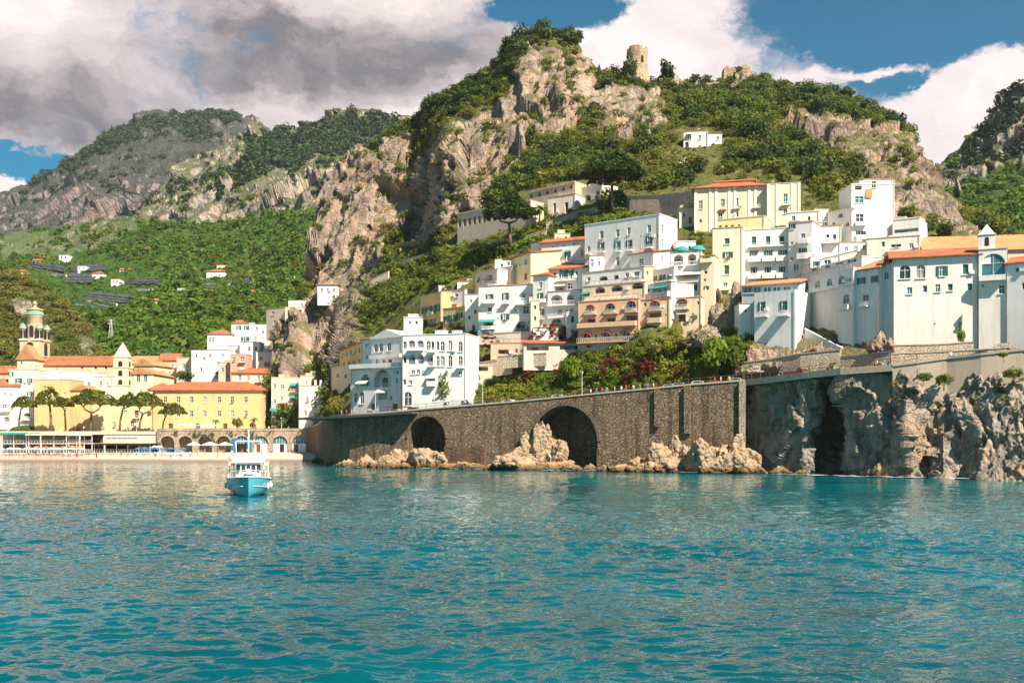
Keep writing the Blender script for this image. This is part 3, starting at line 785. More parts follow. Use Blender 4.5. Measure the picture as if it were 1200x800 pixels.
HOUSES = []
WRNG = random.Random(99); PANES = [GLASS, GLASS, GLASS, plain('dim_glass', (.05, .06, .06), .2, spec=.6, var=.3), plain('curtained_glass', (.30, .28, .25), .3, spec=.5), GLASSB]
L_POT = mat_leaf('pot_plant_leaf', (.05, .085, .012), (.10, .15, .02), (.20, .22, .035), .35)
POTS = [leaf_cloud(np.random.RandomState(300+i), 40, .2, 4, 1.) for i in range(4)]
AWN = [CREAMAW, CREAMAW, TEALAW, plain('ochre_awning', (.55, .36, .14), .8), plain('green_awning', (.05, .20, .12), .8)]
def H(label, px0, px1, yt, yb, col, yt1=None, ops=(), bal=(), d=9., roof='flat', rise=2.2, rs=(), ls=(), name='town_house', cat='house', group=None,
      sheet=None, Y=None, Y1=None, sink=4., par=.7, tile=None, trim=None, chim=0, over=.45, dY=-.6, cornice=True, extra=None, det=True, gab=1.):
    sheet = sheet or MAIN
    Y0 = (Y if Y is not None else sheet.Y(px0, yb)+dY)
    if Y1 is None: Y1 = Y0*(YH-yt)/(YH-yt1) if yt1 is not None else Y0
    zt = zof(yt, Y0); zb = zof(yb, Y0)
    A = Vector(((px0-CX)/F*Y0, Y0, 0)); B = Vector(((px1-CX)/F*Y1, Y1, 0))
    w = (B-A).length; tx = (B-A)/w; n = Vector((tx.y, -tx.x, 0)); h = zt-zb
    rz = math.atan2(tx.y, tx.x); M = (A+B)/2
    root = thing(name, label, cat, (M.x, M.y, zb), rz, group)
    wallm = plaster(col) if isinstance(col, tuple) else col
    tr = trim or WHITEP
    top = h
    front = Panel(A, tx, n, w, zb, sink, h, lambda u, v, dp: (u-w/2, dp, v))
    right = Panel(B, -n, tx, d, zb, sink, h, lambda u, v, dp: (w/2-dp, u, v))
    left = Panel(A, -n, -tx, d, zb, sink, h, lambda u, v, dp: (-w/2+dp, u, v))
    for o in ops: front.add(o, (lambda u: h+rise*(1-abs(u-w/2)/(w/2))) if roof == 'gablef' else None)
    for o in rs: right.add(o)
    for o in ls: left.add(o)
    dof = lambda q: DEEP.get(q[0], .22)
    mb = MB()
    fo = [(0, -sink), (w, -sink), (w, h)]+([(w/2, h+rise)] if roof == 'gablef' else [])+[(0, h)]
    front.mesh(mb, fo, dof)
    so_ = [(0, -sink), (d, -sink), (d, h)]+([(d/2, h+rise)] if roof == 'gable' and gab == 1 else [])+[(0, h)]
    if roof == 'shed': so_ = [(0, -sink), (d, -sink), (d, h+rise), (0, h)]
    right.mesh(mb, so_, dof); left.mesh(mb, so_, dof)
    hb = h+rise if roof == 'shed' else h
    bk = [(-w/2, d, -sink), (w/2, d, -sink), (w/2, d, hb)]+([(0, d, h+rise)] if roof == 'gablef' else [])+[(-w/2, d, hb)]
    mb.add(bk, [tuple(range(len(bk)))])
    if roof == 'flat': mb.quad((-w/2, 0, h-par), (w/2, 0, h-par), (w/2, d, h-par), (-w/2, d, h-par))
    wo_ = mb.build('wall', wallm, root)
    for p in (front, right, left):
        for q in p.holes: fill(p, q, root, tr, det and (q[3]-q[2]) > .75)
    for b in bal: balcony(front, b, root, wallm)
    if roof == 'flat':
        if cornice:
            c = MB(); e = .12
            for x0, x1, y0, y1 in ((-w/2-e, w/2+e, -e, .22), (-w/2-e, w/2+e, d-.22, d+e), (-w/2-e, -w/2+.22, .221, d-.221), (w/2-.22, w/2+e, .221, d-.221)):
                c.bx(x0, x1, y0, y1, h+.002, h+.16)
            c.build('coping', plaster(WW if col in (WH, WW) else BE) if random.random() < .6 else TILE2, root)
    else:
        rb = MB()
        if roof == 'hip': hip_roof(rb, w, d, h+.05, rise, over)
        elif roof == 'gable': hip_roof(rb, w, d, h+.05, rise, over, 'x', gab)
        elif roof == 'gablef': hip_roof(rb, w, d, h+.08, rise, over, 'y', 1.)
        elif roof == 'shed':
            e = over; sl = rise/d
            v = [(-w/2-e, -e, h-e*sl), (w/2+e, -e, h-e*sl), (w/2+e, d+e, h+rise+e*sl), (-w/2-e, d+e, h+rise+e*sl)]
            v2 = [(x, y, z+.22) for x, y, z in v]
            rb.add(v+v2, [(0, 3, 2, 1), (4, 5, 6, 7), (0, 1, 5, 4), (1, 2, 6, 5), (2, 3, 7, 6), (3, 0, 4, 7)])
        ro = rb.build('roof', tile or TILE, root)
    if det and w > 6 and cat not in ('church', 'wall'):
        rr = random.Random(int(px0*7+yt)); q = MB()
        for sx in ((-1, 1) if w > 11 else (1,)):
            x = sx*(w/2-.22); q = MB(); q.tube([(x, -.09, -sink), (x, -.09, h-.1)], .055, 6); q.build('drainpipe', plain('drainpipe_paint', (.42, .36, .30), .6), root)
        if front.holes and rr.random() < .7:
            hq = rr.choice(front.holes); x = hq[3]+.55 if hq[3]+1.2 < w else hq[2]-1.0
            q = MB(); q.box((x-w/2, -.2, hq[4]+.3), (.8, .34, .55)); q.build('air_conditioner', WHITEP, root)
        if roof == 'flat' and rr.random() < .62:
            n_ = rr.randint(3, 7); s_ = [rr.uniform(.35, .85) for _ in range(n_)]
            c_ = [(rr.uniform(-w*.44, w*.44), rr.uniform(.5, min(2.2, d*.4)), h-par+.15) for _ in range(n_)]
            link('roof_foliage', quads_mesh('roof_foliage', place_clouds(POTS, c_, s_, np.random.RandomState(int(px0))), [L_POT]), root)
        for hq in front.holes:
            if hq[0] in 'wgdb' and hq[5]-hq[4] > 1.5 and rr.random() < .13:
                a = MB(); u0, u1, v1 = hq[2]-.3, hq[3]+.3, hq[5]+.25
                a.add([front.to3(u0, v1, -.03), front.to3(u1, v1, -.03), front.to3(u1, v1-.55, -.95), front.to3(u0, v1-.55, -.95), front.to3(u1, v1-.75, -.96), front.to3(u0, v1-.75, -.96)], [(0, 1, 2, 3), (3, 2, 4, 5)]); a.build('awning', rr.choice(AWN), root)
            elif hq[0] in 'wg' and hq[3]-hq[2] > .8 and rr.random() < .10:
                c_ = [((hq[2]+hq[3])/2-w/2+k*.35, -.25, hq[4]-.25) for k in (-1, 0, 1)]
                link('window_foliage', quads_mesh('window_foliage', place_clouds(POTS, c_, [.32, .38, .3], np.random.RandomState(int(hq[2]*9)+3)), [L_POT]), root)
        if roof == 'flat' and rr.random() < .6:
            x = rr.uniform(-w*.4, w*.4); q = MB(); q.tube([(x, d*.3, h-par), (x, d*.3, h+1.4)], .04, 5); q.lathe([(0, 0), (.25, .05), (.42, .16), (.42, .18), (0, .05)], 12, (x, d*.3, h+1.4)); q.build('satellite_dish', WHITEP, root)
        if roof == 'flat' and rr.random() < .45 and w > 7:
            q = MB(); n_ = int(w/1.3)
            for i in range(n_+1): x = -w/2+.25+(w-.5)*i/n_; q.tube([(x, .16, h+.15), (x, .16, h+1.05)], .03, 5)
            q.tube([(-w/2+.25, .16, h+1.05), (w/2-.25, .16, h+1.05)], .035, 5); q.build('roof_railing', IRON, root)
    for c_ in range(chim):
        cx, cyy = random.uniform(-w*.35, w*.35), random.uniform(d*.4, d*.8); zz = h+(rise*.6 if roof != 'flat' else -par)
        q = MB().box((cx, cyy, zz+.5), (.6, .6, 1.6)).box((cx, cyy, zz+1.36), (.8, .8, .12)); q.build('chimney', wallm, root)
    if extra: extra(root, front, w, d, h, wallm)
    HOUSES.append((root, px0, px1, yt, yb))
    return root

def pots(n, seed=0, top=None):
    """roof-terrace clutter as parts: parapet boxes, tank, stair hut"""
    def f(root, front, w, d, h, wallm):
        rr = random.Random(seed)
        for i in range(n):
            x = rr.uniform(-w*.38, w*.38); y = rr.uniform(d*.3, d*.75)
            kind = rr.random()
            if kind < .5:
                sx, sy, sz = rr.uniform(1.6, 2.8), rr.uniform(1.6, 2.6), rr.uniform(1.5, 2.3)
                MB().box((x, y, h-.7+sz/2), (sx, sy, sz)).box((x, y, h-.7+sz+.06), (sx+.2, sy+.2, .12)).build('stair_hut', wallm, root)
            elif kind < .75:
                MB().lathe([(0, 0), (.5, 0), (.55, .1), (.55, 1.0), (.3, 1.15), (0, 1.15)], 12, (x, y, h-.7)).build('water_tank', WHITEP, root)
            else:
                MB().tube([(x, y, h-.7), (x, y, h+2.2)], .04, 5).tube([(x-.6, y, h+1.9), (x+.6, y, h+1.9)], .03, 4).tube([(x-.4, y, h+1.5), (x+.4, y, h+1.5)], .03, 4).build('aerial', IRON, root)
    return f

# ------------------------------------------------------------------ old town behind the beach
g = 'old town buildings behind the beach'
S = VALLEY
xs = [193.5, 209, 224.5, 240, 257, 272, 288]
H('long yellow two-row building with low red tiled roof above the beach arcade', 179, 308, 457, 505, YE, ops=R('w', xs, 468, 4, 7)+R('w', xs, 484.5, 4, 7)+R('d', [200, 232, 264], 500, 5, 8)+[('A', 296, 499, 8, 9)], rs=[('w', 311.6, 469, 3, 7), ('w', 311.6, 485, 3, 7)], d=15, roof='hip', rise=3.2, name='yellow_building', cat='building', group=g, sheet=S, over=.8, chim=2)
H('tall ochre yellow building with blank wall and corniced flat roof behind the pine trees', 40, 84, 445, 506, YE, ops=[('a', 60, 502, 8, 9), ('w', 76, 462, 3, 5), ('w', 76, 480, 3, 5)], d=10, name='ochre_building', cat='building', group=g, sheet=S, chim=2)
H('yellow building with low front gable between the ochre block and pale wall', 84.5, 107, 457, 506, YE, ops=[('a', 92, 503, 5, 6), ('w', 95, 470, 3, 5)], d=10, roof='gablef', rise=1.8, name='gabled_building', cat='building', group=g, sheet=S, tile=TILE2)
H('long pale yellow building with doorway below the pointed bell tower', 107.5, 178, 468, 506, (.76, .58, .33), ops=[('d', 160, 485, 5, 9), ('w', 155, 497, 4, 6), ('a', 120, 502, 5, 6), ('w', 177, 484, 3, 6), ('w', 134, 497, 3, 6), ('w', 145, 478, 3, 5)], bal=[('r', 160, 488, 8, 3)], d=10, name='pale_yellow_building', cat='building', group=g, sheet=S)
H('cream wing with red tiled roof edge joining the yellow building', 173, 200, 456, 505.5, CR, ops=[('w', 178, 465, 3, 6), ('w', 192, 466, 3, 6), ('w', 178, 484, 3, 6)], d=8, Y=351, roof='hip', rise=2.4, name='cream_wing', cat='building', group=g, sheet=S)
H('white house with red roof at the left edge of the beach front', -8, 22, 452, 500, WW, ops=[('b', 6, 462, 3, 5), ('b', 13, 463, 3, 5), ('w', 5, 476, 5, 5), ('w', 14, 478, 3, 6), ('A', 8, 491, 8, 6)], bal=[('r', 7, 480, 12, 3)], roof='gable', rise=2.5, d=8, group=g, sheet=S)
H('grey white four-storey house with dark shutters below the church gable', 10, 40, 433, 500, (.66, .60, .54), ops=[('g', 13, 438, 3, 5), ('g', 22, 446, 4, 6), ('g', 35, 446, 3, 5), ('g', 35, 461, 3, 5), ('w', 24, 463, 3, 5), ('w', 30, 476, 3, 5), ('A', 32, 487, 9, 7)], bal=[('r', 33, 490, 14, 3)], d=8, group=g, sheet=S, Y=352, extra=pots(2, 5))
H('small house with red tiled roof at the far left under the hill', -8, 14, 437, 462, PE, ops=[('w', 3, 445, 2.5, 4), ('w', 9, 446, 2.5, 4)], roof='gable', rise=3, d=8, group=g, sheet=S, Y=385)
H('white roof-terrace house with arched doors below the long cathedral roof', 42, 113, 436, 456, WH, ops=[('A', 60, 449, 8, 6), ('w', 75, 450, 4, 5), ('w', 92, 449, 5, 5), ('w', 104, 450, 3, 5)], d=9, group=g, sheet=S, Y=366, extra=pots(4, 3))
H('small grey house with a single window beside the pointed bell tower', 110, 132, 441, 470, GY, ops=[('w', 118, 449, 3, 5), ('w', 126, 450, 2, 4)], d=7, group=g, sheet=S, Y=356)
H('long cathedral nave with red tiled roof left of the pointed tower', 36, 136, 428, 445, (.66, .47, .33), ops=[('w', 112, 431, 3, 3), ('w', 96, 431, 3, 3), ('w', 124, 431, 3, 3)], d=16, roof='gable', rise=4.2, name='cathedral', cat='church', sheet=S, Y=395, det=False)
H('pale gable front of the cathedral with a stepped cornice below the domed tower', 20, 41, 421, 445, (.74, .58, .42), ops=[('a', 25, 425, 2, 4)], d=8, roof='gablef', rise=5.6, name='cathedral', cat='church', sheet=S, Y=388, tile=TILE2, det=False)
H('church with three arched windows under a pediment right of the pointed tower', 149, 180, 438, 470, CR, ops=R('a', [154.5, 162, 170.5], 442, 4, 11), d=22, roof='gablef', rise=2.2, name='church', cat='church', sheet=S, Y=362, tile=TILE2)
H('long church aisle with red roof running back behind the pediment', 150, 178, 426, 450, PE, ops=[('o', 170, 430, 2, 2)], d=14, roof='gable', rise=3.4, name='church_aisle', cat='church', sheet=S, Y=388, tile=TILE2, det=False)
H('low pale house with faded tiled roof behind the church', 180, 204, 428, 452, (.72, .56, .42), yt1=431, ops=[('w', 192, 436, 2.5, 3), ('w', 199, 437, 2.5, 3)], d=8, roof='gable', rise=2.6, group=g, sheet=S, Y=385, tile=TILE2, chim=1)
H('pinkish house with brick red roof above the yellow building', 186, 208, 422, 440, PE, ops=[('w', 193, 428, 2.5, 4), ('w', 202, 429, 2.5, 4)], d=8, roof='gable', rise=3, group=g, sheet=S, Y=398)
H('beige house with one green door left of the white stepped houses', 207, 224, 419, 446, BE, ops=[('T', 215, 429, 3, 6), ('A', 210, 438, 5, 6)], d=8, group=g, sheet=S, Y=392)
g2 = 'white houses of the old town below the rock'
H('white house with red hipped roof topmost left in the old town cluster', 243, 271, 391, 425, WH, ops=[('w', 246, 398, 2.5, 6), ('w', 249.5, 398, 2.5, 6)], rs=[('w', 272, 398, 2, 4)], d=9, roof='hip', rise=2.2, group=g2, sheet=S, Y=398)
H('white four-window house with small red gable beside the rock face', 271, 316, 380, 425, WH, ops=[('g', 280, 384, 3, 5), ('g', 289, 384, 3, 5), ('g', 287.5, 397, 5, 5), ('b', 301, 385, 3, 4), ('w', 299, 397, 3, 5), ('A', 310, 407, 6, 5), ('w', 308, 389, 2, 4)], d=9, group=g2, sheet=S, Y=402, extra=pots(3, 8))
H('little white attic room with red pyramid roof on top of the white houses', 271, 289, 378.5, 388, WH, ops=[('b', 280, 382.5, 3, 3.5)], d=6, roof='hip', rise=1.7, name='attic_room', group=g2, sheet=S, Y=404)
H('white cube house with two small red windows beside the rock', 281, 305, 401, 424, WH, ops=R('w', [292, 300], 408, 2.5, 4), d=7, group=g2, sheet=S, Y=392, trim=REDAW)
H('white stepped house with one green shutter and arched doorway', 224, 268, 410, 450, WW, ops=[('w', 230, 417, 2, 4), ('w', 239, 420, 2, 4), ('G', 256, 426, 3, 5), ('A', 256, 439, 9, 9), ('w', 246, 417, 2, 4), ('w', 236, 433, 2, 5), ('w', 261, 416, 2, 4)], d=9, group=g2, sheet=S, Y=388, extra=pots(3, 2))
H('white terrace house with red awning strip between the stepped houses', 254, 282, 405, 430, WH, ops=[('w', 260, 412, 3, 4), ('w', 268, 412, 3, 4), ('w', 276, 412, 3, 4)], d=7, group=g2, sheet=S, Y=394)
H('narrow terracotta red house with pale balcony window', 270, 290, 415, 447, PK, ops=[('b', 284, 421, 5, 6), ('w', 274, 421, 3, 5), ('w', 284, 434, 4, 5)], bal=[('r', 284, 423, 8, 3)], d=7, group=g2, sheet=S, Y=380)
H('cream house with red tiled roof and balcony doors behind the yellow building', 271, 322, 437, 475, CR, ops=[('b', 281, 443, 4, 8), ('b', 291, 443, 3, 6), ('w', 303, 443, 3, 6), ('b', 314, 442, 4, 5), ('w', 279, 460, 3, 5)], bal=[('r', 281, 446, 9, 3), ('r', 303, 446, 8, 3)], d=9, roof='hip', rise=2., group=g2, sheet=S, Y=362)
H('cream six-storey house with teal awnings and small balconies', 318, 350, 442, 503, CR, ops=[('b', 331, 453, 4, 5), ('L', 345, 453, 8, 7), ('b', 345, 467, 7, 6), ('w', 330, 467, 3, 5), ('w', 322, 452, 3, 5), ('w', 322, 470, 3, 5), ('w', 330, 479, 3, 5), ('w', 322, 486, 3, 6), ('A', 344, 490, 7, 10), ('w', 330, 492, 3, 6)], bal=[('w', 345, 450, 9, 3, 1.2, TEALAW), ('w', 345, 464, 8, 3, 1.2, TEALAW), ('r', 345, 457, 9, 3), ('r', 330, 470, 8, 3), ('w', 321, 479, 8, 3, 1.2, TEALAW)], d=10, group=g2, sheet=S, extra=pots(2, 4))
H('white rooftop house with flat roof behind the cream house', 341, 372, 431, 450, WH, ops=[('w', 350, 438, 3, 4), ('w', 362, 438, 3, 4)], d=8, group=g2, sheet=S, Y=368)
H('pale stone house with square terrace pillars above the harbour wall', 350, 393, 452, 503, (.72, .66, .58), ops=[('a', 383, 464, 4, 8), ('w', 360, 468, 3, 6), ('w', 358, 484, 3, 6), ('w', 372, 470, 3, 5), ('d', 388, 480, 4, 9), ('w', 370, 486, 3, 6), ('a', 381, 493, 5, 7)], d=10, group=g2, sheet=S, Y=331, extra=lambda root, f, w, d, h, m: [MB().bx(-w/2+i*w/7, -w/2+i*w/7+.6, .1, .7, h+.17, h+1.9).build('pillar', m, root) for i in range(8)])
H('white low house with a sloping roof terrace by the harbour wall', 371, 404, 470, 503, WH, ops=[('d', 396, 494, 4, 8), ('w', 381, 480, 3, 5), ('w', 390, 481, 3, 5)], d=8, group=g2, Y=322, sink=6)
H('beige two-storey house left of the long yellow-fronted row', 383, 401, 421, 445, BE, ops=[('w', 389, 428, 3, 5), ('w', 396, 428, 3, 5)], d=8, group=g2, Y=345, chim=1)
H('beige house with blank plaster wall beside the white arcaded hotel', 388, 414, 431, 488, (.72, .54, .38), ops=[('w', 396, 440, 3, 5), ('w', 405, 441, 3, 5), ('a', 398, 470, 4, 8)], d=9, group=g2, Y=305, Y1=292, sink=8)
H('yellow house front with two window rows below the crag', 398, 425, 412, 445, YE, yt1=400, ops=R('w', [402, 406.5, 411.5, 416.5, 421], 416, 2, 6, -.3)+R('w', [403, 409, 415, 421], 427, 2, 5, -.25), d=9, roof='gable', rise=1.8, group=g2, Y=318, tile=TILE2, sink=8)
g3 = 'houses built against the rock of the crag'
H('stone house with arched loggia on a ledge of the rock', 312, 336, 362, 386, (.62, .50, .38), yt1=360, ops=[('w', 320, 367, 3, 4), ('A', 331, 379, 8, 9), ('w', 322, 378, 3, 5)], d=8, group=g3, Y=384, Y1=378)
H('arched beige house on the rock beside the white flat-roofed one', 334, 358, 360, 386, (.66, .54, .40), ops=[('A', 340, 366, 7, 7), ('L', 350, 366, 7, 6), ('A', 336, 380, 5, 7)], d=8, group=g3, Y=376)
H('small white flat-roofed house perched above the stone house', 338, 362, 352, 364, WH, ops=[('w', 345, 357, 2.5, 3), ('w', 354, 357, 2.5, 3)], d=7, group=g3, Y=380)
H('lone white house with orange eaves high on the crag shoulder', 372, 396, 333, 348, WH, ops=R('w', [377, 384, 391], 340, 2.5, 4), d=8, roof='hip', rise=1.2, group=g3, Y=370, tile=TILE2, sink=3)

# ------------------------------------------------------------------ the white hotel by the wall
g = 'white hotel buildings above the road'
SK = 5
H('bright white hotel with two rows of arched loggias above the road', 471, 546, 393, 486, WH, yt1=392, Y=233, Y1=229, d=10, sink=SK, name='hotel', cat='hotel', group=g,
  ops=[('A', 482.5, 403, 8, 9), ('A', 492.5, 403, 8, 9), ('A', 474.5, 404, 4, 8), ('A', 482.5, 421, 8, 11), ('A', 492.5, 420.5, 8, 11), ('w', 474.5, 421.5, 3.5, 8), ('a', 502, 405, 5, 11), ('a', 507, 405, 3.5, 10), ('a', 513, 405, 3.5, 10), ('a', 518.5, 405.5, 5, 11), ('a', 527.5, 405, 5, 12), ('a', 539.5, 406, 5, 12), ('A', 504, 422, 7, 13), ('a', 513, 423, 4, 12), ('a', 518.5, 423, 5, 12), ('a', 527.5, 423, 5, 13), ('a', 539.5, 423, 5, 12), ('w', 484, 436, 4, 5), ('w', 490, 435.5, 4, 5), ('w', 474, 447.5, 3.5, 6), ('w', 481, 448, 4, 5), ('a', 478, 467, 9, 16), ('w', 506, 445, 8, 8), ('w', 539.5, 437, 4, 5)],
  bal=[('r', 487, 408, 19, 4), ('r', 506, 410, 9, 4), ('r', 506, 427, 9, 4), ('s', 506, 449, 9, 5), ('r', 540, 429, 9, 3)], extra=pots(3, 6))
H('white terraced hotel wing with great arch recesses beside the arcaded hotel', 411, 471, 434, 486, WH, yt1=430, Y=245, Y1=236, d=9, sink=SK, name='hotel', cat='hotel', group=g,
  ops=[('A', 427.5, 445, 9, 14), ('A', 448, 443.5, 20, 20), ('w', 465, 446, 3, 6), ('a', 448, 463, 11, 11), ('a', 424, 466, 5, 14), ('w', 417, 450, 3, 5), ('a', 417, 466, 4, 12), ('w', 458, 466, 3, 6), ('d', 437, 477, 4, 8), ('w', 466, 436, 3, 4), ('d', 463, 477, 6, 8)],
  bal=[('w', 427, 447, 13, 4, 1.4, CREAMAW), ('s', 442, 428, 58, 4, 1.2), ('w', 448, 458, 12, 3, .8, CREAMAW), ('r', 417, 453, 6, 3)])
H('white upper block with low gable set back on the terraced hotel wing', 435, 472, 397, 434, WH, yt1=392, Y=250, Y1=243, d=9, roof='gablef', rise=1.9, name='hotel', cat='hotel', group=g, over=.25,
  ops=R('a', [440.5, 446.5, 456], 407.5, 4.5, 10, -.1)+[('w', 450, 423, 3, 4), ('o', 457, 423, 4, 4), ('w', 442, 423, 3, 5), ('o', 462, 388, 2, 3)], bal=[('s', 453, 417, 36, 3, .8)], tile=plaster(WW))
H('small white annex with tiled roof behind the terraced hotel wing', 424, 448, 398, 436, WW, yt1=390, Y=262, Y1=253, d=6, roof='gable', rise=.9, group=g, ops=[('w', 430, 405, 3, 5), ('w', 430, 418, 3, 5)], tile=TILE2)
g = 'houses stacked up the slope'
H('small white house with flat roof tucked behind the hotel roof', 473, 494, 372, 395, WH, Y=272, d=8, group=g, ops=[('w', 480, 378, 3, 4), ('w', 488, 378, 3, 4)], extra=pots(1, 9))
H('yellow three-storey house with dark green shutters and white parapet', 492, 517, 349, 390, YE, yt1=342, Y=282, d=10, group=g, ops=[('g', 497, 365, 2.6, 8), ('g', 502, 363.5, 2.6, 8), ('g', 507.5, 362, 2.6, 9), ('g', 513, 361, 2.6, 9), ('g', 497, 379, 2.6, 7), ('g', 502, 378, 2.6, 7), ('g', 508, 377, 2.6, 8)], bal=[('r', 507, 367, 8, 3), ('r', 497, 370, 6, 3)], extra=pots(1, 12))
H('white upper storey with brown shutters joined to the yellow house', 516, 545, 342, 390, WW, yt1=343, Y=274, Y1=269, d=8, group=g, ops=[('w', 527, 346, 5, 4), ('w', 520, 374, 4, 6), ('w', 535, 346, 4, 4)], tile=TILE)
H('low yellow house with green shutters in front of the white upper storey', 519, 548, 362, 392, YE, Y=264, Y1=259, d=7, group=g, ops=[('g', 524, 374, 3.4, 9), ('g', 531.5, 373, 3.4, 8), ('g', 538.5, 371, 3.4, 9), ('w', 545, 371, 2.5, 5)], extra=pots(1, 4))
H('broad white house with dark arch at its foot and teal awnings', 560, 627, 336, 390, WH, yt1=333, d=9, group=g, Y=252, ops=[('g', 574, 349.5, 4.5, 10), ('g', 592.5, 347.5, 4, 9), ('w', 574, 362.5, 5, 6), ('g', 592, 371, 5, 7), ('w', 616.5, 363, 7, 9), ('A', 612, 383, 15, 13), ('w', 614, 346, 4, 6), ('L', 572.5, 379, 12, 6), ('w', 604, 363, 2, 3), ('w', 583, 373, 2, 2)],
  bal=[('s', 574, 353, 14, 4), ('r', 593, 354, 9, 3), ('r', 616, 355, 24, 3), ('w', 571, 375.5, 19, 3, 1.0, TEALAW), ('w', 570, 388, 17, 3, 1.2, TEALAW), ('r', 573, 384, 15, 3)], extra=pots(2, 3))
H('white house side with small windows left of the broad arch house', 545, 562, 345, 392, WW, Y=257, d=8, group=g, ops=[('w', 552, 353, 3, 5), ('w', 557, 365, 3, 5), ('w', 550, 372, 3, 5), ('d', 555, 384, 3, 7)], extra=pots(1, 5))
H('pinkish house with arched window above the broad white house', 556, 583, 322, 345, (.72, .54, .46), yt1=315, Y=268, d=8, group=g, ops=[('w', 561, 327, 3, 5), ('A', 573, 325.5, 9, 7), ('w', 567, 327, 2, 4)])
H('beige house with cream end wall below the long white house', 580, 600, 316, 338, BE, yt1=312, Y=264, Y1=259, d=8, group=g, ops=[('w', 585.5, 323.5, 3.5, 7), ('o', 595, 323, 3, 4)])
H('cream yellow gabled house with crooked tiled roof on the slope', 599, 622, 304, 338, (.78, .62, .36), yt1=296, Y=262, Y1=252, d=9, roof='shed', rise=1.2, group=g, ops=[('w', 616, 307, 3, 7), ('d', 616, 324, 3, 8), ('w', 606, 312, 3, 4)], over=.3)
H('white house with small terrace and water tanks beside the cream yellow one', 580, 602, 306, 322, WH, Y=270, d=7, group=g, ops=[('w', 588, 311, 3, 4), ('w', 596, 309, 3, 4)], extra=pots(2, 7))
H('long white house with green shutters and red roof below the pine', 634, 686, 285, 318, WH, yt1=281, Y=258, Y1=253, d=8, roof='gable', rise=1.6, group=g, ops=[('g', 638, 303, 3.6, 9), ('g', 647.5, 301.5, 3.4, 11), ('g', 665.5, 299.5, 3.6, 11), ('w', 682, 297, 3, 9), ('o', 648, 289, 1.5, 2), ('o', 661, 288, 1.5, 2), ('o', 673, 286, 1.5, 2)], bal=[('r', 665, 306, 13, 3)], chim=1)
H('white house with stepped gable left of the long white house', 622, 636, 287, 322, WH, yt1=284, Y=263, Y1=260, d=8, group=g, ops=[('a', 625, 298, 2.4, 7), ('w', 631, 299, 3, 7), ('w', 627, 311, 3, 5)])
H('slim white tower house with red cap roof and two balconies', 624.5, 643, 323, 388, WH, yt1=321.5, Y=246, d=8, roof='gable', rise=1.3, group=g, ops=[('w', 633.5, 334, 4, 7), ('g', 633.5, 347, 3.4, 8), ('g', 634, 366, 4, 9)], bal=[('s', 634, 352, 12, 3.5, .8), ('r', 634, 372, 11, 3)], gab=0)
H('white house with broad red tiled roof and green shuttered balcony', 643, 690, 316, 352, WH, yt1=312, Y=248, Y1=244, d=8, roof='shed', rise=2.2, group=g, ops=[('g', 660, 321, 4.2, 10), ('g', 668.5, 321, 4.2, 10), ('L', 657, 338, 12, 7), ('w', 668, 335, 5, 7), ('w', 650, 322, 3, 6), ('w', 676, 320, 3, 5)], bal=[('r', 664, 327, 24, 3), ('w', 656, 333, 15, 3, .9, CREAMAW)])
H('white house with a double arched glazed loggia and balcony below', 642, 681, 342, 392, WH, yt1=340.5, Y=243.5, Y1=240, d=8, group=g, ops=[('A', 652, 351, 14, 11), ('A', 668.5, 351, 9, 11), ('w', 656, 366, 5, 7), ('w', 664, 366, 4, 7), ('b', 670, 365, 4, 7), ('A', 652, 378, 12, 10), ('w', 668, 379, 4, 6)], bal=[('r', 660, 355, 35, 5, .9), ('r', 660, 369.5, 34, 4, .9)])
# ------------------------------------------------------------------ centre: grand white hotel and peach hotel
H('grand four-storey white hotel with long blank cornice in the middle of the slope', 685, 773, 264, 352, WH, yt1=251, Y=248, d=8.5, group=g, name='hotel', cat='hotel', sink=6,
  ops=[('w', 705, 275, 4.5, 9), ('w', 723.7, 273, 4, 9), ('w', 737, 270.5, 3.6, 8), ('w', 760.7, 268, 4, 9), ('g', 705, 289, 3.6, 10), ('g', 723.7, 288, 3.8, 11), ('g', 737.5, 286.5, 3.8, 11), ('g', 760.7, 283, 3.8, 12), ('a', 690, 292, 3.6, 8), ('b', 693.5, 308, 4, 9), ('w', 723.7, 306, 4, 10), ('o', 751, 277, 1.5, 2), ('o', 771, 276.5, 1.5, 2)],
  rs=[('w', 776.5, 267.5, 3, 9), ('w', 776.5, 284.5, 3, 9), ('w', 789, 288, 2, 6), ('w', 776.5, 303, 2.6, 7), ('w', 782, 304, 3, 7)],
  bal=[('r', 705, 294, 9, 3), ('r', 724, 293, 9, 3.5), ('r', 738, 292, 9, 3.5), ('r', 761, 289, 9, 3.5), ('r', 691, 297, 5, 2)], extra=pots(0))
H('small white block with red parapet pots in front of the grand hotel', 691, 708, 300, 325, WH, Y=241, d=5, group=g, ops=[('b', 693.5, 308, 4.5, 9), ('w', 702, 309, 3, 6)])
H('white wing with sloping red roof and blue window at the foot of the grand hotel', 738, 766, 299, 338, WH, yt1=295, Y=238, Y1=233, d=8, roof='shed', rise=1.4, group=g, ops=[('b', 751.5, 307, 5, 9), ('w', 743, 320, 5, 5), ('b', 751, 320, 8, 6)], rs=[('w', 776, 303, 2.4, 7)], bal=[('r', 751, 312, 9, 3)])
H('white terrace house with three low arched doors below the small white block', 682, 756, 320, 346, WH, yt1=312, Y=238, Y1=229, d=6, group=g, ops=[('A', 707, 326, 10, 5), ('A', 722, 324.5, 6, 5), ('w', 690, 327, 4, 5), ('b', 746, 321, 6, 6), ('w', 735, 322, 4, 5)], bal=[('s', 722, 333, 66, 4, 1.2)])
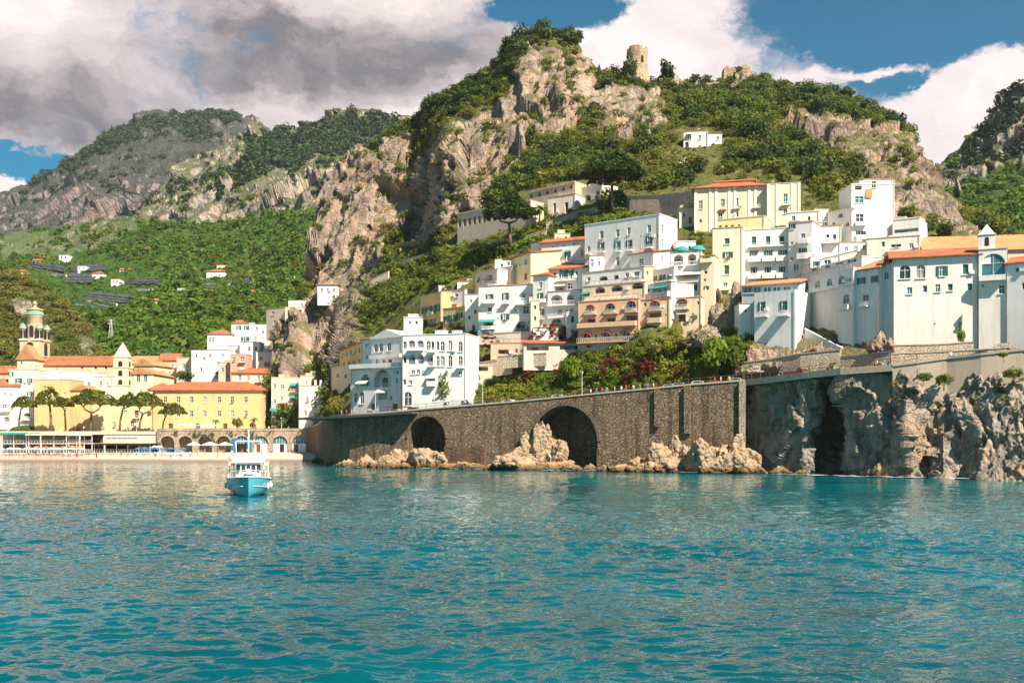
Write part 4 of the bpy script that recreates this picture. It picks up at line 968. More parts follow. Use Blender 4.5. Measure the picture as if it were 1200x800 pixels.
H('terrace storey with segmental arches and green awnings above the peach hotel', 682, 756, 336, 362, (.74, .58, .42), yt1=329, Y=233, Y1=225, d=6, group=g, ops=[('A', 703, 340, 12, 7), ('A', 723, 338, 14, 7), ('A', 747, 335, 13, 7), ('L', 687, 345, 8, 5)], bal=[('r', 716, 348, 62, 5, 1.0), ('w', 687, 343, 9, 3, 1., TEALAW)])
H('peach hotel with two rows of red hooded arched balconies', 677, 749, 354, 412, PE, yt1=349.5, Y=229, d=7, group=g, name='hotel', cat='hotel', sink=3,
  ops=[('h', 693, 361, 7, 9), ('h', 716.5, 359.5, 8, 9), ('h', 741, 357, 8, 10), ('L', 693, 376, 10, 5), ('L', 716.5, 375, 10, 5), ('L', 741, 372.5, 14, 6), ('h', 688, 393, 9, 7), ('h', 711, 391.5, 9, 7), ('h', 734, 390, 9, 8), ('w', 698, 394, 3, 6), ('w', 722, 393, 3, 6), ('w', 744, 390, 3, 6)],
  bal=[('r', 693, 366, 14, 4, 1.0), ('r', 717, 365, 16, 4, 1.), ('r', 741, 363, 14, 4.5, 1.), ('s', 712, 380, 68, 4.5, 1.1), ('r', 712, 398, 68, 5, 1.2)])
H('peach house with one red hooded arch and a dark balcony door', 749, 785, 352, 388, (.74, .50, .32), yt1=349.5, Y=223.5, d=6, group=g, sink=3, ops=[('h', 769, 356.5, 9, 9), ('L', 768, 370, 14, 7), ('R', 780, 369, 2.4, 2.6), ('R', 757, 370, 2, 2.2), ('w', 756, 357, 3, 5)], bal=[('r', 769, 361.5, 15, 4, 1.), ('s', 768, 375, 15, 5, 1.)])
H('cream house with red hooded arch and tall dark door above the rock', 785, 822, 349.5, 382, (.76, .60, .40), yt1=347.5, Y=222, d=3, group=g, sink=3, ops=[('h', 800, 354, 10, 10), ('d', 799.5, 371.5, 8, 11), ('w', 812, 368, 2, 3), ('w', 818, 355, 2, 4)], bal=[('r', 800, 359.5, 16, 4.5, 1.), ('w', 799.5, 366.5, 12, 1.5, .7, CREAMAW)])
H('white terrace storey with teal awning between the peach and cream houses', 756, 787, 335, 356, WH, yt1=330, Y=227, d=7, group=g, ops=[('L', 773, 342, 4, 6), ('w', 761, 340, 4, 5), ('w', 780, 340, 4, 5)], bal=[('w', 774, 336.5, 19, 3, 1.2, TEALAW), ('s', 771, 346, 30, 5, 1.)])
H('white storey with broad dark windows and roof deck behind the teal awning', 764, 790, 318, 340, WH, yt1=313, Y=232, d=7, group=g, ops=[('w', 776, 325, 8, 7), ('b', 784, 325, 5, 7), ('w', 768, 326, 4, 6)], bal=[('s', 777, 331, 24, 3, .8)])
H('cream stair tower with two small square windows', 754.5, 765, 312, 350, (.62, .50, .36), Y=229, d=5, group=g, ops=[('w', 758.5, 320, 2.6, 5), ('w', 758.5, 333, 2.4, 4)])
H('white villa with two arched balconies and long cream awning', 786, 822, 296, 352, WH, yt1=294, Y=228, d=7, group=g, sink=3, ops=[('A', 795, 305, 11, 13), ('A', 811, 304, 10, 13), ('g', 800, 337, 5, 10), ('g', 812, 337, 5, 8), ('L', 803, 324, 30, 5)], bal=[('r', 795, 310, 12, 3), ('r', 811, 309, 12, 3), ('w', 804, 320, 36, 4, 1.5, CREAMAW), ('r', 803, 328, 32, 5, 1.1)],
  extra=lambda root, f, w, d, h, m: [MB().lathe([(1.9, 0), (1.75, .5), (1.2, 1.0), (.4, 1.25), (0, 1.3)], 14, (x, 1.6, h+.3)).tube([(x-1.8, .2, h-.7), (x-1.8, .2, h+.3)], .05, 5).build('awning', TEALAW, root) for x in (-1.2, 2.2)])
H('narrow cream house with three small stacked windows', 821, 837, 300, 362, CR, yt1=299, Y=225, d=6, group=g, sink=4, ops=[('g', 828, 301, 4, 7), ('w', 827, 319, 4, 4), ('g', 828, 337, 3, 4), ('w', 826, 328, 3, 3)], bal=[('s', 828, 305, 14, 3.5, .7)])
H('cream tower house with green shutters beside the rock spur', 835, 870, 268, 348, (.80, .68, .50), yt1=266, Y=229, d=8, group=g, sink=4, ops=[('G', 852, 282.5, 6, 7), ('g', 853, 298.5, 6, 7), ('G', 851.5, 316, 6, 11), ('b', 850, 334, 5, 6)], bal=[('r', 850, 338, 10, 3)], extra=pots(1, 21))
H('yellow penthouse with arched openings on the cream tower house', 841, 896, 258, 270, (.80, .62, .34), yt1=253, Y=238, d=7, group=g, ops=R('A', [844, 851, 858], 266, 4, 4, -.05)+[('w', 866, 265, 3, 4)])
H('white hotel with three rows of green shuttered balcony windows', 868, 926, 270, 338, WH, yt1=267, Y=231, d=10, group=g, name='hotel', cat='hotel', sink=5,
  ops=R('G', [883.5, 900, 916.5], 282, 5.6, 10, -.02)+R('g', [883.5, 900.5, 917], 297.5, 5, 8, -.02)+R('g', [883.5, 900, 916.5], 317.5, 3.6, 9, -.02),
  bal=[('r', 900, 287, 46, 2.5, .6), ('s', 884, 303.5, 15, 5.5), ('s', 900.5, 303, 15, 5.5), ('s', 917, 302.5, 15, 5.5), ('s', 884, 323.5, 15, 5.5), ('s', 900.5, 323, 15, 5.5), ('s', 917, 322.5, 15, 5.5)])
H('white stepped house with round corner balconies right of the shuttered hotel', 924, 952, 262, 340, WH, yt1=259, Y=227, d=9, group=g, sink=5, ops=[('g', 928.5, 264, 4, 8), ('w', 941, 277, 5, 7), ('R', 928, 285, 4, 4), ('g', 941, 294, 5, 7), ('R', 928, 303, 4, 4), ('w', 933, 313, 6, 7), ('w', 945, 314, 4, 6)], bal=[('s', 942, 282, 12, 5, 1.1), ('s', 941, 300, 12, 6, 1.1)], extra=pots(2, 31))
H('white house with flat terraces and one small square window', 950, 986, 266, 335, WH, yt1=264, Y=232, d=9, group=g, sink=5, ops=[('w', 956, 293, 5, 6), ('b', 961, 277, 4, 8), ('w', 970, 278, 4, 7), ('w', 978, 278, 4, 7)], bal=[('r', 972, 283, 22, 3)], extra=pots(1, 32))
H('white rooftop room with red parapet behind the stepped house', 921, 960, 250, 268, WH, yt1=247, Y=243, d=7, group=g, ops=[('w', 930, 256, 4, 6), ('w', 948, 256, 3, 5)])
H('white house lower terrace row with green windows above the arched gallery', 938, 1010, 318, 345, WH, yt1=296, Y=216, Y1=198, d=8, group=g, ops=[('g', 941, 315, 4, 7), ('G', 970, 309.5, 6, 9), ('g', 998.5, 303.5, 5, 8), ('w', 955, 313, 8, 6), ('w', 984, 307, 8, 6)], bal=[('r', 985, 297, 46, 3, .6)])
H('white gallery with four arched windows over the stair recess', 932, 1000, 329, 345, WH, yt1=314.5, Y=212, Y1=196, d=7, sink=.3, group=g, ops=[('a', 944.5, 335.5, 6, 9), ('a', 958, 333, 6, 9), ('a', 972, 330.5, 6, 9), ('a', 986, 328, 7, 10), ('R', 996, 328, 3, 4)])
H('plain stuccoed undercroft wall behind the outdoor stair', 934, 984, 345, 425, (.66, .62, .56), yt1=338, Y=212.5, Y1=200, d=4, sink=4, group=g, name='undercroft', cat='wall', ops=[])
H('white block with two balconied windows and terracotta terrace roof', 884, 932, 343, 412, WH, yt1=343, Y=206, Y1=201, d=10, group=g, sink=3, ops=[('g', 893, 359, 4.4, 11), ('g', 918.5, 358, 4.4, 11)], bal=[('r', 893.5, 369, 14, 3.5, 1.2), ('r', 918.5, 368, 14, 3.5, 1.2)], cornice=False)
H('glazed terrace room under an orange tiled lean-to roof', 869, 936, 336, 352, (.50, .55, .55), Y=210, Y1=204, d=8, roof='shed', rise=1.8, group=g, sink=8, ops=R('b', [876, 887, 899, 910, 922], 340, 9, 6.5, -.03), tile=TILE2, name='terrace_room')
H('low pale wall block in the shade left of the balconied white block', 866, 886, 356, 402, WW, Y=209, d=6, group=g, sink=4, ops=[('w', 874, 364, 3, 4)])
H('white house with bay and pale orange tiled roof left of the convent', 999, 1031, 318, 387, WH, yt1=313, Y=197, d=5, roof='shed', rise=2.0, group=g, sink=5, tile=TILE2, ops=[('g', 1009.5, 329, 5, 8), ('g', 1025, 327, 4, 8), ('A', 992+1, 350, 8, 11), ('w', 1014.5, 349, 7, 8)], bal=[('s', 993, 360, 12, 4, 1.1), ('r', 1014, 357, 9, 3)])
H('white house with oriel window between shadowed wall and gallery', 982, 1000, 338, 385, WH, yt1=335, Y=199.5, d=7, group=g, sink=5, ops=[('a', 991.5, 350, 7, 11)], bal=[('s', 991, 360, 12, 4, .9)])
H('tall white corner house with one dark window against the convent', 1031, 1047, 309, 392, WH, yt1=307, Y=193, d=3, group=g, sink=5, ops=[('w', 1038.5, 323, 5, 8), ('w', 1029+3, 346, 4, 6)], roof='shed', rise=1.5, tile=TILE)
H('large white convent with red roof, green shutters and tall blank base wall', 1046, 1147, 303, 402, (.80, .74, .66), yt1=298, Y=190, d=13, roof='gable', rise=2.4, group='convent buildings at the right', name='convent', cat='convent', sink=5, over=.7,
  ops=[('a', 1060.5, 318.5, 13, 16), ('a', 1079, 318, 11, 16), ('g', 1104, 317.5, 7, 12), ('G', 1131.5, 315.5, 7, 12), ('T', 1066, 340.5, 6, 8), ('T', 1084, 338.5, 5, 8), ('T', 1099, 337.5, 6, 9), ('G', 1113.5, 336.5, 6, 8), ('G', 1136.5, 336, 6, 8)])
H('white convent chapel wing with a great glazed arch and small balcony', 1147, 1180, 293, 400, (.80, .75, .68), yt1=291, Y=185, Y1=183, d=14, group='convent buildings at the right', name='chapel_wing', cat='convent', sink=5, par=.2,
  ops=[('a', 1164, 312, 28, 30, GLASSB), ('R', 1151.5, 335, 3, 4), ('w', 1174, 339, 7, 10)], bal=[('s', 1163, 325.5, 31, 5, 1.1)])
H('white right end house of the convent with orange roof edge', 1180, 1225, 309, 400, (.80, .76, .70), yt1=305, Y=182.6, d=12, group='convent buildings at the right', name='convent_house', cat='convent', sink=5, roof='gable', rise=2., ops=[('w', 1192, 316, 4, 5), ('w', 1200, 375-40, 5, 8)])
H('long low building with pale orange roof behind the convent', 1084, 1240, 295, 310, BE, yt1=284, Y=226, Y1=222, d=13, roof='gable', rise=4.4, group='convent buildings at the right', name='long_building', cat='building', tile=TILE2, over=.5, ops=[])
# ------------------------------------------------------------------ upper houses
g = 'buildings on the upper slope'
H('cream palazzo with stone pilasters and red hipped roof above the hotels', 814, 899, 221, 270, (.74, .60, .42), yt1=217, Y=263, d=13, roof='hip', rise=2.8, group=g, name='palazzo', cat='palazzo', over=.7, sink=5,
  ops=R('b', [821, 847, 863, 886.5], 240, 4.6, 10, -.07)+R('w', [844, 863, 886.5], 252, 5, 5, -.03)+[('w', 821, 259, 3, 4), ('w', 897, 262, 4, 5)], bal=[('r', 847, 244, 9, 2.5, .6), ('r', 863, 243, 9, 2.5, .6), ('r', 886.5, 242, 9, 2.5, .6)],
  extra=lambda root, f, w, d, h, m: [MB().bx(x*w-.35, x*w+.35, -.14, .02, -3, h-.3).bx(x*w-.5, x*w+.5, -.2, .02, h-.3, h-.05).build('pilaster', plaster(WW), root) for x in (-.485, -.28, -.2, -.02, .06, .26, .34, .485)])
H('cream palazzo end bay with balustraded flat roof', 899, 938, 216, 272, (.76, .63, .45), yt1=214, Y=258, d=12, group=g, name='palazzo', cat='palazzo', sink=5, ops=[('b', 920.5, 233, 5, 12), ('w', 920.5, 248, 4, 5), ('w', 930, 262, 4, 5)], bal=[('r', 920.5, 238.5, 10, 3, .7)],
  extra=lambda root, f, w, d, h, m: [MB().bx(x*w-.35, x*w+.35, -.14, .02, -3, h-.1).build('pilaster', plaster(WW), root) for x in (-.46, -.2, .25, .46)])
H('white attic storey with tiled roof on the cream palazzo', 838, 884, 214, 224, WH, yt1=211, Y=268, d=7, roof='gable', rise=1.2, group=g, ops=[('w', 850, 218, 3, 3)])
H('tall white villa with stepped roof terraces and red beach towel railing', 998, 1048, 216, 285, WH, yt1=216, Y=238, d=9, group=g, name='villa', cat='villa', sink=6, ops=[('w', 1007, 234, 10, 8), ('w', 1007.5, 256, 9, 11), ('g', 1009, 274, 6, 7), ('w', 1024, 218, 5, 4), ('L', 1006, 220, 8, 5)], bal=[('s', 1008, 262, 13, 3.5, .9), ('s', 1009, 278, 14, 4, 1.), ('w', 1018, 226, 8, 9, .3, plain('orange_cloth', (.55, .22, .08), .9))], extra=pots(3, 41))
H('white top storey room with chimney on the tall villa', 1012, 1046, 210, 218, WH, Y=241, d=6, group=g, ops=[('w', 1024, 214, 5, 4)], chim=2)
H('white sloping wing with small windows on the left of the tall villa', 970, 999, 250, 290, WW, yt1=230, Y=243, Y1=238, d=8, roof='shed', rise=.6, group=g, sink=5, tile=plaster(WW), ops=[('w', 985, 252, 4, 4), ('w', 993, 263, 4, 5), ('w', 977, 262, 3, 3), ('w', 991, 240, 3, 3)])
H('white lower terrace block with tiled edge right of the tall villa', 1046, 1078, 258, 300, WH, Y=232, Y1=229, d=10, group=g, sink=6, ops=[('L', 1062, 270, 28, 4), ('w', 1052, 284, 5, 6), ('w', 1070, 284, 4, 6)], bal=[('s', 1050, 279, 56, 5, 1.4)], extra=pots(1, 43))
H('long white terrace wall block below the tall villa', 1016, 1078, 280, 305, (.78, .70, .60), Y=226, Y1=222, d=8, group=g, sink=5, ops=[('T', 1035, 286, 4, 6), ('w', 1050, 288, 12, 4), ('w', 1068, 288, 5, 6)], bal=[('r', 1052, 292, 28, 4, .8)], extra=pots(1, 44))
H('white farmhouse with an outside stair alone on the green hill', 801, 829, 155, 178, WW, yt1=153, Y=331, d=9, group=g, name='farmhouse', sink=4, ops=[('w', 808, 160, 4, 7), ('d', 805, 170, 4, 7), ('w', 820, 161, 3, 5)])
H('low white farm building with arched bay right of the hill farmhouse', 829, 846, 157, 182, WH, Y=329, d=8, group=g, name='farmhouse', sink=4, ops=[('A', 836, 172, 6, 8), ('w', 841, 162, 3, 4)])
H('white path-side building with open arches below the umbrella pine', 676, 706, 222, 250, WW, yt1=216, Y=303, Y1=296, d=7, group=g, sink=4, ops=[('A', 690, 232, 5, 6), ('w', 700, 226, 3, 5)])
H('narrow white ruin with three buttresses beside the cemetery arcade', 642, 674, 232, 262, (.80, .70, .58), yt1=226, Y=299, Y1=294, d=6, group=g, sink=4, ops=[('d', 650, 244, 3, 12), ('d', 664, 243, 4, 12)])
H('tiny white hut with red roof above the path wall', 690, 703, 213, 222, WH, Y=312, d=6, roof='gablef', rise=1.2, group=g, ops=[('w', 697, 217, 2.5, 3)])
H('small white shed beside the rocks at the headland foot', 1089-12, 1090, 287, 300, (.6, .53, .45), Y=244, d=6, group=g, ops=[('w', 1084, 292, 3, 4)])
# gap fillers seen between the bigger houses
g = 'houses stacked up the slope'
for a in (
    ('narrow white house with green door squeezed beside the peach hotel', 664, 679, 366, 400, WH, 236, [('G', 671, 374, 4, 8), ('w', 671, 388, 4, 5)]),
    ('white plastered annex above the flower terrace', 625, 655, 384, 400, WH, 238, [('w', 634, 390, 4, 5), ('w', 646, 390, 4, 5)]),
    ('low restaurant pavilion with long red roof and white railing above the vines', 613, 690, 402, 413, (.62, .50, .42), 231, [('L', 630, 408, 26, 5), ('L', 668, 407, 24, 5)]),
    ('beige terrace house between yellow house and broad white house', 536, 560, 398, 425, (.66, .52, .40), 246, [('A', 553, 412, 8, 6), ('w', 545, 408, 3, 4)]),
    ('beige terrace wall house with round window above the road', 548, 583, 428, 470, (.55, .46, .36), 238, [('R', 559, 443, 8, 9), ('L', 560, 424+8, 24, 5)]),
    ('red brown stone terrace house under the bougainvillea', 575, 612, 402, 425, (.50, .36, .26), 240, [('L', 590, 412, 12, 5), ('w', 605, 411, 3, 5)])):
    H(a[0], a[1], a[2], a[3], a[4], a[5], Y=a[6], d=6, group=g, ops=a[7], roof='shed' if 'red roof' in a[0] else 'flat', rise=1.)
for a in (
    ('small cream house with balcony between arch house and slim tower', 622, 632, 352, 390, CR, 243, [('w', 627, 360, 3, 5), ('w', 627, 373, 3, 5)]),
    ('white cube house with blue door behind the yellow three-storey house', 514, 538, 335, 352, WH, 288, [('b', 520, 343, 4, 6), ('w', 530, 341, 3, 4)]),
    ('low white shed on the slope left of the pinkish house', 536, 558, 330, 346, WW, 283, [('w', 543, 338, 3, 4), ('d', 552, 340, 3, 7)]),
    ('cream rooftop room above the long white house', 650, 668, 274, 286, CR, 262, [('w', 656, 280, 3, 4), ('w', 663, 279, 3, 4)]),
    ('white house with three small windows under the stair tower', 746, 766, 338, 356, WH, 228.5, [('w', 750, 346, 2.5, 4), ('w', 756, 346, 2.5, 4), ('w', 762, 345, 2.5, 4)]),
    ('white gabled store house behind the villa with awnings', 792, 815, 283, 299, WW, 236, [('w', 800, 290, 3, 4), ('w', 808, 290, 3, 4)]),
    ('white stair house between cream tower and shuttered hotel', 862, 873, 290, 340, WH, 228, [('w', 867, 300, 3, 4), ('w', 867, 316, 3, 4), ('w', 867, 331, 3, 4)]),
    ('white terrace room above the lower terrace row', 950, 982, 301, 318, WH, 220, [('g', 957, 309, 4, 6), ('w', 970, 307, 8, 5)]),
    ('narrow white house with roof tank left of the sloping wing', 955, 972, 246, 272, WH, 246, [('w', 960, 254, 3, 5), ('w', 967, 262, 3, 4)]),
    ('white house with pergola roof under the tall villa', 984, 1020, 284, 306, WW, 230, [('w', 992, 292, 4, 6), ('w', 1003, 291, 4, 6), ('b', 1013, 290, 4, 6)]),
    ('cream house corner beside the palazzo garden', 796, 814, 244, 268, (.7, .58, .42), 266, [('w', 802, 252, 3, 5), ('d', 809, 258, 3, 8)]),
    ('pink washed house left of the terracotta red one', 256, 271, 425, 452, (.70, .48, .38), 383, [('w', 261, 433, 3, 5), ('w', 267, 441, 3, 4)]),
    ('small white house stepping down beside the rock at the old town', 300, 319, 412, 440, WH, 389, [('w', 306, 420, 3, 4), ('g', 313, 427, 3, 5)]),
    ('cream house with roof pergola right of the cream six-storey house', 352, 372, 440, 470, CR, 345, [('w', 358, 448, 3, 5), ('w', 366, 450, 3, 5)])):
    H(a[0], a[1], a[2], a[3], a[4], a[5], Y=a[6], d=6, group=g, ops=a[7], extra=pots(2, int(a[1])))
# hamlet in the valley
g = 'hamlet houses up the valley'
for lab, a, b, yt, yb, c, Yv, rf in (
    ('white farmhouse with red roof lowest in the valley hamlet', 242, 264, 318, 327, WH, 640, 'hip'), ('cream house with flat roof above the valley farmhouse', 254, 268, 311, 318, CR, 668, 'flat'),
    ('pale house topmost in the valley hamlet', 268, 286, 306, 313, WW, 690, 'gable'), ('long white shed right of the valley hamlet', 346, 362, 323, 329, WH, 610, 'flat'),
    ('square cream villa among the dark lemon nets', 108, 122, 320, 330, WW, 700, 'hip'), ('tiny white cottage beside the lemon terraces', 91, 101, 312, 317, WH, 740, 'flat'),
    ('small pale house above the white terrace walls', 140, 150, 316, 321, WW, 720, 'gable'), ('white cottage high at the foot of the far mountain', 69, 80, 299, 304, WH, 800, 'flat'),
    ('pale cottage with red roof on the dark netted slope', 145, 152, 305, 310, CR, 780, 'gable'), ('low white shed at the edge of the woods', 196, 208, 319, 323, WW, 700, 'flat'), ('cream cottage with red roof left of the long black lemon net', 18, 27, 318, 324, CR, 720, 'gable'), ('white two-roomed cottage between two lemon nets', 130, 140, 327, 333, WH, 660, 'flat'), ('pale farmhouse above the green netted grove', 176, 188, 352, 359, WW, 560, 'hip'),
    ('small white cottage in the woods right of the cathedral tower', 208, 216, 338, 343, WH, 600, 'flat'), ('cream farmhouse among trees below the hamlet', 286, 297, 342, 348, CR, 570, 'gable'), ('white cottage beside the terrace wall right of the hamlet', 312, 322, 315, 320, WH, 640, 'flat'), ('pale cottage with red roof high in the valley woods', 180, 190, 300, 305, WW, 770, 'gable'),
    ('white cottage at far left under the grey cliffs', 38, 46, 305, 309, WH, 790, 'gable')):
    H(lab, a, b, yt, yb, c, Y=Yv, d=8, group=g, roof=rf, rise=1.8, name='farmhouse', ops=R('w', [a+(b-a)*.25, a+(b-a)*.7], (yt+yb)/2, 1.6, 3), det=False, sink=6)

# ================================================================== sea wall, road, beach, promenade
WALLST = mat_stone('sea_wall_stone', (.15, .105, .068), (.31, .22, .145), (.13, .095, .066), 1.35, .9, .9)
STONE = mat_stone('pale_stone', (.42, .34, .25), (.52, .43, .32), (.30, .25, .19), 1.6, .6, .4)
STONED = mat_stone('arcade_stone', (.34, .27, .19), (.42, .34, .25), (.22, .18, .13), 1.5, .6, .5)
ASPH = plain('asphalt', (.055, .053, .05), .95, var=.2)
COPE = plain('coping_stone', (.42, .33, .24), .9, var=.2)
CONCW = plaster((.42, .34, .26))
V2 = lambda px, Y: Vector(((px-CX)/F*Y, Y, 0))
WL = [(358, 333), (367, 318), (374, 285), (381, 255), (391, 236), (410, 229.5), (440, 226), (600, 213.4), (770, 200.9), (806, 198.5), (872, 194.8)]
ZT = [(358, 502), (367, 500), (374, 497), (381, 491), (391, 487.5), (410, 486.3), (440, 484.6), (600, 471.5), (770, 455), (806, 451.5), (872, 446.5)]
def ztop(px): 
    Y = np.interp(px, [a for a, _ in WL], [b for _, b in WL]); return zof(np.interp(px, [a for a, _ in ZT], [b for _, b in ZT]), Y)
wall = thing('sea_wall', 'long dark stone sea wall carrying the coast road, with two great arches', 'sea wall', V2(600, 213.4))
o0 = Vector(wall.location)
A, B = V2(440, 226), V2(872, 194.8)
wl = (B-A).length; tx = (B-A)/wl; nn = Vector((tx.y, -tx.x, 0))
def wl3(u, v, dp): return tuple(A+tx*u-nn*dp+Vector((0, 0, v))-o0)
pn = Panel(A, tx, nn, wl, 0, 1.5, 30, wl3)
u_of = lambda px: pn.uv(px, 500)[0]
zt_u = lambda u: float(np.interp(u, [u_of(p) for p, _ in ZT[6:]], [ztop(p) for p, _ in ZT[6:]]))
def arch_pts(pa, pb, ytop, zb):
    u0, u1 = u_of(pa), u_of(pb); v1 = pn.uv((pa+pb)/2, ytop)[1]; r = (u1-u0)/2; n = 20; ry = min(r*1.05, v1-zb)
    return [(u0, zb), (u1, zb)]+[((u0+u1)/2+r*math.cos(math.pi*i/n), v1-ry+ry*math.sin(math.pi*i/n)) for i in range(n+1)]
ARCH = [arch_pts(478, 522, 487.5, -1.2), arch_pts(625, 700, 475, -1.2)]
mb = MB()
for q in ARCH: pn.holes.append(('z', q, 0, 0, 0, 0, None))
us = [u_of(p) for p, _ in ZT[6:]]
pn.mesh(mb, [(0, -1.5), (wl, -1.5)]+[(u, zt_u(u)-.02) for u in us[::-1]], lambda q: 6.5)
for q in ARCH: mb.add([wl3(u, v, 6.5) for u, v in q], [tuple(range(len(q)))])
for (p0, Y0), (p1, Y1) in zip(WL[:6], WL[1:7]):
    a, b = V2(p0, Y0)-o0, V2(p1, Y1)-o0
    mb.quad((a.x, a.y, -1.5), (b.x, b.y, -1.5), (b.x, b.y, ztop(p1)-.02), (a.x, a.y, ztop(p0)-.02))
e = wl3(wl, 0, 0); e2 = wl3(wl, 0, 7)
mb.quad((e[0], e[1], -1.5), (e2[0], e2[1], -1.5), (e2[0], e2[1], ztop(872)-.02), (e[0], e[1], ztop(872)-.02))
mb.build('wall', WALLST, wall)
for q in ARCH:
    rb = MB(); c = sum((u for u, _ in q), 0)/len(q); sp = q[2][1]
    arc = q[2:]
    for i in range(len(arc)-1):
        (ua, va), (ub, vb) = arc[i], arc[i+1]; k = 1.10
        f = lambda u, v, s, d: wl3(c+(u-c)*s, sp+(v-sp)*s, d)
        rb.quad(f(ua, va, 1.002, -.18), f(ub, vb, 1.002, -.18), f(ub, vb, k, -.18), f(ua, va, k, -.18))
        rb.quad(f(ua, va, k, -.18), f(ub, vb, k, -.18), f(ub, vb, k, .02), f(ua, va, k, .02))
        rb.quad(f(ua, va, 1.002, -.18), f(ub, vb, 1.002, -.18), f(ub, vb, 1.002, .02), f(ua, va, 1.002, .02))
    rb.build('arch_ring', mat_stone('arch_rim_stone', (.13, .10, .075), (.18, .14, .10), (.09, .07, .055), 1.5, .7, .6), wall)
for px, w_, yb in ((770.5, 1.0, 500), (806, 1.3, 508), (870, 1.1, 545)):
    u = u_of(px); pb = MB(); pbox(pb, pn, u-w_/2, u+w_/2, pn.uv(px, yb)[1], zt_u(u)-.1, -.55, .01); pb.build('buttress', STONED if px > 860 else WALLST, wall)
pb = MB(); pbox(pb, pn, u_of(523), u_of(570), -1.4, pn.uv(545, 523)[1], -1.0, .01); pb.build('plinth', mat_stone('rusty_stone', (.13, .075, .045), (.17, .10, .06), (.08, .06, .05), .9, .4, .9), wall)
pb = MB(); pbox(pb, pn, u_of(700.5), u_of(744), -1.4, pn.uv(720, 527)[1], -.7, .01); pb.build('plinth', WALLST, wall)
# coping: follows the sloping top
cb = MB()
def strip(mb, pts, z0, z1, w0, w1, o):
    """box-section strip along points (px, Y, ztop): w0..w1 metres inland"""
    vs = []
    for i, (x, y, z) in enumerate(pts):
        a = Vector(pts[max(i-1, 0)][:2]); b = Vector(pts[min(i+1, len(pts)-1)][:2]); d = (b-a).normalized(); nrm = Vector((-d.y, d.x))
        for w, zz in ((w0, z0), (w0, z1), (w1, z1), (w1, z0)): vs.append((x+nrm.x*w-o[0], y+nrm.y*w-o[1], z+zz-o[2]))
    m = len(pts)
    fs = [(i*4+j, i*4+4+j, i*4+4+(j+1) % 4, i*4+(j+1) % 4) for i in range(m-1) for j in range(4)]+[(0, 1, 2, 3), ((m-1)*4+3, (m-1)*4+2, (m-1)*4+1, (m-1)*4)]
    mb.add(vs, fs)
PTS = []
pxs = list(np.linspace(367, 391, 5))+list(np.linspace(396, 872, 40))
for p in pxs:
    Y = float(np.interp(p, [a for a, _ in WL], [b for _, b in WL])) if p < 440 else None
    if Y is None:
        k = (p-CX)/F; u = (k*A.y-A.x)/(tx.x-k*tx.y); v = A+tx*u; PTS.append((v.x, v.y, ztop(p)))
    else: v = V2(p, Y); PTS.append((v.x, v.y, ztop(p)))
strip(cb, PTS, .0, .32, -.16, .5, o0); cb.build('coping', COPE, wall)
# cliff-top part of the road: continues the same line over the shaded cliff
RL = [(872, 197.2, 446.3), (900, 192.5, 443), (940, 187, 438), (985, 181.5, 433), (1046, 176.5, 428.5), (1075, 175, 425), (1110, 173.5, 420), (1150, 170.5, 415.5), (1200, 168, 410), (1300, 161, 398), (1440, 153, 384)]
RP = [(*V2(p, Y).to_2d(), zof(y, Y)) for p, Y, y in RL]
def road_strip(name, pts, w0, w1, dz, mat, lab):
    mb = MB(); strip(mb, pts, dz-.5, dz, w0, w1, (0, 0, 0)); o = mb.build(name, mat); tag(o, lab, kind='structure'); return o
ALL = PTS[4:]+RP
road_strip('coast_road', ALL, .52, 11.5, -.45, ASPH, 'grey asphalt coast road climbing along the top of the sea wall')
road_strip('pavement', ALL, .53, 2.0, -.33, plain('pavement_stone', (.36, .30, .24), .9), 'narrow stone pavement behind the wall coping')
hp = [tuple(V2(p, Y).to_2d())+(zof(y, Y),) for p, Y, y in ((398, 246, 487.6), (440, 240, 485.6), (520, 232, 480.5))]
road_strip('hotel_forecourt', hp, -14, 8, -.55, ASPH, 'asphalt forecourt in front of the white hotel')
pw = thing('road_parapet', 'low parapet edge of the road above the shaded cliff', 'parapet', RP[0])
cb = MB(); strip(cb, RP[:5], -.9, .25, -.15, .4, RP[0]); cb.build('parapet', COPE, pw)
rt = thing('retaining_wall', 'smooth beige concrete wall holding the road above the sunlit rocks at right', 'retaining wall', RP[5])
cb = MB(); cols_ = RP[4:]
dn = [(1046, 176.3, 440), (1075, 174.2, 452), (1110, 172.6, 462), (1150, 169.6, 462), (1200, 167.2, 456), (1300, 160, 446), (1440, 152, 434)]
def lerp_col(tab, f): return Vector([float(np.interp(f, range(len(tab)), [q[k] for q in tab])) for k in range(3)])
tops_ = [tuple(c) for c in cols_]; bots_ = [tuple(V2(q[0], q[1]).to_2d())+(zof(q[2], q[1])-4,) for q in dn]
for i in range(30):
    a, b, c, d = lerp_col(tops_, i/5), lerp_col(tops_, (i+1)/5), lerp_col(bots_, (i+1)/5), lerp_col(bots_, i/5)
    o = Vector(RP[5]); cb.quad(*(tuple(v-o) for v in (d, c, b, a)))
cb.build('wall', CONCW, rt, True); cb = MB(); strip(cb, cols_, -.1, .3, -.2, .45, RP[5]); cb.build('coping', COPE, rt)
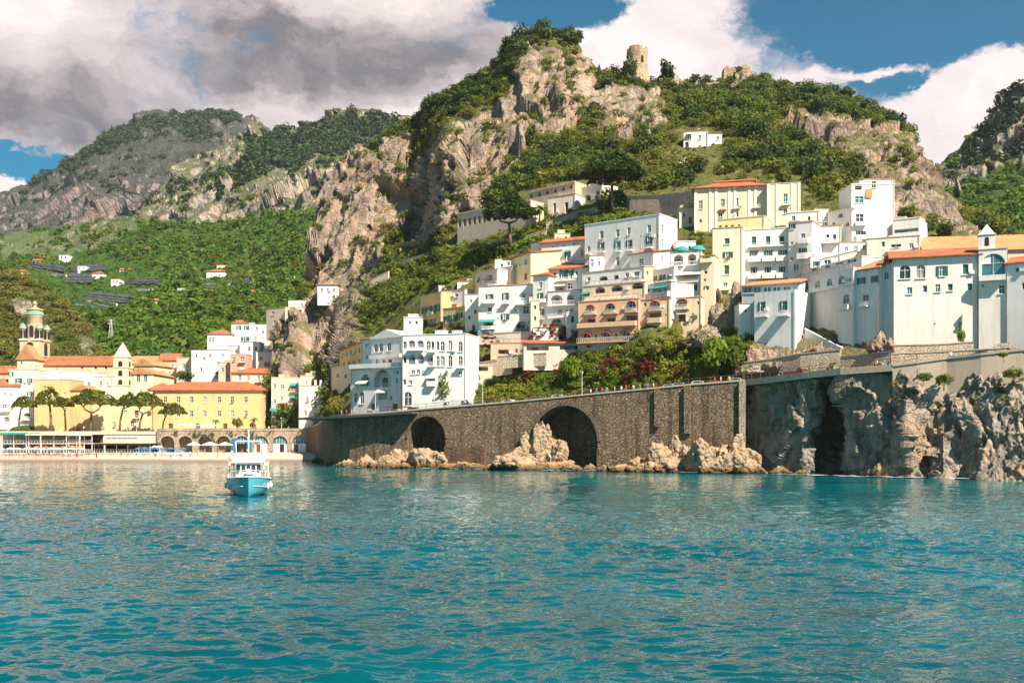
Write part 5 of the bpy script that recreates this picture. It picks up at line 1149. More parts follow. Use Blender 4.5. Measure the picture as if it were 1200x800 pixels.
# railing along the road
rl = thing('road_railing', 'rusty iron railing along the coping of the sea wall', 'railing', PTS[4])
o = Vector(PTS[4])
LINE = [Vector(p) for p in ALL[1:] if p[0] < 70]
dist = [0]
for a, b in zip(LINE, LINE[1:]): dist.append(dist[-1]+(b-a).length)
def along(s):
    i = int(np.clip(np.searchsorted(dist, s)-1, 0, len(LINE)-2)); f = (s-dist[i])/(dist[i+1]-dist[i]); v = LINE[i].lerp(LINE[i+1], f); d = (LINE[i+1]-LINE[i]).normalized(); return v, d
RUST = plain('rusty_iron', (.17, .075, .04), .8, .2, var=.3)
for k in range(62):
    v, d = along(dist[-1]*k/61); nrm = Vector((-d.y, d.x, 0)); v = v+nrm*.17-o
    MB().box(v+Vector((0, 0, .82)), (.09, .09, 1.04)).build('post', RUST, rl)
for hgt in (.7, 1.28):
    MB().tube([along(dist[-1]*k/61)[0]+Vector((0, .17, hgt))-o for k in range(62)], .04, 5).build('rail', RUST, rl)

# beach, promenade and its arcade
SAND, t = newmat('shingle'); p_ = t.pos()
c = t.mix(t.ramp(t.noise(p_, 1.2, 6, .75), .35, .65), (.42, .31, .24), (.62, .50, .41)); c = t.mix(t.ramp(t.n('ShaderNodeSeparateXYZ', i_0=p_).outputs[2], .25, .7, 1, 0), c, (.22, .15, .11))
t.out(c, .95, t.bump(t.noise(p_, 3, 4, .8), .6, .2), .2)
nx, ny = 120, 16; vs, fs = [], []
gn = fbm(np.stack(np.meshgrid(np.linspace(0, 14, nx), np.linspace(0, 3, ny), [0.5], indexing='ij'), -1)[:, :, 0], 3)
for i in range(nx):
    px = -260+(372+260)*i/(nx-1)
    for j in range(ny):
        Y = 262+(334-262)*j/(ny-1)+3.2*math.sin(px*.021)*(1-j/(ny-1)); z = -.75+min(1, j/6)*2.0+.35*max(0, j-6)/9+.16*gn[i, j]
        vs.append(((px-CX)/F*Y, Y, z))
fs = [(i*ny+j, (i+1)*ny+j, (i+1)*ny+j+1, i*ny+j+1) for i in range(nx-1) for j in range(ny-1)]
tag(MB().add(vs, fs).build('beach', SAND, smooth=True), 'pale shingle beach in front of the arcade', kind='structure')
PZ = zof(505, 330)
pr = MB(); pr.bx(-330, (359-CX)/F*332, 331, 362, PZ-1, PZ-.02); pr.bx(-329.9, (184-CX)/F*331, 331.3, 333, -.5, PZ-1.02); tag(pr.build('promenade', plaster((.62, .52, .40))), 'stone promenade deck above the beach arcade', kind='structure')
ar = thing('beach_arcade', 'stone arcade of eight arches with blue fanlights under the promenade', 'arcade', ((270-CX)/F*330, 330, 1.4))
A2 = V2(184, 330.4); B2 = V2(359, 330.4); o2 = Vector(ar.location)
pa = Panel(A2, Vector((1, 0, 0)), Vector((0, -1, 0)), (B2-A2).length, 1.4, 2.5, PZ-1.4+.05, lambda u, v, dp: (A2.x+u-o2.x, A2.y+dp-o2.y, v))
cx8 = [196, 217, 240, 262, 283.5, 306, 328.5, 350.5]
for c8 in cx8: pa.add(('A', c8, 520, 16.5, 19))
mb = MB(); hs = pa.holes; pa.mesh(mb, [(0, -2.5), (pa.w, -2.5), (pa.w, pa.h), (0, pa.h)], lambda q: 3.0)
mb.build('wall', STONED, ar)
for i, q in enumerate(hs):
    _, pts, u0, u1, v0, v1, _ = q; vm = v0+(v1-v0)*.52; n = len(pts)
    top = [(u, v) for u, v in pts if v > vm]; top = [(u1, vm)]+top+[(u0, vm)]
    if i >= 4:
        f = MB().add([pa.to3(u, v, .5) for u, v in top], [tuple(range(len(top)))]).build('fanlight', GLASSB, ar)
        m2 = MB(); [pbox(m2, pa, u0+(u1-u0)*k/5-.04, u0+(u1-u0)*k/5+.04, vm, vm+(v1-vm)*(.62 if k in (1, 4) else .93), .4, .49) for k in range(1, 5)]; m2.build('glazing_bar', WHITEP, f)
        m3 = MB()
        if i > 4:
            pbox(m3, pa, u0+.02, u1-.02, v0, vm, .45, .6); m3.build('partition', WHITEP, ar)
            dcx = u0+(u1-u0)*(.3 if i == 5 else .6 if i == 6 else .25); m4 = MB(); pbox(m4, pa, dcx-.7, dcx+.7, v0, v0+2.6, .38, .44); m4.build('door', BROWN if i != 6 else DARK, ar)
        else:
            for s in (-1, 1):
                m4 = MB(); uc = (u0+u1)/2; pbox(m4, pa, *sorted((uc+s*3.3, uc+s*1.65)), v0+.2, vm+1.7, -.35, -.25); m4.build('shutter', plain('blue_shutter', (.02, .15, .28), .6), ar)
    m5 = MB(); arc = [(u, v) for u, v in pts[2:]]; c0 = (u0+u1)/2; sp = arc[0][1]
    for k in range(len(arc)-1):
        f = lambda u, v, s, d: pa.to3(c0+(u-c0)*s, sp+(v-sp)*s, d)
        m5.quad(f(*arc[k], 1.01, -.1), f(*arc[k+1], 1.01, -.1), f(*arc[k+1], 1.16, -.1), f(*arc[k], 1.16, -.1))
    m5.build('arch_ring', STONE, ar)
cb = MB(); pbox(cb, pa, 0, pa.w, PZ-1.4+.06, PZ-1.4+.9, -.12, .3); cb.build('parapet', STONED, ar)

# ------------------------------------------------------------------ towers
def arch_ring_windows(root, n, rad, z, w, h, mat, base_mat, a0=0):
    for k in range(n):
        a = a0+2*math.pi*k/n; c, s = math.cos(a), math.sin(a); mb = MB(); m = 8
        pts = [(-w/2, 0), (w/2, 0)]+[(w/2*math.cos(math.pi*i/m), h-w/2+w/2*math.sin(math.pi*i/m)) for i in range(m+1)]
        mb.add([((rad+.04)*c-u*s, (rad+.04)*s+u*c, z+v) for u, v in pts], [tuple(range(len(pts)))])
        fr = MB(); k2 = 1.25
        for i in range(len(pts)):
            (ua, va), (ub, vb) = pts[i], pts[(i+1) % len(pts)]
            f = lambda u, v, sc, d: ((rad+d)*c-u*sc*s, (rad+d)*s+u*sc*c, z+h/2+(v-h/2)*sc)
            fr.quad(f(ua, va, 1, .14), f(ub, vb, 1, .14), f(ub, vb, k2, .14), f(ua, va, k2, .14))
            fr.quad(f(ua, va, k2, .14), f(ub, vb, k2, .14), f(ub, vb, k2, -.2), f(ua, va, k2, -.2))
        o = fr.build('window', base_mat, root); mb.build('opening', mat, o)
Yt = 398; k = Yt/F
TW = (.62, .46, .28); tm = plaster(TW); gt = mat_tile('green_majolica', (.12, .30, .26), (.20, .40, .34), (.32, .34, .20))
bt = thing('bell_tower', 'ornate yellow brick cathedral bell tower with green tiled dome and four corner turrets', 'bell tower', tuple(V2(41, Yt))[:2]+(zof(440, Yt),))
zz = lambda y: zof(y, Yt)-zof(440, Yt)
w = 24*k
m = MB(); m.bx(-w/2, w/2, -w/2, w/2, -6, zz(400)); m.build('tower_shaft', tm, bt)
m = MB(); m.bx(-w*.54, w*.54, -w*.54, w*.54, zz(400), zz(398)); m.build('cornice', plaster(BE), bt)
arch_ring_windows(bt, 4, w/2+.1, zz(417), 2.6, 5, DARK, STONE, -math.pi/2)
r = 8.6*k
m = MB(); m.lathe([(r, zz(398)), (r, zz(372)), (r*1.12, zz(371)), (r*1.12, zz(370)), (r*1.02, zz(369.5)), (r*1.02, zz(364)), (r*1.14, zz(363.5)), (r*1.14, zz(362.4)), (.3, zz(362.3))], 24); m.build('drum', tm, bt, True)
arch_ring_windows(bt, 8, r, zz(396), 1.6, 4.6, DARK, STONE, -math.pi/2)
m = MB(); m.lathe([(r*1.2, zz(369.5)), (r*1.16, zz(368.6)), (r*1.0, zz(365)), (r*.72, zz(362)), (r*.4, zz(360.2)), (r*.18, zz(359.6))], 24); m.build('dome', gt, bt, True)
m = MB(); m.lathe([(r*.26, zz(360)), (r*.26, zz(356.5)), (r*.34, zz(356.2)), (r*.3, zz(355)), (.05, zz(352.5)), (0, zz(352.5))], 12); m.build('lantern', tm, bt, True)
for sx in (-1, 1):
    for sy in (-1, 1):
        m = MB(); q = 3.4*k; c_ = (sx*w*.40, sy*w*.40, 0)
        m.lathe([(q, zz(398)), (q, zz(386)), (q*1.2, zz(385.6)), (q*1.2, zz(384.6)), (.1, zz(384.5))], 14, c_); tu = m.build('turret', tm, bt, True)
        m = MB(); m.lathe([(q*1.15, zz(384.6)), (q*.9, zz(382)), (q*.4, zz(380.4)), (.05, zz(379))], 14, c_); m.build('turret_dome', gt, tu, True)
        for j in range(6):
            a = j*math.pi/3+.5; m = MB(); m.box((c_[0]+q*math.cos(a), c_[1]+q*math.sin(a), (zz(397)+zz(388))/2), (.15, .9, zz(388)-zz(397)), rz=a); m.build('opening', DARK, tu)
Y3 = 358
pt = thing('bell_tower', 'square cream bell tower with a pointed spire between the long roof and the church', 'bell tower', tuple(V2(141, Y3))[:2]+(zof(470, Y3),))
z3 = lambda y: zof(y, Y3)-zof(470, Y3); w = 16*Y3/F
m = MB(); m.bx(-w/2, w/2, 0, w, -4, z3(418)); m.build('tower_shaft', plaster((.74, .60, .42)), pt)
for y in (452, 431, 418.5):
    m = MB(); m.bx(-w*.54, w*.54, -w*.04, w*1.04, z3(y), z3(y)+.4); m.build('cornice', plaster(BE), pt)
for y, hh in ((426, 7), (437, 7), (448, 7)):
    for side in (0, 1):
        u = [(-.75, 0), (.75, 0)]+[(.75*math.cos(math.pi*i/8), hh*Y3/F-.75+.75*math.sin(math.pi*i/8)) for i in range(9)]
        m = MB(); m.add([(a, -.03, z3(y+hh/2)+b) if side == 0 else (w/2+.03, w/2+a, z3(y+hh/2)+b) for a, b in u], [tuple(range(len(u)))]); m.build('opening', DARK, pt)
m = MB(); m.add([(-w*.48, w*.02, z3(417.3)), (w*.48, w*.02, z3(417.3)), (w*.48, w*.98, z3(417.3)), (-w*.48, w*.98, z3(417.3)), (0, w/2, z3(400))], [(0, 1, 4), (1, 2, 4), (2, 3, 4), (3, 0, 4), (3, 2, 1, 0)]); m.build('spire', plaster((.66, .52, .38)), pt)
MB().tube([(0, w/2, z3(401)), (0, w/2, z3(398))], .08, 5).build('finial', IRON, pt)
Y4 = 184.6
ct = thing('bell_tower', 'small white convent belfry with pointed cream spire on the chapel roof', 'bell tower', tuple(V2(1156.5, Y4))[:2]+(zof(300, Y4),), math.radians(-24))
z4 = lambda y: zof(y, Y4)-zof(300, Y4); w = 18*Y4/F
m = MB(); m.bx(-w/2, w/2, 0, w, -1.5, z4(275)); m.build('tower_shaft', plaster(WH), ct)
m = MB(); m.bx(-w*.55, w*.55, -w*.05, w*1.05, z4(275), z4(274)); m.build('cornice', plaster(WW), ct)
for side in (0, 1):
    u = [(-.35, 0), (.35, 0)]+[(.35*math.cos(math.pi*i/8), 1.25+.35*math.sin(math.pi*i/8)) for i in range(9)]
    m = MB(); m.add([(a, -.03, z4(288)+b) if side == 0 else (w/2+.03, w/2+a, z4(288)+b) for a, b in u], [tuple(range(len(u)))]); m.build('opening', DARK, ct)
m = MB(); m.add([(-w*.46, w*.04, z4(273.8)), (w*.46, w*.04, z4(273.8)), (w*.46, w*.96, z4(273.8)), (-w*.46, w*.96, z4(273.8)), (0, w/2, z4(261))], [(0, 1, 4), (1, 2, 4), (2, 3, 4), (3, 0, 4), (3, 2, 1, 0)]); m.build('spire', plaster((.72, .64, .50)), ct)
# ruined watchtower on the summit, and the fort ruin along the ridge
Y5 = 404; q5 = Y5/F
RUIN = mat_stone('ruin_stone', (.40, .29, .19), (.50, .37, .25), (.25, .18, .12), .9, .8, .5)
wt = thing('watchtower', 'ruined round stone watchtower with broken battlements on the ridge', 'tower', tuple(V2(747, Y5))[:2]+(zof(92, Y5),))
z5 = lambda y: zof(y, Y5)-zof(92, Y5); m = MB(); n = 40; rr = random.Random(4)
prof = [(16, 102), (14.0, 90), (12.0, 84), (11.8, 70), (12.4, 64), (12.4, 57)]
ring = []
for j in range(n):
    a = 2*math.pi*j/n; br = 57+[0, 0, .5, 4, .5, 0, 0, 3][(j//3) % 8]*.9*rr.uniform(.8, 1.2)
    ring.append([((r_+rr.uniform(-.25, .25))*q5*math.cos(a), r_*q5*math.sin(a), z5(y if i < 5 else br)) for i, (r_, y) in enumerate(prof)]+[(10*q5*math.cos(a), 10*q5*math.sin(a), z5(br)), (10*q5*math.cos(a), 10*q5*math.sin(a), z5(78))])
vs = [v for c in ring for v in c]; L = len(ring[0])
m.add(vs, [(j*L+i, ((j+1) % n)*L+i, ((j+1) % n)*L+i+1, j*L+i+1) for j in range(n) for i in range(L-1)]); m.build('wall', RUIN, wt)
m = MB(); [m.box(((12.1*q5)*math.cos(a), (12.1*q5)*math.sin(a), z5(73)), (.5, .8, 2.2), rz=a) for a in (-1.2,)]; m.build('opening', DARK, wt)
def ruin(name, label, cat, pts, thick, Yr, base, mat=None, group=None):
    """broken wall following a ragged top profile"""
    a = V2(pts[0][0], Yr); r = thing(name, label, cat, tuple(a)[:2]+(zof(base, Yr),), 0, group)
    prof = [((p-pts[0][0])/F*Yr, zof(y, Yr)-zof(base, Yr)) for p, y in pts]
    L_ = prof[-1][0]; poly = [(0, -4), (L_, -4)]+prof[::-1]; n_ = len(poly)
    tri = tessellate_polygon([[Vector((u, v, 0)) for u, v in poly]])
    m = MB(); m.add([(u, 0, v) for u, v in poly], tri); m.add([(u, thick, v) for u, v in poly], tri)
    for i in range(n_):
        (a0, b0), (a1, b1) = poly[i], poly[(i+1) % n_]; m.quad((a0, 0, b0), (a1, 0, b1), (a1, thick, b1), (a0, thick, b0))
    m.build('wall', mat or RUIN, r); return r
ruin('fort_ruin', 'crumbling stone fort wall on the ridge right of the watchtower', 'ruin', [(848, 92), (849, 79), (853, 77), (855, 80), (861, 78), (863, 81), (868, 77.5), (872, 76), (877, 75.5), (880, 79), (881, 88), (885, 96)], 5, 408, 95)
ruin('ridge_wall', 'low broken stone wall along the ridge beside the watchtower', 'ruin', [(786, 98), (788, 93), (796, 92), (803, 95), (812, 96), (824, 98), (838, 96), (850, 95)], 2, 408, 100)
ruin('summit_ruin', 'small broken stone pillar on the highest crag', 'ruin', [(659, 44), (660, 37), (663, 36), (665, 40), (668, 44)], 3, 391, 44)
# cemetery arcade and the walls of the upper slope
g = 'stone walls and arcades on the upper slope'
def arcade(label, px0, px1, yt0, yt1, yb0, Y0, Y1, n, w, h, yo, name='arcade', mat=None, d=6):
    A_ = V2(px0, Y0); B_ = V2(px1, Y1); L_ = (B_-A_).length; t_ = (B_-A_)/L_; n_ = Vector((t_.y, -t_.x, 0)); zb = zof(yb0, Y0)
    r = thing(name, label, 'arcade', tuple(A_)[:2]+(zb,), math.atan2(t_.y, t_.x), g)
    P_ = Panel(A_, t_, n_, L_, zb, 6, 40, lambda u, v, dp: (u, dp, v))
    m_ = mat or STONE
    for i in range(n):
        f = (i+.5)/n; px = px0+(px1-px0)*f; P_.add(('A', px, yo+(yt1-yt0)*f, w, h))
    m = MB(); P_.mesh(m, [(0, -16), (L_, -16), (L_, zof(yt1, Y1)-zb), (0, zof(yt0, Y0)-zb)], lambda q: 2.4); m.quad((0, 0, zof(yt0, Y0)-zb), (L_, 0, zof(yt1, Y1)-zb), (L_, d, zof(yt1, Y1)-zb), (0, d, zof(yt0, Y0)-zb))
    m.quad((0, 0, -16), (0, d, -16), (0, d, zof(yt0, Y0)-zb), (0, 0, zof(yt0, Y0)-zb)); m.quad((L_, 0, -16), (L_, d, -16), (L_, d, zof(yt1, Y1)-zb), (L_, 0, zof(yt1, Y1)-zb))
    m.build('wall', m_, r)
    for q in P_.holes:
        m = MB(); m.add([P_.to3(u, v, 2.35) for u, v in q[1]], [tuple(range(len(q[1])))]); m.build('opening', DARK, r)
    m = MB(); z0, z1 = zof(yt0, Y0)-zb, zof(yt1, Y1)-zb
    m.add([(0, -.3, z0), (L_, -.3, z1), (L_, d, z1), (0, d, z0), (0, -.3, z0+.5), (L_, -.3, z1+.5), (L_, d, z1+.5), (0, d, z0+.5)], [(0, 1, 5, 4), (4, 5, 6, 7), (1, 2, 6, 5), (3, 0, 4, 7), (0, 3, 2, 1)]); m.build('cornice', COPE, r)
arcade('long grey cemetery wall with a row of narrow arches behind the umbrella pine', 536, 622, 252, 236, 272, 313, 294, 15, 3.1, 9, 262, 'cemetery_arcade', plaster((.58, .47, .36)))
arcade('upper stone wall with arched niches above the cemetery arcade', 618, 674, 227, 214, 240, 310, 299, 6, 3, 4.5, 231, 'cemetery_arcade', plaster((.56, .43, .31)))
def wallstrip(label, pts, hpx, mat, name='stone_wall', cat='wall', th=.6, group=g, cope=True):
    P3 = [Vector((*V2(p, Y).to_2d(), zof(y, Y))) for p, y, Y in pts]; o = P3[0].copy(); r = thing(name, label, cat, o, 0, group)
    m = MB(); hm = hpx/F*pts[0][2]; strip(m, [tuple(p) for p in P3], -hm, 0, 0, th, o); m.build('wall', mat, r)
    if cope: m = MB(); strip(m, [tuple(p) for p in P3], .005, .2, -.1, th+.1, o); m.build('coping', COPE, r)
    return r
def my(px, py, d=0): return MAIN.Y(px, py)+d
wallstrip('tall stepped stone terrace wall left of the palazzo', [(730, 246, 288), (738, 230, 285), (775, 229, 278), (813, 225, 270)], 26, STONE, 'terrace_wall')
wallstrip('lower stone terrace wall under the stepped wall', [(716, 262, 282), (760, 256, 275), (812, 250, 268)], 14, STONE, 'terrace_wall')
wallstrip('pale path wall climbing to the hill farmhouse', [(776, 200, my(776, 200, -4)), (790, 193, my(790, 193, -4)), (806, 184, my(806, 184, -4))], 6, plaster(WW), 'path_wall')
wallstrip('grey path wall right of the umbrella pine on the slope', [(690, 224, my(690, 224, -4)), (720, 214, my(720, 214, -4)), (748, 205, my(748, 205, -4))], 7, plaster((.60, .56, .52)), 'path_wall')
wallstrip('stone wall of the path below the cemetery arcade', [(462, 308, my(462, 308, -5)), (500, 297, my(500, 297, -5)), (545, 289, my(545, 289, -3)), (600, 278, my(600, 278, -3))], 7, plaster((.58, .48, .38)), 'path_wall')
wallstrip('upper stone wall with flowers beside the umbrella pine', [(596, 283, my(596, 283, -3)), (640, 270, my(640, 270, -3))], 6, STONE, 'path_wall')
wallstrip('rubble wall under the ruined buttresses', [(640, 262, my(640, 262, -4)), (672, 249, my(672, 249, -4)), (700, 243, my(700, 243, -4))], 9, STONE, 'path_wall')
wallstrip('pale terrace wall on the crag shoulder beside the lone white house', [(395, 352, 368), (430, 330, 350), (455, 318, 345)], 9, plaster((.62, .5, .4)), 'path_wall')
wallstrip('stone garden wall at the foot of the convent', [(1048, 405, 183.5), (1100, 404, 181.5), (1141, 401, 180)], 14, STONE, 'garden_wall')
wallstrip('lower rubble wall along the road below the convent garden', [(1044, 415, 182), (1095, 413, 180.5), (1180, 408, 177)], 12, STONE, 'garden_wall')
wallstrip('plastered wall under the red truck on the road', [(872, 425, 203), (905, 421, 200), (938, 415, 196), (985, 410, 192)], 26, STONE, 'roadside_wall')
wallstrip('pale low wall along the road in front of the rocky corner', [(985, 418, 190), (1015, 416, 187), (1044, 412, 184)], 14, STONE, 'roadside_wall')
wallstrip('stone terrace wall under the red pavilion', [(583, 418, 234), (640, 414, 230)], 14, STONE, 'terrace_wall')
wallstrip('ochre terrace wall above the bougainvillea bank', [(556, 426, 240), (600, 420, 236)], 18, STONE, 'terrace_wall')
wallstrip('white retaining wall with terraces beneath the broad arch house', [(560, 392, 250), (630, 388, 244), (660, 386, 240)], 12, plaster((.66, .56, .46)), 'terrace_wall')
# outside stair by the undercroft
stt = thing('outside_stair', 'white outside staircase climbing along the undercroft wall', 'staircase', tuple(V2(940, 204))[:2]+(zof(392, 204),)); o = Vector(stt.location)
m = MB(); a, b = V2(942, 204), V2(986, 198); za, zb_ = zof(392, 204), zof(415, 198)
for i in range(22):
    f = i/21; p = a.lerp(b, f); m.box((p.x-o.x, p.y-o.y, za+(zb_-za)*f-1-o.z), (.42, 1.6, 2.2))
m.build('steps', plaster((.6, .55, .5)), stt)
m = MB(); m.tube([(a.x-o.x, a.y-.8-o.y, za+1.1-o.z), (b.x-o.x, b.y-.8-o.y, zb_+1.1-o.z)], .16, 6); m.build('handrail', WHITEP, stt)
m = MB(); q1, q2 = Vector((a.x-o.x, a.y-.95-o.y, za-o.z)), Vector((b.x-o.x, b.y-.95-o.y, zb_-o.z)); m.add([q1-Vector((0, 0, .9)), q2-Vector((0, 0, .9)), q2+Vector((0, 0, 1.0)), q1+Vector((0, 0, 1.0)), q1+Vector((0, .14, -.9)), q2+Vector((0, .14, -.9)), q2+Vector((0, .14, 1.0)), q1+Vector((0, .14, 1.0))], [(0, 1, 2, 3), (7, 6, 5, 4), (3, 2, 6, 7), (0, 3, 7, 4), (1, 5, 6, 2)]); m.build('balustrade', plaster(WW), stt)
m = MB(); a, b = V2(950, 209), V2(984, 201); m.add([(*(a-o).to_2d(), zof(392, 209)-o.z), (*(b-o).to_2d(), zof(366, 201)-o.z), (*(b-o).to_2d(), zof(370, 201)-o.z), (*(a-o).to_2d(), zof(396, 209)-o.z)], [(0, 1, 2, 3)]); m.build('stringer', BROWN, stt)

# ================================================================== rocks in the water
import bmesh
def boulder_mesh(seed, sx, sy, sz, sub=4, rough=.32):
    bm = bmesh.new(); bmesh.ops.create_icosphere(bm, subdivisions=sub, radius=1)
    v = np.array([x.co[:] for x in bm.verts]); f = [[w.index for w in x.verts] for x in bm.faces]; bm.free()
    s = np.array([sx, sy, sz]); o = seed*7.7
    p = v*s
    r0 = np.random.RandomState(seed+500); nr = r0.normal(size=(16, 3)); nr /= np.linalg.norm(nr, axis=1)[:, None]; dd = r0.uniform(.55, 1., 16)
    hull_ = np.min(np.where(v@nr.T > .08, dd/np.maximum(v@nr.T, .08), 9), 1)
    warp_ = p+.25*max(s)*np.stack([fbm(p/(.5*max(s))+o+3, 2), fbm(p/(.5*max(s))+o+7, 2), p[:, 0]*0], -1)
    k = np.minimum(hull_, 1.25)*(1+rough*(ridged(warp_/(.55*max(s))*np.array([1.2, 1.2, .7])+o, 3)*.5-.2)+.13*fbm(p/(.2*max(s))+o+5, 3)+.09*ridged(p/(.10*max(s))+o+9, 2))
    p = p*k[:, None]
    p[:, 2] = np.maximum(p[:, 2], -.55*sz)
    me = bpy.data.meshes.new('boulder'); me.from_pydata(p.tolist(), [], f); me.polygons.foreach_set('use_smooth', [sub > 3]*len(f))
    at = me.attributes.new('rock', 'FLOAT', 'POINT'); at.data.foreach_set('value', np.ones(len(p), np.float32)); me.update(); return me
RK_W, t = newmat('shore_rock'); p_ = t.pos()
c = t.mix(t.ramp(t.noise(p_, .5, 6, .7), .35, .62), (.32, .22, .135), (.48, .35, .23)); c = t.mix(t.ramp(t.noise(t.scale(p_, (1, 1, .5)), 1.3, 6, .75), .52, .7), c, (.14, .10, .07))
c = t.mix(t.math('MULTIPLY', t.ramp(t.noise(p_, .16, 3), .5, .62), .6), c, (.42, .24, .10))
z_ = t.math('ADD', t.n('ShaderNodeSeparateXYZ', i_0=p_).outputs[2], t.math('MULTIPLY', t.noise(p_, 1.5, 3), -.6))
c = t.mix(t.ramp(z_, .45, 1.1, 1, 0), c, (.20, .125, .05)); c = t.mix(t.ramp(z_, -.1, .3, 1, 0), c, (.05, .045, .035))
t.out(c, .9, t.bump(t.math('ADD', t.noise(p_, 1.6, 6, .75), t.voro(p_, 1.1, 'DISTANCE_TO_EDGE')), 1., .5), .2)
def outcrop(seed, w, dep, h, mat, n=7):
    """several angular blocks fused into one ragged rock"""
    r0 = np.random.RandomState(seed+900); vs, fs = [], []
    for j in range(n):
        u = (j+.5)/n-.5; hh = h*(1 if j == n//2 else r0.uniform(.45, .95)*(1-.5*abs(u))); s = r0.uniform(.16, .26)*w
        m_ = boulder_mesh(seed*13+j, s, min(s, dep*.45), hh*.62, 4, .3); b = len(vs); off = np.array([u*w*.85+r0.uniform(-.05, .05)*w, r0.uniform(-.25, .35)*dep, hh*.38])
        vs += [tuple(np.array(x.co)+off) for x in m_.vertices]; fs += [tuple(i+b for i in p.vertices) for p in m_.polygons]; bpy.data.meshes.remove(m_)
    me = bpy.data.meshes.new('rock_outcrop'); me.from_pydata(vs, [], fs); o = link('rock_outcrop', me)
    rm = o.modifiers.new('r', 'REMESH'); rm.mode = 'VOXEL'; rm.voxel_size = max(.16, w/70); rm.use_smooth_shade = True
    m2 = bpy.data.meshes.new_from_object(o.evaluated_get(bpy.context.evaluated_depsgraph_get())); o.modifiers.clear(); o.data = m2; bpy.data.meshes.remove(me)
    p = np.zeros(len(m2.vertices)*3); m2.vertices.foreach_get('co', p); p = p.reshape(-1, 3); nn_ = np.zeros_like(p); m2.vertices.foreach_get('normal', nn_.reshape(-1)); 
    p = p+nn_*(.05*w**.5*ridged(p/(.9)*np.array([1, 1, .8])+seed, 3)+.05*w**.5*facets(p/1.5+seed)-.05)[:, None]; m2.vertices.foreach_set('co', p.reshape(-1)); m2.name = 'rock_outcrop'
    at = m2.attributes.new('rock', 'FLOAT', 'POINT'); at.data.foreach_set('value', np.ones(len(p), np.float32)); m2.materials.clear(); m2.materials.append(mat); m2.update(); return o
def wallY(px):
    if px < 440: return float(np.interp(px, [a for a, _ in WL], [b for _, b in WL]))
    if px > 872: return float(np.interp(px, [a for a, *_ in RL], [b for _, b, _ in RL]))
    return P_on(px).y
def P_on(px):
    k = (px-CX)/F; u = (k*A0.y-A0.x)/(TX0.x-k*TX0.y); return A0+TX0*u
A0 = V2(440, 226); TX0 = (V2(872, 194.8)-V2(440, 226)).normalized()
# (centre column, base row, width, height in photo pixels, metres in front of the wall, label)
BIG = [
    (637, 545, 50, 58, -1.5, 'tall pale rock outcrop filling half of the larger sea wall arch'), (604, 546, 62, 28, 2.5, 'broad pale rock heap left of the larger sea wall arch'),
    (660, 548, 44, 14, 2.5, 'low pale rock shelf in front of the larger sea wall arch'), (496, 545, 46, 30, 1, 'orange brown rock outcrop with a hollow under the smaller arch'),
    (462, 546, 36, 26, 2.5, 'pale brown rock beside the smaller sea wall arch'), (430, 545, 30, 14, 1.5, 'flat pale rock at the wall foot left of the smaller arch'),
    (376, 544, 22, 13, 5, 'leftmost pale rock where the beach meets the sea wall'), (408, 545, 22, 10, 2, 'small pale rock near the left end of the sea wall'),
    (775, 549, 70, 34, 2, 'large pale rock heap under the sea wall buttress'), (826, 551, 66, 40, 2.5, 'jagged pale rock heap right of the middle buttress'),
    (788, 540, 44, 44, .5, 'pale rock crest leaning on the sea wall between the two buttresses'), (868, 553, 50, 36, 2.5, 'tall pale rock at the right end of the sea wall'),
    (740, 549, 40, 14, 3.5, 'low brown rock ledge left of the large pale heap'),
    (1036, 559, 26, 22, 4, 'sunlit boulder at the foot of the shaded cliff'), (548, 547, 46, 10, 2.5, 'low yellow brown rock shelf right of the smaller arch')]
for i, (px, yb, w, h, off, lab) in enumerate(BIG):
    Y = wallY(px)-off; k = Y/F
    o = outcrop(i+1, w*k, min(w*.34*k, 4.2)*2, h*k, RK_W)
    o.location = ((px-CX)/F*Y, Y, -.3); o.rotation_euler = (0, 0, -.35); tag(o, lab, 'rock')
rs = np.random.RandomState(77); bms = [boulder_mesh(40+i, 1, .8, .75, 3, .4) for i in range(6)]
for m_ in bms: m_.materials.append(RK_W)
k = 0
for px in list(np.linspace(368, 430, 9))+list(np.linspace(450, 735, 34))+list(np.linspace(738, 940, 34))+list(np.linspace(1010, 1060, 5)):
    px += rs.uniform(-4, 4); Y = wallY(px)-rs.uniform(1.2, 6.5); s = rs.uniform(.5, 1.5)*(1.0 if px < 1000 else .8)
    o = link('boulder', bms[rs.randint(6)]); o.location = ((px-CX)/F*Y, Y, rs.uniform(-.1, .25)); o.scale = (s*rs.uniform(.8, 1.5), s, s*rs.uniform(.7, 1.1)); o.rotation_euler = (rs.uniform(-.3, .3), rs.uniform(-.3, .3), rs.uniform(0, 6))
    tag(o, 'small wet yellow brown boulder at the waterline', 'boulder', 'boulders along the waterline')

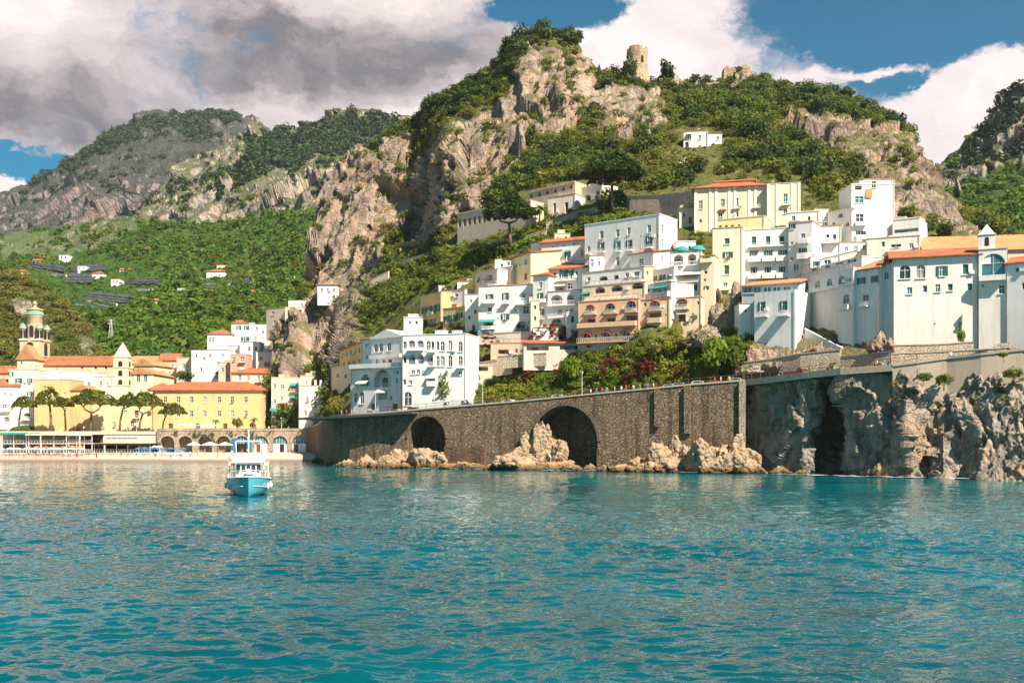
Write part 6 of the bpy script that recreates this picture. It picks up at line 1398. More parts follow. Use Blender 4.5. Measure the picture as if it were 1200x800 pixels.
# ================================================================== vegetation
L_HILL = mat_leaf('hill_leaf', (0.065, 0.094, 0.013), (0.137, 0.169, 0.026), (0.260, 0.260, 0.052), .38)
L_DARK = mat_leaf('pine_leaf', (0.024, 0.048, 0.012), (0.050, 0.082, 0.018), (0.102, 0.132, 0.030), .25)
L_BRIGHT = mat_leaf('ivy_leaf', (0.090, 0.144, 0.014), (0.180, 0.234, 0.024), (0.324, 0.324, 0.048), .4)
L_VALL = mat_leaf('valley_leaf', (0.053, 0.106, 0.013), (0.100, 0.181, 0.022), (0.175, 0.244, 0.037), .38)
L_FAR = mat_leaf('far_leaf', (0.030, 0.048, 0.026), (0.048, 0.072, 0.032), (0.075, 0.098, 0.040), .2)
L_RED = mat_leaf('bougainvillea', (.11, .018, .012), (.20, .034, .020), (.29, .07, .035))
L_OLIVE = mat_leaf('scrub_leaf', (0.102, 0.102, 0.026), (0.180, 0.166, 0.043), (0.288, 0.240, 0.072), .38)
BARK = plain('bark', (.16, .10, .065), .9, var=.3)
rs = np.random.RandomState(9)
T_BUSH = [leaf_cloud(rs, 230, .105, 7, .8) for _ in range(8)]
T_LOW = [leaf_cloud(rs, 90, .16, 5, .7) for _ in range(6)]
T_FAR = [leaf_cloud(rs, 60, .2, 4, .8) for _ in range(6)]
TOWN = [(400, 500), (405, 393), (490, 342), (560, 314), (620, 282), (690, 255), (735, 246), (812, 222), (815, 200), (940, 205), (968, 240), (1000, 205), (1050, 205), (1082, 255), (1200, 285), (1300, 285), (1300, 440), (880, 470), (872, 380), (845, 350), (790, 392), (740, 412), (690, 415), (610, 420), (557, 425), (557, 500)]
CLEAR = [[(520, 300), (530, 246), (676, 208), (712, 208), (715, 262), (640, 285), (600, 292)], [(790, 150), (855, 148), (855, 198), (780, 204)], [(728, 250), (732, 222), (815, 218), (815, 260)], [(370, 350), (372, 328), (398, 328), (398, 350)], [(310, 390), (312, 348), (362, 348), (362, 390)], [(556, 480), (560, 425), (690, 412), (748, 408), (790, 388), (838, 360), (872, 378), (884, 415), (880, 445), (600, 480)]]
def free(gx, gy):
    m = ~inpoly(gx, gy, TOWN)
    for c in CLEAR: m &= ~inpoly(gx, gy, c)
    return m
def mass(name, label, sheet, n, size, tpl, mat, ok, seed, sink=.25, tall=(.8, 1.3), cat='vegetation'):
    rs = np.random.RandomState(seed); p = pick(sheet, n, rs, ok)
    if len(p) == 0: return
    s = rs.uniform(*size, len(p))*np.where(rs.rand(len(p)) < .18, 1.45, 1)
    p = p+rs.normal(size=p.shape)*.4; p[:, 2] -= s*sink
    o = link(name, quads_mesh(name, place_clouds(tpl, p, s, rs, tall), [mat])); tag(o, label, cat, kind='stuff'); return o
SHADE = [(480, 135), (520, 100), (585, 70), (605, 95), (560, 125), (505, 150), (480, 160)]
mass('hillside_scrub', 'dense green scrub and bushes covering the hill above the town', MAIN, 2300, (1.8, 3.6), T_BUSH, L_HILL, lambda x, y, r: (r < .45)*free(x, y)*(y > 88), 1)
mass('hillside_scrub', 'small olive bushes and dry shrubs between the hillside trees', MAIN, 1500, (1.0, 2.2), T_LOW, L_OLIVE, lambda x, y, r: (r < .5)*free(x, y), 2)
mass('crag_shrubs', 'olive shrubs rooted on ledges of the rock faces', MAIN, 400, (.9, 2.2), T_LOW, L_OLIVE, lambda x, y, r: (r > .5)*free(x, y)*(fbm(np.stack([x*.03, y*.03, x*0], -1), 3) > .05), 3)
mass('crag_shrubs', 'dark green shrubs in the gullies of the crag', MAIN, 240, (1.2, 2.8), T_BUSH, L_HILL, lambda x, y, r: (r > .5)*free(x, y)*(fbm(np.stack([x*.025+9, y*.04, x*0], -1), 3) > .2), 4)
mass('ridge_wood', 'dark pine wood along the left ridge and round the highest crag', MAIN, 380, (1.9, 3.7), T_BUSH, L_DARK, lambda x, y, r: inpoly(x, y, [(478, 150), (480, 130), (500, 112), (560, 80), (585, 60), (600, 40), (650, 30), (690, 48), (690, 58), (645, 44), (618, 52), (600, 100), (560, 118), (515, 142)])*1., 5, .1)
mass('ridge_wood', 'dark trees on the ridge beside the watchtower and the fort', MAIN, 130, (2.2, 3.8), T_BUSH, L_DARK, lambda x, y, r: inpoly(x, y, [(690, 90), (735, 92), (850, 98), (870, 82), (985, 105), (1062, 150), (1030, 150), (960, 125), (860, 112), (700, 112)])*1., 6, .2)
mass('hillside_wood', 'dark woodland patches in the folds of the main hill', MAIN, 300, (2.4, 4.2), T_BUSH, L_DARK, lambda x, y, r: (r < .4)*free(x, y)*(fbm(np.stack([x*.02, y*.03, x*0+3], -1), 3) > .18), 7)
mass('terrace_scrub', 'low sunlit bushes on the terraces under the cemetery arcade', MAIN, 520, (1.0, 2.4), T_LOW, L_BRIGHT, lambda x, y, r: (r < .5)*inpoly(x, y, [(400, 350), (470, 300), (560, 285), (690, 240), (735, 235), (735, 262), (640, 285), (560, 318), (490, 348), (420, 400)]), 8)
IVYT = [(556, 478), (560, 430), (606, 420), (690, 413), (748, 409), (790, 392), (838, 364), (872, 380), (884, 415), (880, 445), (600, 476)]
IVY = [(556, 472), (572, 432), (606, 432), (690, 430), (748, 426), (790, 402), (838, 372), (872, 384), (880, 415), (876, 440), (600, 468)]
mass('ivy_bank', 'bright yellow green creepers and bushes covering the bank above the road', MAIN, 3600, (.6, 1.3), T_LOW, L_BRIGHT, lambda x, y, r: inpoly(x, y, IVYT)*(r < .95)*1., 9, .45)
mass('ivy_bank', 'taller bright bushes standing out of the creeper bank', MAIN, 200, (1.1, 2.0), T_BUSH, L_BRIGHT, lambda x, y, r: inpoly(x, y, IVY)*(r < .9)*1., 33, .35)
mass('ivy_bank', 'dark green shrubs in the hollows of the overgrown bank', MAIN, 70, (.8, 1.6), T_BUSH, L_HILL, lambda x, y, r: inpoly(x, y, IVY)*(fbm(np.stack([x*.05, y*.05, x*0+1], -1), 2) > .1), 10, .3)
mass('garden_shrubs', 'shrubs and weeds filling the gaps between the stacked houses', MAIN, 700, (.7, 1.7), T_LOW, L_BRIGHT, lambda x, y, r: inpoly(x, y, TOWN)*(x < 1000)*(r < .9)*1., 31, .3)
mass('garden_shrubs', 'dark green garden bushes between the stacked houses', MAIN, 260, (.7, 1.6), T_BUSH, L_HILL, lambda x, y, r: inpoly(x, y, TOWN)*(x < 1000)*(r < .9)*1., 32, .3)
mass('dry_grass', 'low dry shrubs round the hill farmhouse and the upper paths', MAIN, 700, (.5, 1.2), T_LOW, L_OLIVE, lambda x, y, r: (r < .6)*(inpoly(x, y, CLEAR[0])|inpoly(x, y, CLEAR[1])|inpoly(x, y, CLEAR[2]))*1., 34, .35)
mass('cliff_plants', 'tufts of green growing on the sea cliff ledges', CLIFF, 70, (.4, 1.2), T_LOW, L_OLIVE, lambda x, y, r: (x > 1040)*(y < 490)*1. + (x < 1000)*(y < 460)*.3, 11)
mass('valley_wood', 'bright green woodland covering the valley slopes', VALLEY, 3300, (3.2, 6.0), T_FAR, L_VALL, lambda x, y, r: (r < .4)*(y < 432)*(~(inpoly(x, y, [(25, 303), (60, 298), (130, 300), (200, 318), (195, 336), (160, 356), (138, 368), (84, 372), (68, 340), (25, 322)])|inpoly(x, y, [(236, 350), (232, 330), (240, 308), (292, 302), (300, 342)]))*1.)*(y > 250), 12, .25)
mass('valley_wood', 'darker olive trees scattered through the valley woods', VALLEY, 900, (3.0, 5.5), T_FAR, L_HILL, lambda x, y, r: (y < 430)*(~inpoly(x, y, [(60, 305), (200, 318), (195, 336), (138, 372), (60, 372)]))*(fbm(np.stack([x*.03, y*.05, x*0], -1), 3) > .1), 13, .2)
mass('terrace_crops', 'low lemon bushes on the cultivated terraces of the valley', VALLEY, 900, (1.0, 2.2), T_FAR, L_VALL, lambda x, y, r: (inpoly(x, y, [(25, 303), (60, 298), (130, 300), (200, 318), (195, 336), (160, 356), (138, 368), (84, 372), (68, 340), (25, 322)])|inpoly(x, y, [(236, 350), (232, 330), (240, 308), (292, 302), (300, 342)]))*1., 41, .2)
mass('near_wood', 'brownish green trees on the wooded spur behind the cathedral', NEARHILL, 620, (2.0, 4.6), T_BUSH, L_OLIVE, lambda x, y, r: (r < .5)*1., 14, .25)
mass('near_wood', 'green trees among the brown scrub behind the cathedral', NEARHILL, 420, (2.4, 4.8), T_BUSH, L_HILL, lambda x, y, r: (r < .5)*1., 15, .2)
mass('ridge_forest', 'dark pine forest on the middle ridge', RIDGE, 1000, (5, 9), T_FAR, L_FAR, lambda x, y, r: (r < .4)*1., 16, .35)
mass('ridge_scrub', 'dark bushes dotted over the rocky middle ridge', RIDGE, 480, (3, 7), T_FAR, L_FAR, lambda x, y, r: (r > .4)*(fbm(np.stack([x*.035, y*.05, x*0], -1), 3) > .2), 17, .3)
mass('ridge_scrub', 'green grass tussocks on the ledges of the middle ridge', RIDGE, 500, (3, 6), T_FAR, L_VALL, lambda x, y, r: (r > .4)*(fbm(np.stack([x*.03+4, y*.06, x*0], -1), 3) > .12), 18, .45)
mass('mountain_forest', 'dark forest on the summit of the far mountain', FARMT, 620, (6, 12), T_FAR, L_FAR, lambda x, y, r: (r < .35)*1., 19, .25)
mass('mountain_scrub', 'dark scrub belts across the far mountain cliffs', FARMT, 620, (6, 14), T_FAR, L_FAR, lambda x, y, r: (r > .3)*(fbm(np.stack([x*.015, y*.07, x*0], -1), 3) > .22), 20, .35)
mass('headland_wood', 'green trees on the lower slopes of the right headland', RIGHTMT, 900, (3, 6), T_FAR, L_VALL, lambda x, y, r: (r < .5)*1., 21, .25)
mass('headland_wood', 'dark bushes on the shaded cliff of the right headland', RIGHTMT, 330, (3, 6.5), T_FAR, L_FAR, lambda x, y, r: (r > .5)*((fbm(np.stack([x*.04, y*.05, x*0], -1), 3) > .0)+(y < 160)*2.), 22, .25)

# ------------------------------------------------------------------ trees that can be told apart
def tube_q(p0, p1, r0, r1, n=6):
    m = MB(); m.tube([p0, ((Vector(p0)+Vector(p1))/2)+Vector((random.uniform(-.1, .1), random.uniform(-.1, .1), 0)), p1], [r0, (r0+r1)/2, r1], n); return m
def round_tree(label, loc, height, width, mat, name='tree', cat='tree', group=None, bare=.3, leaves=420, seed=0, cone=False):
    """tapered trunk with limbs and a ragged crown of leaf clumps"""
    rs = np.random.RandomState(seed+31); r = thing(name, label, cat, loc, rs.uniform(0, 6), group)
    m = MB(); hb = height*bare; top = Vector((rs.uniform(-.1, .1)*width, rs.uniform(-.1, .1)*width, height*.72))
    m.tube([(0, 0, -.8), (top.x*.3, top.y*.3, hb), top], [height*.04, height*.028, height*.008], 7)
    for j in range(6):
        a = j*1.05+rs.uniform(-.3, .3); z0 = hb*(.8+.12*j); f = min(1, z0/height/.72); b = Vector((top.x*f, top.y*f, z0))
        m.tube([b, b+Vector((math.cos(a)*width*.3, math.sin(a)*width*.3, height*.22))], [height*.014, height*.004], 5)
    m.build('trunk', BARK, r, True)
    hc = height-hb*.7
    q = leaf_cloud(rs, leaves, .13, 9, 1., .62, .55)
    ext = q.reshape(-1, 3); q = q/np.array([np.ptp(ext[:, 0]), np.ptp(ext[:, 1]), np.ptp(ext[:, 2])])
    if cone:
        z = q[..., 2:3]-q[..., 2].min(); q[..., :2] *= np.clip(1.25-z*1.05, .18, 1)
    q = q*np.array([width, width, hc]); q[..., 2] += height-q[..., 2].max()
    o = link('crown', quads_mesh('crown', q, [mat]), r); return r
def umbrella_pine(label, base, height, cw, ch, lean, group, seed=0, dense=900, fork=2, yscale=.75):
    """bare forked trunk with limbs fanning up into a flat parasol of needles"""
    rs = np.random.RandomState(seed+5); r = thing('umbrella_pine', label, 'pine tree', base, 0, group)
    m = MB(); t0 = Vector((0, 0, -.6)); hf = height*(.42 if fork > 1 else .6); k = Vector((lean*.45, 0, hf)); cz = height-ch
    m.tube([t0, Vector((lean*.12, 0, hf*.5)), k], [height*.034, height*.027, height*.022], 8)
    tips = []
    for f in range(fork):
        s = 0 if fork == 1 else (f/(fork-1)-.5)*2
        e = Vector((lean+s*cw*.2, rs.uniform(-1, 1)*cw*.08, cz-ch*.1)); mid = k.lerp(e, .5)+Vector((s*cw*.05, 0, -.2)); m.tube([k, mid, e], [height*.02, height*.015, height*.011], 7); tips.append(e)
        for j in range(7):
            a = j*.9+rs.uniform(-.3, .3); q = e+Vector((math.cos(a)*cw*rs.uniform(.18, .36), math.sin(a)*cw*.3*yscale, ch*rs.uniform(.25, .5))); m.tube([mid.lerp(e, rs.uniform(.3, 1)), e.lerp(q, .6), q], [height*.009, height*.006, height*.003], 5)
    m.build('trunk', BARK, r, True)
    n = dense; Rr = np.sqrt(rs.rand(n)); a = rs.rand(n)*6.283
    lob = 1+.12*np.sin(3*a+seed)+.10*np.sin(5*a+2*seed+1)
    x = Rr*np.cos(a)*cw/2*lob; y = Rr*np.sin(a)*cw/2*lob*yscale
    dome = ch*(1-Rr**2.2)*(.85+.3*fbm(np.stack([x/cw*4, y/cw*4, x*0+seed], -1), 2)); z = dome*np.where(rs.rand(n) < .72, rs.uniform(.75, 1.02, n), rs.uniform(.0, .7, n))
    gap = fbm(np.stack([x/cw*5+seed, y/cw*5, z/ch*1.2], -1), 2) > -.42
    p = np.stack([x+lean, y, z+cz], -1)[gap]; n = len(p)
    d = rs.normal(size=(n, 3)); d[:, 2] = np.abs(d[:, 2])+.5; d /= np.linalg.norm(d, axis=1)[:, None]
    u = np.cross(d, rs.normal(size=(n, 3))); u /= np.linalg.norm(u, axis=1)[:, None]; w = np.cross(d, u); s = cw*.032*rs.uniform(.6, 1.4, (n, 1))+.1
    q = np.stack([p-u*s-w*s*.6, p+u*s*.3-w*s, p+u*s+w*s*.5, p-u*s*.2+w*s], 1)
    link('crown', quads_mesh('crown', q, [L_DARK if seed < 50 else L_HILL]), r); return r
g = 'umbrella pines along the promenade'
for i, (bx, by, cx, cy0, cy1, cw, fork, lab) in enumerate((
        (22, 505, 27, 463, 480, 27, 1, 'leftmost small umbrella pine in front of the white house'), (60, 504, 56, 452, 477, 34, 1, 'upright full umbrella pine before the ochre building'),
        (77, 505, 74, 465, 479, 24, 1, 'slender umbrella pine with a thin trunk left of the wide forked pine'), (106, 504, 109, 454, 476, 56, 2, 'wide umbrella pine with a forked trunk before the pale yellow wall'),
        (140, 504, 150, 459, 478, 32, 1, 'leaning umbrella pine with bent trunk below the church'), (163, 504, 172, 457, 478, 40, 2, 'umbrella pine with spreading limbs beside the yellow building corner'),
        (190, 504, 202, 470, 487, 30, 1, 'small leaning umbrella pine in front of the yellow two-row building'))):
    Y = 337.5; k_ = Y/F; umbrella_pine(lab, ((bx-CX)*k_, Y, PZ), (by-cy0)*k_+.3, cw*k_, (cy1-cy0)*k_*.85, (cx-bx)*k_, g, 50+i, 900, fork)
g = 'great umbrella pines on the slope'
for bx, by, cx, cy0, cy1, cw, lab, sd in ((598, 290, 595, 222, 252, 60, 'dark umbrella pine standing in front of the cemetery arcade', 1), (718, 246, 716, 177, 206, 74, 'dark umbrella pine with a wide crown above the terrace wall', 2)):
    p_ = MAIN.at(bx, by); Y = p_.y-4; k_ = Y/F
    umbrella_pine(lab, ((bx-CX)*k_, Y, zof(by, Y)), (by-cy0)*k_, cw*k_, (cy1-cy0)*k_, (cx-bx)*k_, g, sd, 1700, 2, .9)
for i, (px, yb, yt, w, lab, m_, cone) in enumerate((
        (778, 98, 70, 20, 'lone dark tree standing on the ridge right of the watchtower', L_DARK, False), (815, 98, 86, 14, 'small round tree on the ridge wall between tower and fort', L_DARK, False),
        (738, 98, 66, 20, 'dark tree leaning on the left of the watchtower', L_DARK, False), (993, 116, 101, 20, 'round dark tree on the ridge right of the fort ruin', L_DARK, False),
        (702, 92, 74, 7, 'slim pointed cypress right of the highest crag', L_DARK, True), (921, 222, 194, 22, 'round bright green tree behind the palazzo end bay', L_HILL, False),
        (877, 190, 168, 30, 'reddish brown tree on the green hill above the palazzo', L_OLIVE, False), (812, 200, 178, 34, 'reddish olive tree left of the hill farmhouse path', L_OLIVE, False),
        (522, 480, 432, 26, 'green tree growing beside the white arcaded hotel', L_HILL, False), (764, 424, 400, 22, 'dark green tree below the peach house', L_HILL, False),
        (840, 440, 392, 34, 'large green tree on the bank below the rock spur', L_BRIGHT, False), (862, 438, 402, 26, 'green tree at the right end of the overgrown bank', L_HILL, False),
        (783, 418, 398, 20, 'bright bush under the cream house', L_BRIGHT, False), (800, 410, 394, 24, 'dark bush on the pale rock under the cream house', L_HILL, False),
        (812, 380, 366, 18, 'green bush right of the tall dark door', L_HILL, False), (1128, 402, 384, 12, 'yellow green bush at the right end of the convent garden', L_BRIGHT, False),
        (1084, 278, 258, 26, 'dark tree behind the tall villa', L_DARK, False), (1060, 262, 240, 26, 'green tree between the villa and the rock headland', L_HILL, False), (1108, 282, 258, 24, 'dark tree behind the long orange roof', L_DARK, False),
        (1176, 419, 412, 14, 'low green bush hanging over the top of the concrete retaining wall', L_OLIVE, False), (1082, 447, 436, 20, 'dry olive bush on the slope below the retaining wall', L_OLIVE, False), (1106, 452, 436, 22, 'dark bush with a shadow on the retaining wall', L_HILL, False), (1188, 445, 428, 26, 'round green bush on the rocks under the retaining wall', L_HILL, False), (216, 448, 434, 22, 'dark green garden tree beside the white stepped house', L_DARK, False), (278, 504, 489, 14, 'dark leafy tree on the promenade before the yellow building', L_HILL, False),
        (690, 272, 252, 30, 'green bush below the umbrella pine with wide crown', L_HILL, False), (780, 268, 252, 30, 'rounded bush in front of the lower terrace wall', L_HILL, False), (672, 446, 416, 22, 'tall leafy creeper clump left on the overgrown bank', L_BRIGHT, False))):
    if px < 300: Y = 366 if px < 250 else 344
    else: Y = MAIN.at(px, yb).y-1.5
    if px == 1128: Y = 181
    if px in (1188, 1176): Y = 166
    if px in (1082, 1106): Y = 171.5
    if px == 522: Y = 231
    k_ = Y/F; round_tree(lab, ((px-CX)*k_, Y, zof(yb, Y)), (yb-yt)*k_, w*k_, m_, 'tree' if 'bush' not in lab and 'creeper' not in lab else 'bush', 'tree' if 'bush' not in lab and 'creeper' not in lab else 'bush', None, .03 if ('bush' in lab or 'creeper' in lab) else .22, 430, i*3, cone)
g = 'bougainvillea bushes'
for i, (px, yb, yt, w, Y, lab) in enumerate((
        (571, 414, 386, 30, 243, 'dark red bougainvillea hanging below the teal awnings'), (650, 398, 378, 56, 238, 'long red bougainvillea hedge below the double arched loggia'),
        (712, 446, 416, 32, 0, 'tall red bougainvillea in the middle of the overgrown bank'), (757, 440, 420, 34, 0, 'dark red bougainvillea on the right of the overgrown bank'), (662, 440, 427, 26, 0, 'small red bougainvillea on the left of the overgrown bank'),
        (953, 424, 409, 20, 199, 'russet bush on the roadside wall behind the red truck'), (684, 396, 384, 16, 234, 'red bougainvillea sprig beside the peach hotel'), (735, 452, 438, 18, 0, 'low rusty red creeper just above the road in the middle of the bank'), (622, 446, 434, 22, 0, 'rusty red creeper under the red roofed pavilion'), (800, 440, 424, 22, 0, 'small dark red creeper near the right end of the bank'))):
    Y = Y or MAIN.at(px, yb).y-2; k_ = Y/F
    rb_ = np.random.RandomState(700+i); n_ = int(max(12, w*(yb-yt)/22)); r = thing('bougainvillea', lab, 'bush', ((px-CX)*k_, Y, zof(yb, Y)), 0, g)
    cs, ss = [], []
    for j in range(n_):                                       # sprawling stems: ragged patch, densest in the middle, trailing down
        u, v = np.clip(rb_.normal(0, .24), -.5, .5), rb_.beta(1.6, 1.3); qx, qy = px+u*w, yb-(yb-yt)*v*(1-abs(u)*.7)
        Yq = min(Y+.6, MAIN.at(qx, qy).y-.5) if Y > 0 and px > 600 and yb > 400 and Y != 199 else Y+rb_.uniform(-.6, .6); q = P(qx, qy, Yq); cs.append((q.x-(px-CX)*k_, q.y-Y, q.z-zof(yb, Y))); ss.append(rb_.uniform(.4, .95))
    link('foliage', quads_mesh('foliage', place_clouds(T_LOW, cs, ss, rb_), [L_RED]), r)
# hillside trees one can pick out
rs = np.random.RandomState(123); prot = []; LAB = 'rounded green tree standing clear of the scrub on the main hill'
pts = pick(MAIN, 130, rs, lambda x, y, r: (r < .4)*free(x, y)*(y > 120)*(x > 560)*1.)
for p in pts:
    s = rs.uniform(3.0, 5.2); loc = p+np.array([0, -1.5, -.3]); rz = rs.uniform(0, 6)
    if len(prot) < 5:
        i = len(prot); o = thing('hillside_tree', LAB, 'tree', (0, 0, 0), 0, 'round trees on the main hill'); link('crown', quads_mesh('crown', leaf_cloud(rs, 380, .10, 9, 1.0, .6), [L_HILL if i % 2 else L_DARK]), o)
        m = MB(); m.tube([(0, 0, -.4), (.03, 0, .3), (.02, .02, .7)], [.07, .05, .02], 6); m.build('trunk', BARK, o); prot.append(o)
    else: o = copy_tree(prot[rs.randint(5)])
    o.location = loc; o.scale = (s, s, s*rs.uniform(.85, 1.15)); o.rotation_euler = (0, 0, rz)
def palm(label, base, h, fr, seed=0):
    rs = np.random.RandomState(seed); r = thing('palm_tree', label, 'palm tree', base)
    m = MB(); m.tube([(0, 0, -.5), (.1, 0, h*.5), (.25, 0, h)], [.3, .22, .2], 8); m.build('trunk', BARK, r, True)
    m = MB()
    for j in range(22):
        a = j*2.4; el = rs.uniform(-.2, 1.1); d = Vector((math.cos(a), math.sin(a), 0)); pr_ = None
        for s in range(7):
            f = s/6; c = Vector((.25, 0, h))+d*fr*f*math.cos(el*.6)+Vector((0, 0, fr*(math.sin(el)*f-.75*f*f))); w = d.cross(Vector((0, 0, 1)))*fr*.13*math.sin(math.pi*min(1, f*.9+.1)); cur = (c-w-Vector((0, 0, .1)), c, c+w-Vector((0, 0, .1)))
            if pr_: m.quad(pr_[0], cur[0], cur[1], pr_[1]); m.quad(pr_[1], cur[1], cur[2], pr_[2])
            pr_ = cur
    m.build('fronds', L_HILL, r); return r
p_ = MAIN.at(632, 264); Yp = p_.y-3
palm('palm tree in front of the upper cemetery wall', ((632-CX)/F*Yp, Yp, zof(262, Yp)), 4.6, 3.0, 1)
palm('small palm on the promenade before the yellow building', ((297-CX)/F*341, 341, PZ), 4.2, 1.6, 2)
palm('short palm beside the cream awning on the promenade', ((252-CX)/F*341, 341, PZ), 3.6, 1.4, 3)
# rock spur under the cream tower, and the lemon nets in the valley
for i, (px, yb, w, h, Y, lab) in enumerate(((858, 392, 44, 46, 216, 'rocky spur below the cream tower house'), (826, 408, 60, 26, 215, 'pale broken rock under the cream house'), (895, 438, 56, 14, 200.5, 'bare pale rock face above the road near the red truck'), (1031, 412, 26, 30, 186, 'rock stump supporting the corner of the convent'))):
    k_ = Y/F; o = outcrop(90+i, w*k_, min(w*.4*k_, 5)*2, h*k_, ROCK, 6); o.location = ((px-CX)*k_, Y, zof(yb, Y)); tag(o, lab, 'rock')
NET = plain('black_net', (.045, .05, .06), .9, var=.4); NETG = plain('green_net', (.01, .13, .10), .8)
for i, (pl, m_, lab) in enumerate((
        ([(30, 312), (76, 318), (76, 312), (34, 306)], NET, 'uppermost long black lemon net at the left of the valley'), ([(76, 331), (108, 331), (114, 320), (82, 318)], NET, 'black lemon net beside the square cream villa'),
        ([(84, 318), (124, 316), (120, 309), (80, 311)], NET, 'black lemon net above the square cream villa'), ([(101, 349), (148, 354), (155, 344), (104, 340)], NET, 'broad black lemon net above the white terrace walls'),
        ([(148, 331), (190, 331), (188, 325), (150, 326)], NET, 'narrow black net right of the square cream villa'), ([(270, 335), (294, 334), (292, 325), (272, 326)], NET, 'black lemon net right of the valley hamlet'), ([(237, 342), (251, 342), (251, 335), (239, 335)], NET, 'small black net below the valley farmhouse'),
        ([(160, 416), (203, 414), (205, 403), (168, 404)], NETG, 'green netted lemon grove above the church roofs'))):
    pts_ = [P(x, y, VALLEY.Y(x, y)-11-(3 if j > 1 else 0)) for j, (x, y) in enumerate(pl)]; c_ = sum(pts_, Vector())/4; r = thing('lemon_net', lab, 'net', c_)
    a = [p-c_ for p in pts_]
    for k4 in range(4):                                      # stepped strips, one to a terrace
        f0, f1 = k4/4+.02, (k4+.86)/4; q4 = [a[0].lerp(a[3], f0), a[1].lerp(a[2], f0), a[1].lerp(a[2], f1), a[0].lerp(a[3], f1)]; dz = Vector((0, 0, random.uniform(-.5, .5))); m = MB(); up = []
        for u in range(9):
            for e0, e1 in ((0, 1), (3, 2)): up.append(q4[e0].lerp(q4[e1], u/8)+dz+Vector((0, 0, (-.35 if u % 2 else .1)+random.uniform(-.15, .15))))
        lo = [p-Vector((0, 0, .25)) for p in up]; m.add(up+lo, [(2*u, 2*u+2, 2*u+3, 2*u+1) for u in range(8)]+[(18+2*u, 18+2*u+1, 18+2*u+3, 18+2*u+2) for u in range(8)]+[(2*u, 18+2*u, 18+2*u+2, 2*u+2) for u in range(8)]+[(2*u+1, 2*u+3, 18+2*u+3, 18+2*u+1) for u in range(8)]); m.build('net', m_, r)
    m = MB()
    for j in range(6): p = a[0].lerp(a[1], j/5); m.tube([p, p-Vector((0, 0, 5))], .12, 4)
    m.build('poles', BROWN, r)
for pts_, lab in (([(150, 337), (175, 338), (196, 335)], 'short pale terrace wall right of the lemon nets'), ([(236, 331), (268, 332), (300, 329)], 'pale terrace wall under the valley hamlet'), ([(296, 322), (325, 321), (345, 324)], 'pale terrace wall beside the long white shed'), ([(88, 354), (110, 356), (134, 361)], 'white lower terrace wall in the valley'), ([(90, 350), (110, 351), (136, 356)], 'white upper terrace wall in the valley'), ([(30, 313), (55, 318), (77, 322)], 'long pale terrace wall at the left of the valley')):
    wallstrip(lab, [(x, y, VALLEY.Y(x, y)-9) for x, y in pts_], 4, plaster(WW), 'terrace_wall', 'wall', .8, 'terrace walls in the valley')

# foam along the rocks
rs = np.random.RandomState(55); m = MB()
for i in range(260):
    px = rs.uniform(368, 1195); Y = wallY(px)-rs.uniform(2.0, 6.5)-(1.5 if px > 880 else 0); c = ((px-CX)/F*Y, Y, .12+rs.uniform(0, .02)); a = rs.uniform(.25, 1.5); b = rs.uniform(.12, .4); k = 9
    m.add([(c[0]+a*math.cos(6.283*j/k)*rs.uniform(.6, 1.2), c[1]+b*math.sin(6.283*j/k)*rs.uniform(.6, 1.2)-.4*a*math.cos(6.283*j/k), c[2]) for j in range(k)], [tuple(range(k))])
tag(m.build('foam', plain('foam_white', (.75, .78, .76), .9)), 'thin white foam where the water laps the rocks', 'foam', kind='stuff')

# creepers hanging on the arcade, planters on the promenade
rs = np.random.RandomState(61); pp = []; ss = []
for px, y, n_ in ((231, 508, 16), (246, 509, 14), (252, 516, 8), (270, 507, 10), (294, 507, 12), (300, 514, 6), (207, 507, 6), (320, 507, 5)):
    for i in range(n_): q = P(px+rs.normal()*4, y+rs.normal()*2.2+1, 330.0); pp.append(tuple(q)); ss.append(rs.uniform(.3, .75))
tag(link('arcade_creeper', quads_mesh('arcade_creeper', place_clouds(T_LOW, pp, ss, rs), [L_BRIGHT])), 'green creeper hanging over the stone arcade', 'creeper', kind='stuff')
pp = [tuple(P(rs.uniform(-5, 60), 504.6, 331.8)) for i in range(40)]+[tuple(P(rs.uniform(60, 355), 504.8, 331.8)) for i in range(55)]
tag(link('promenade_planting', quads_mesh('promenade_planting', place_clouds(T_LOW, pp, rs.uniform(.35, .8, 95), rs), [L_HILL])), 'low green planting along the promenade edge', 'planting', kind='stuff')

# ================================================================== the boat
HULLB = plain('blue_hull_paint', (.08, .38, .46), .25, spec=.5, var=.06); HULLW = plain('white_boat_paint', (.80, .78, .74), .35, spec=.5, var=.04); ORANGE = plain('orange_buoy', (.75, .22, .05), .6); ANTIF = plain('dark_antifouling', (.03, .03, .035), .7)
DECK = plain('boat_deck', (.55, .45, .35), .7)
bo = thing('motor_boat', 'white motor boat with turquoise hull, bow towards us, lying off the beach', 'boat', (-31.9, 124, 0), math.radians(-82))
bo.rotation_euler = (0, 0, math.radians(-90+14))
def hull(x):                                                              # half beam, keel depth, sheer height at station x (bow at +x)
    f = (x+5)/11
    b = 2.55*(1-max(0, (f-.35)/.65)**2.4)**.75*(.9+.1*min(1, f*4)); return max(b, .03), -.55+.45*max(0, f-.75)*2, 1.75+.85*max(0, f-.25)**1.7
xs = np.linspace(-5, 6, 23); m = MB(); st = []
prof = [(0, 0), (.55, .12), (.84, .34), (.94, .58), (.985, .80), (1.04, 1.0)]
for x in xs:
    b, k0, sh = hull(x); row = []
    for s in (-1, 1):
        pts_ = [(x+.75*max(0, (x-3)/3)*z, s*max(.02, b*w*(1 if w < 1 else 1)), k0+(sh-k0)*z) for w, z in prof]
        row += pts_[::-1] if s < 0 else pts_[1:]
    st.append(row)
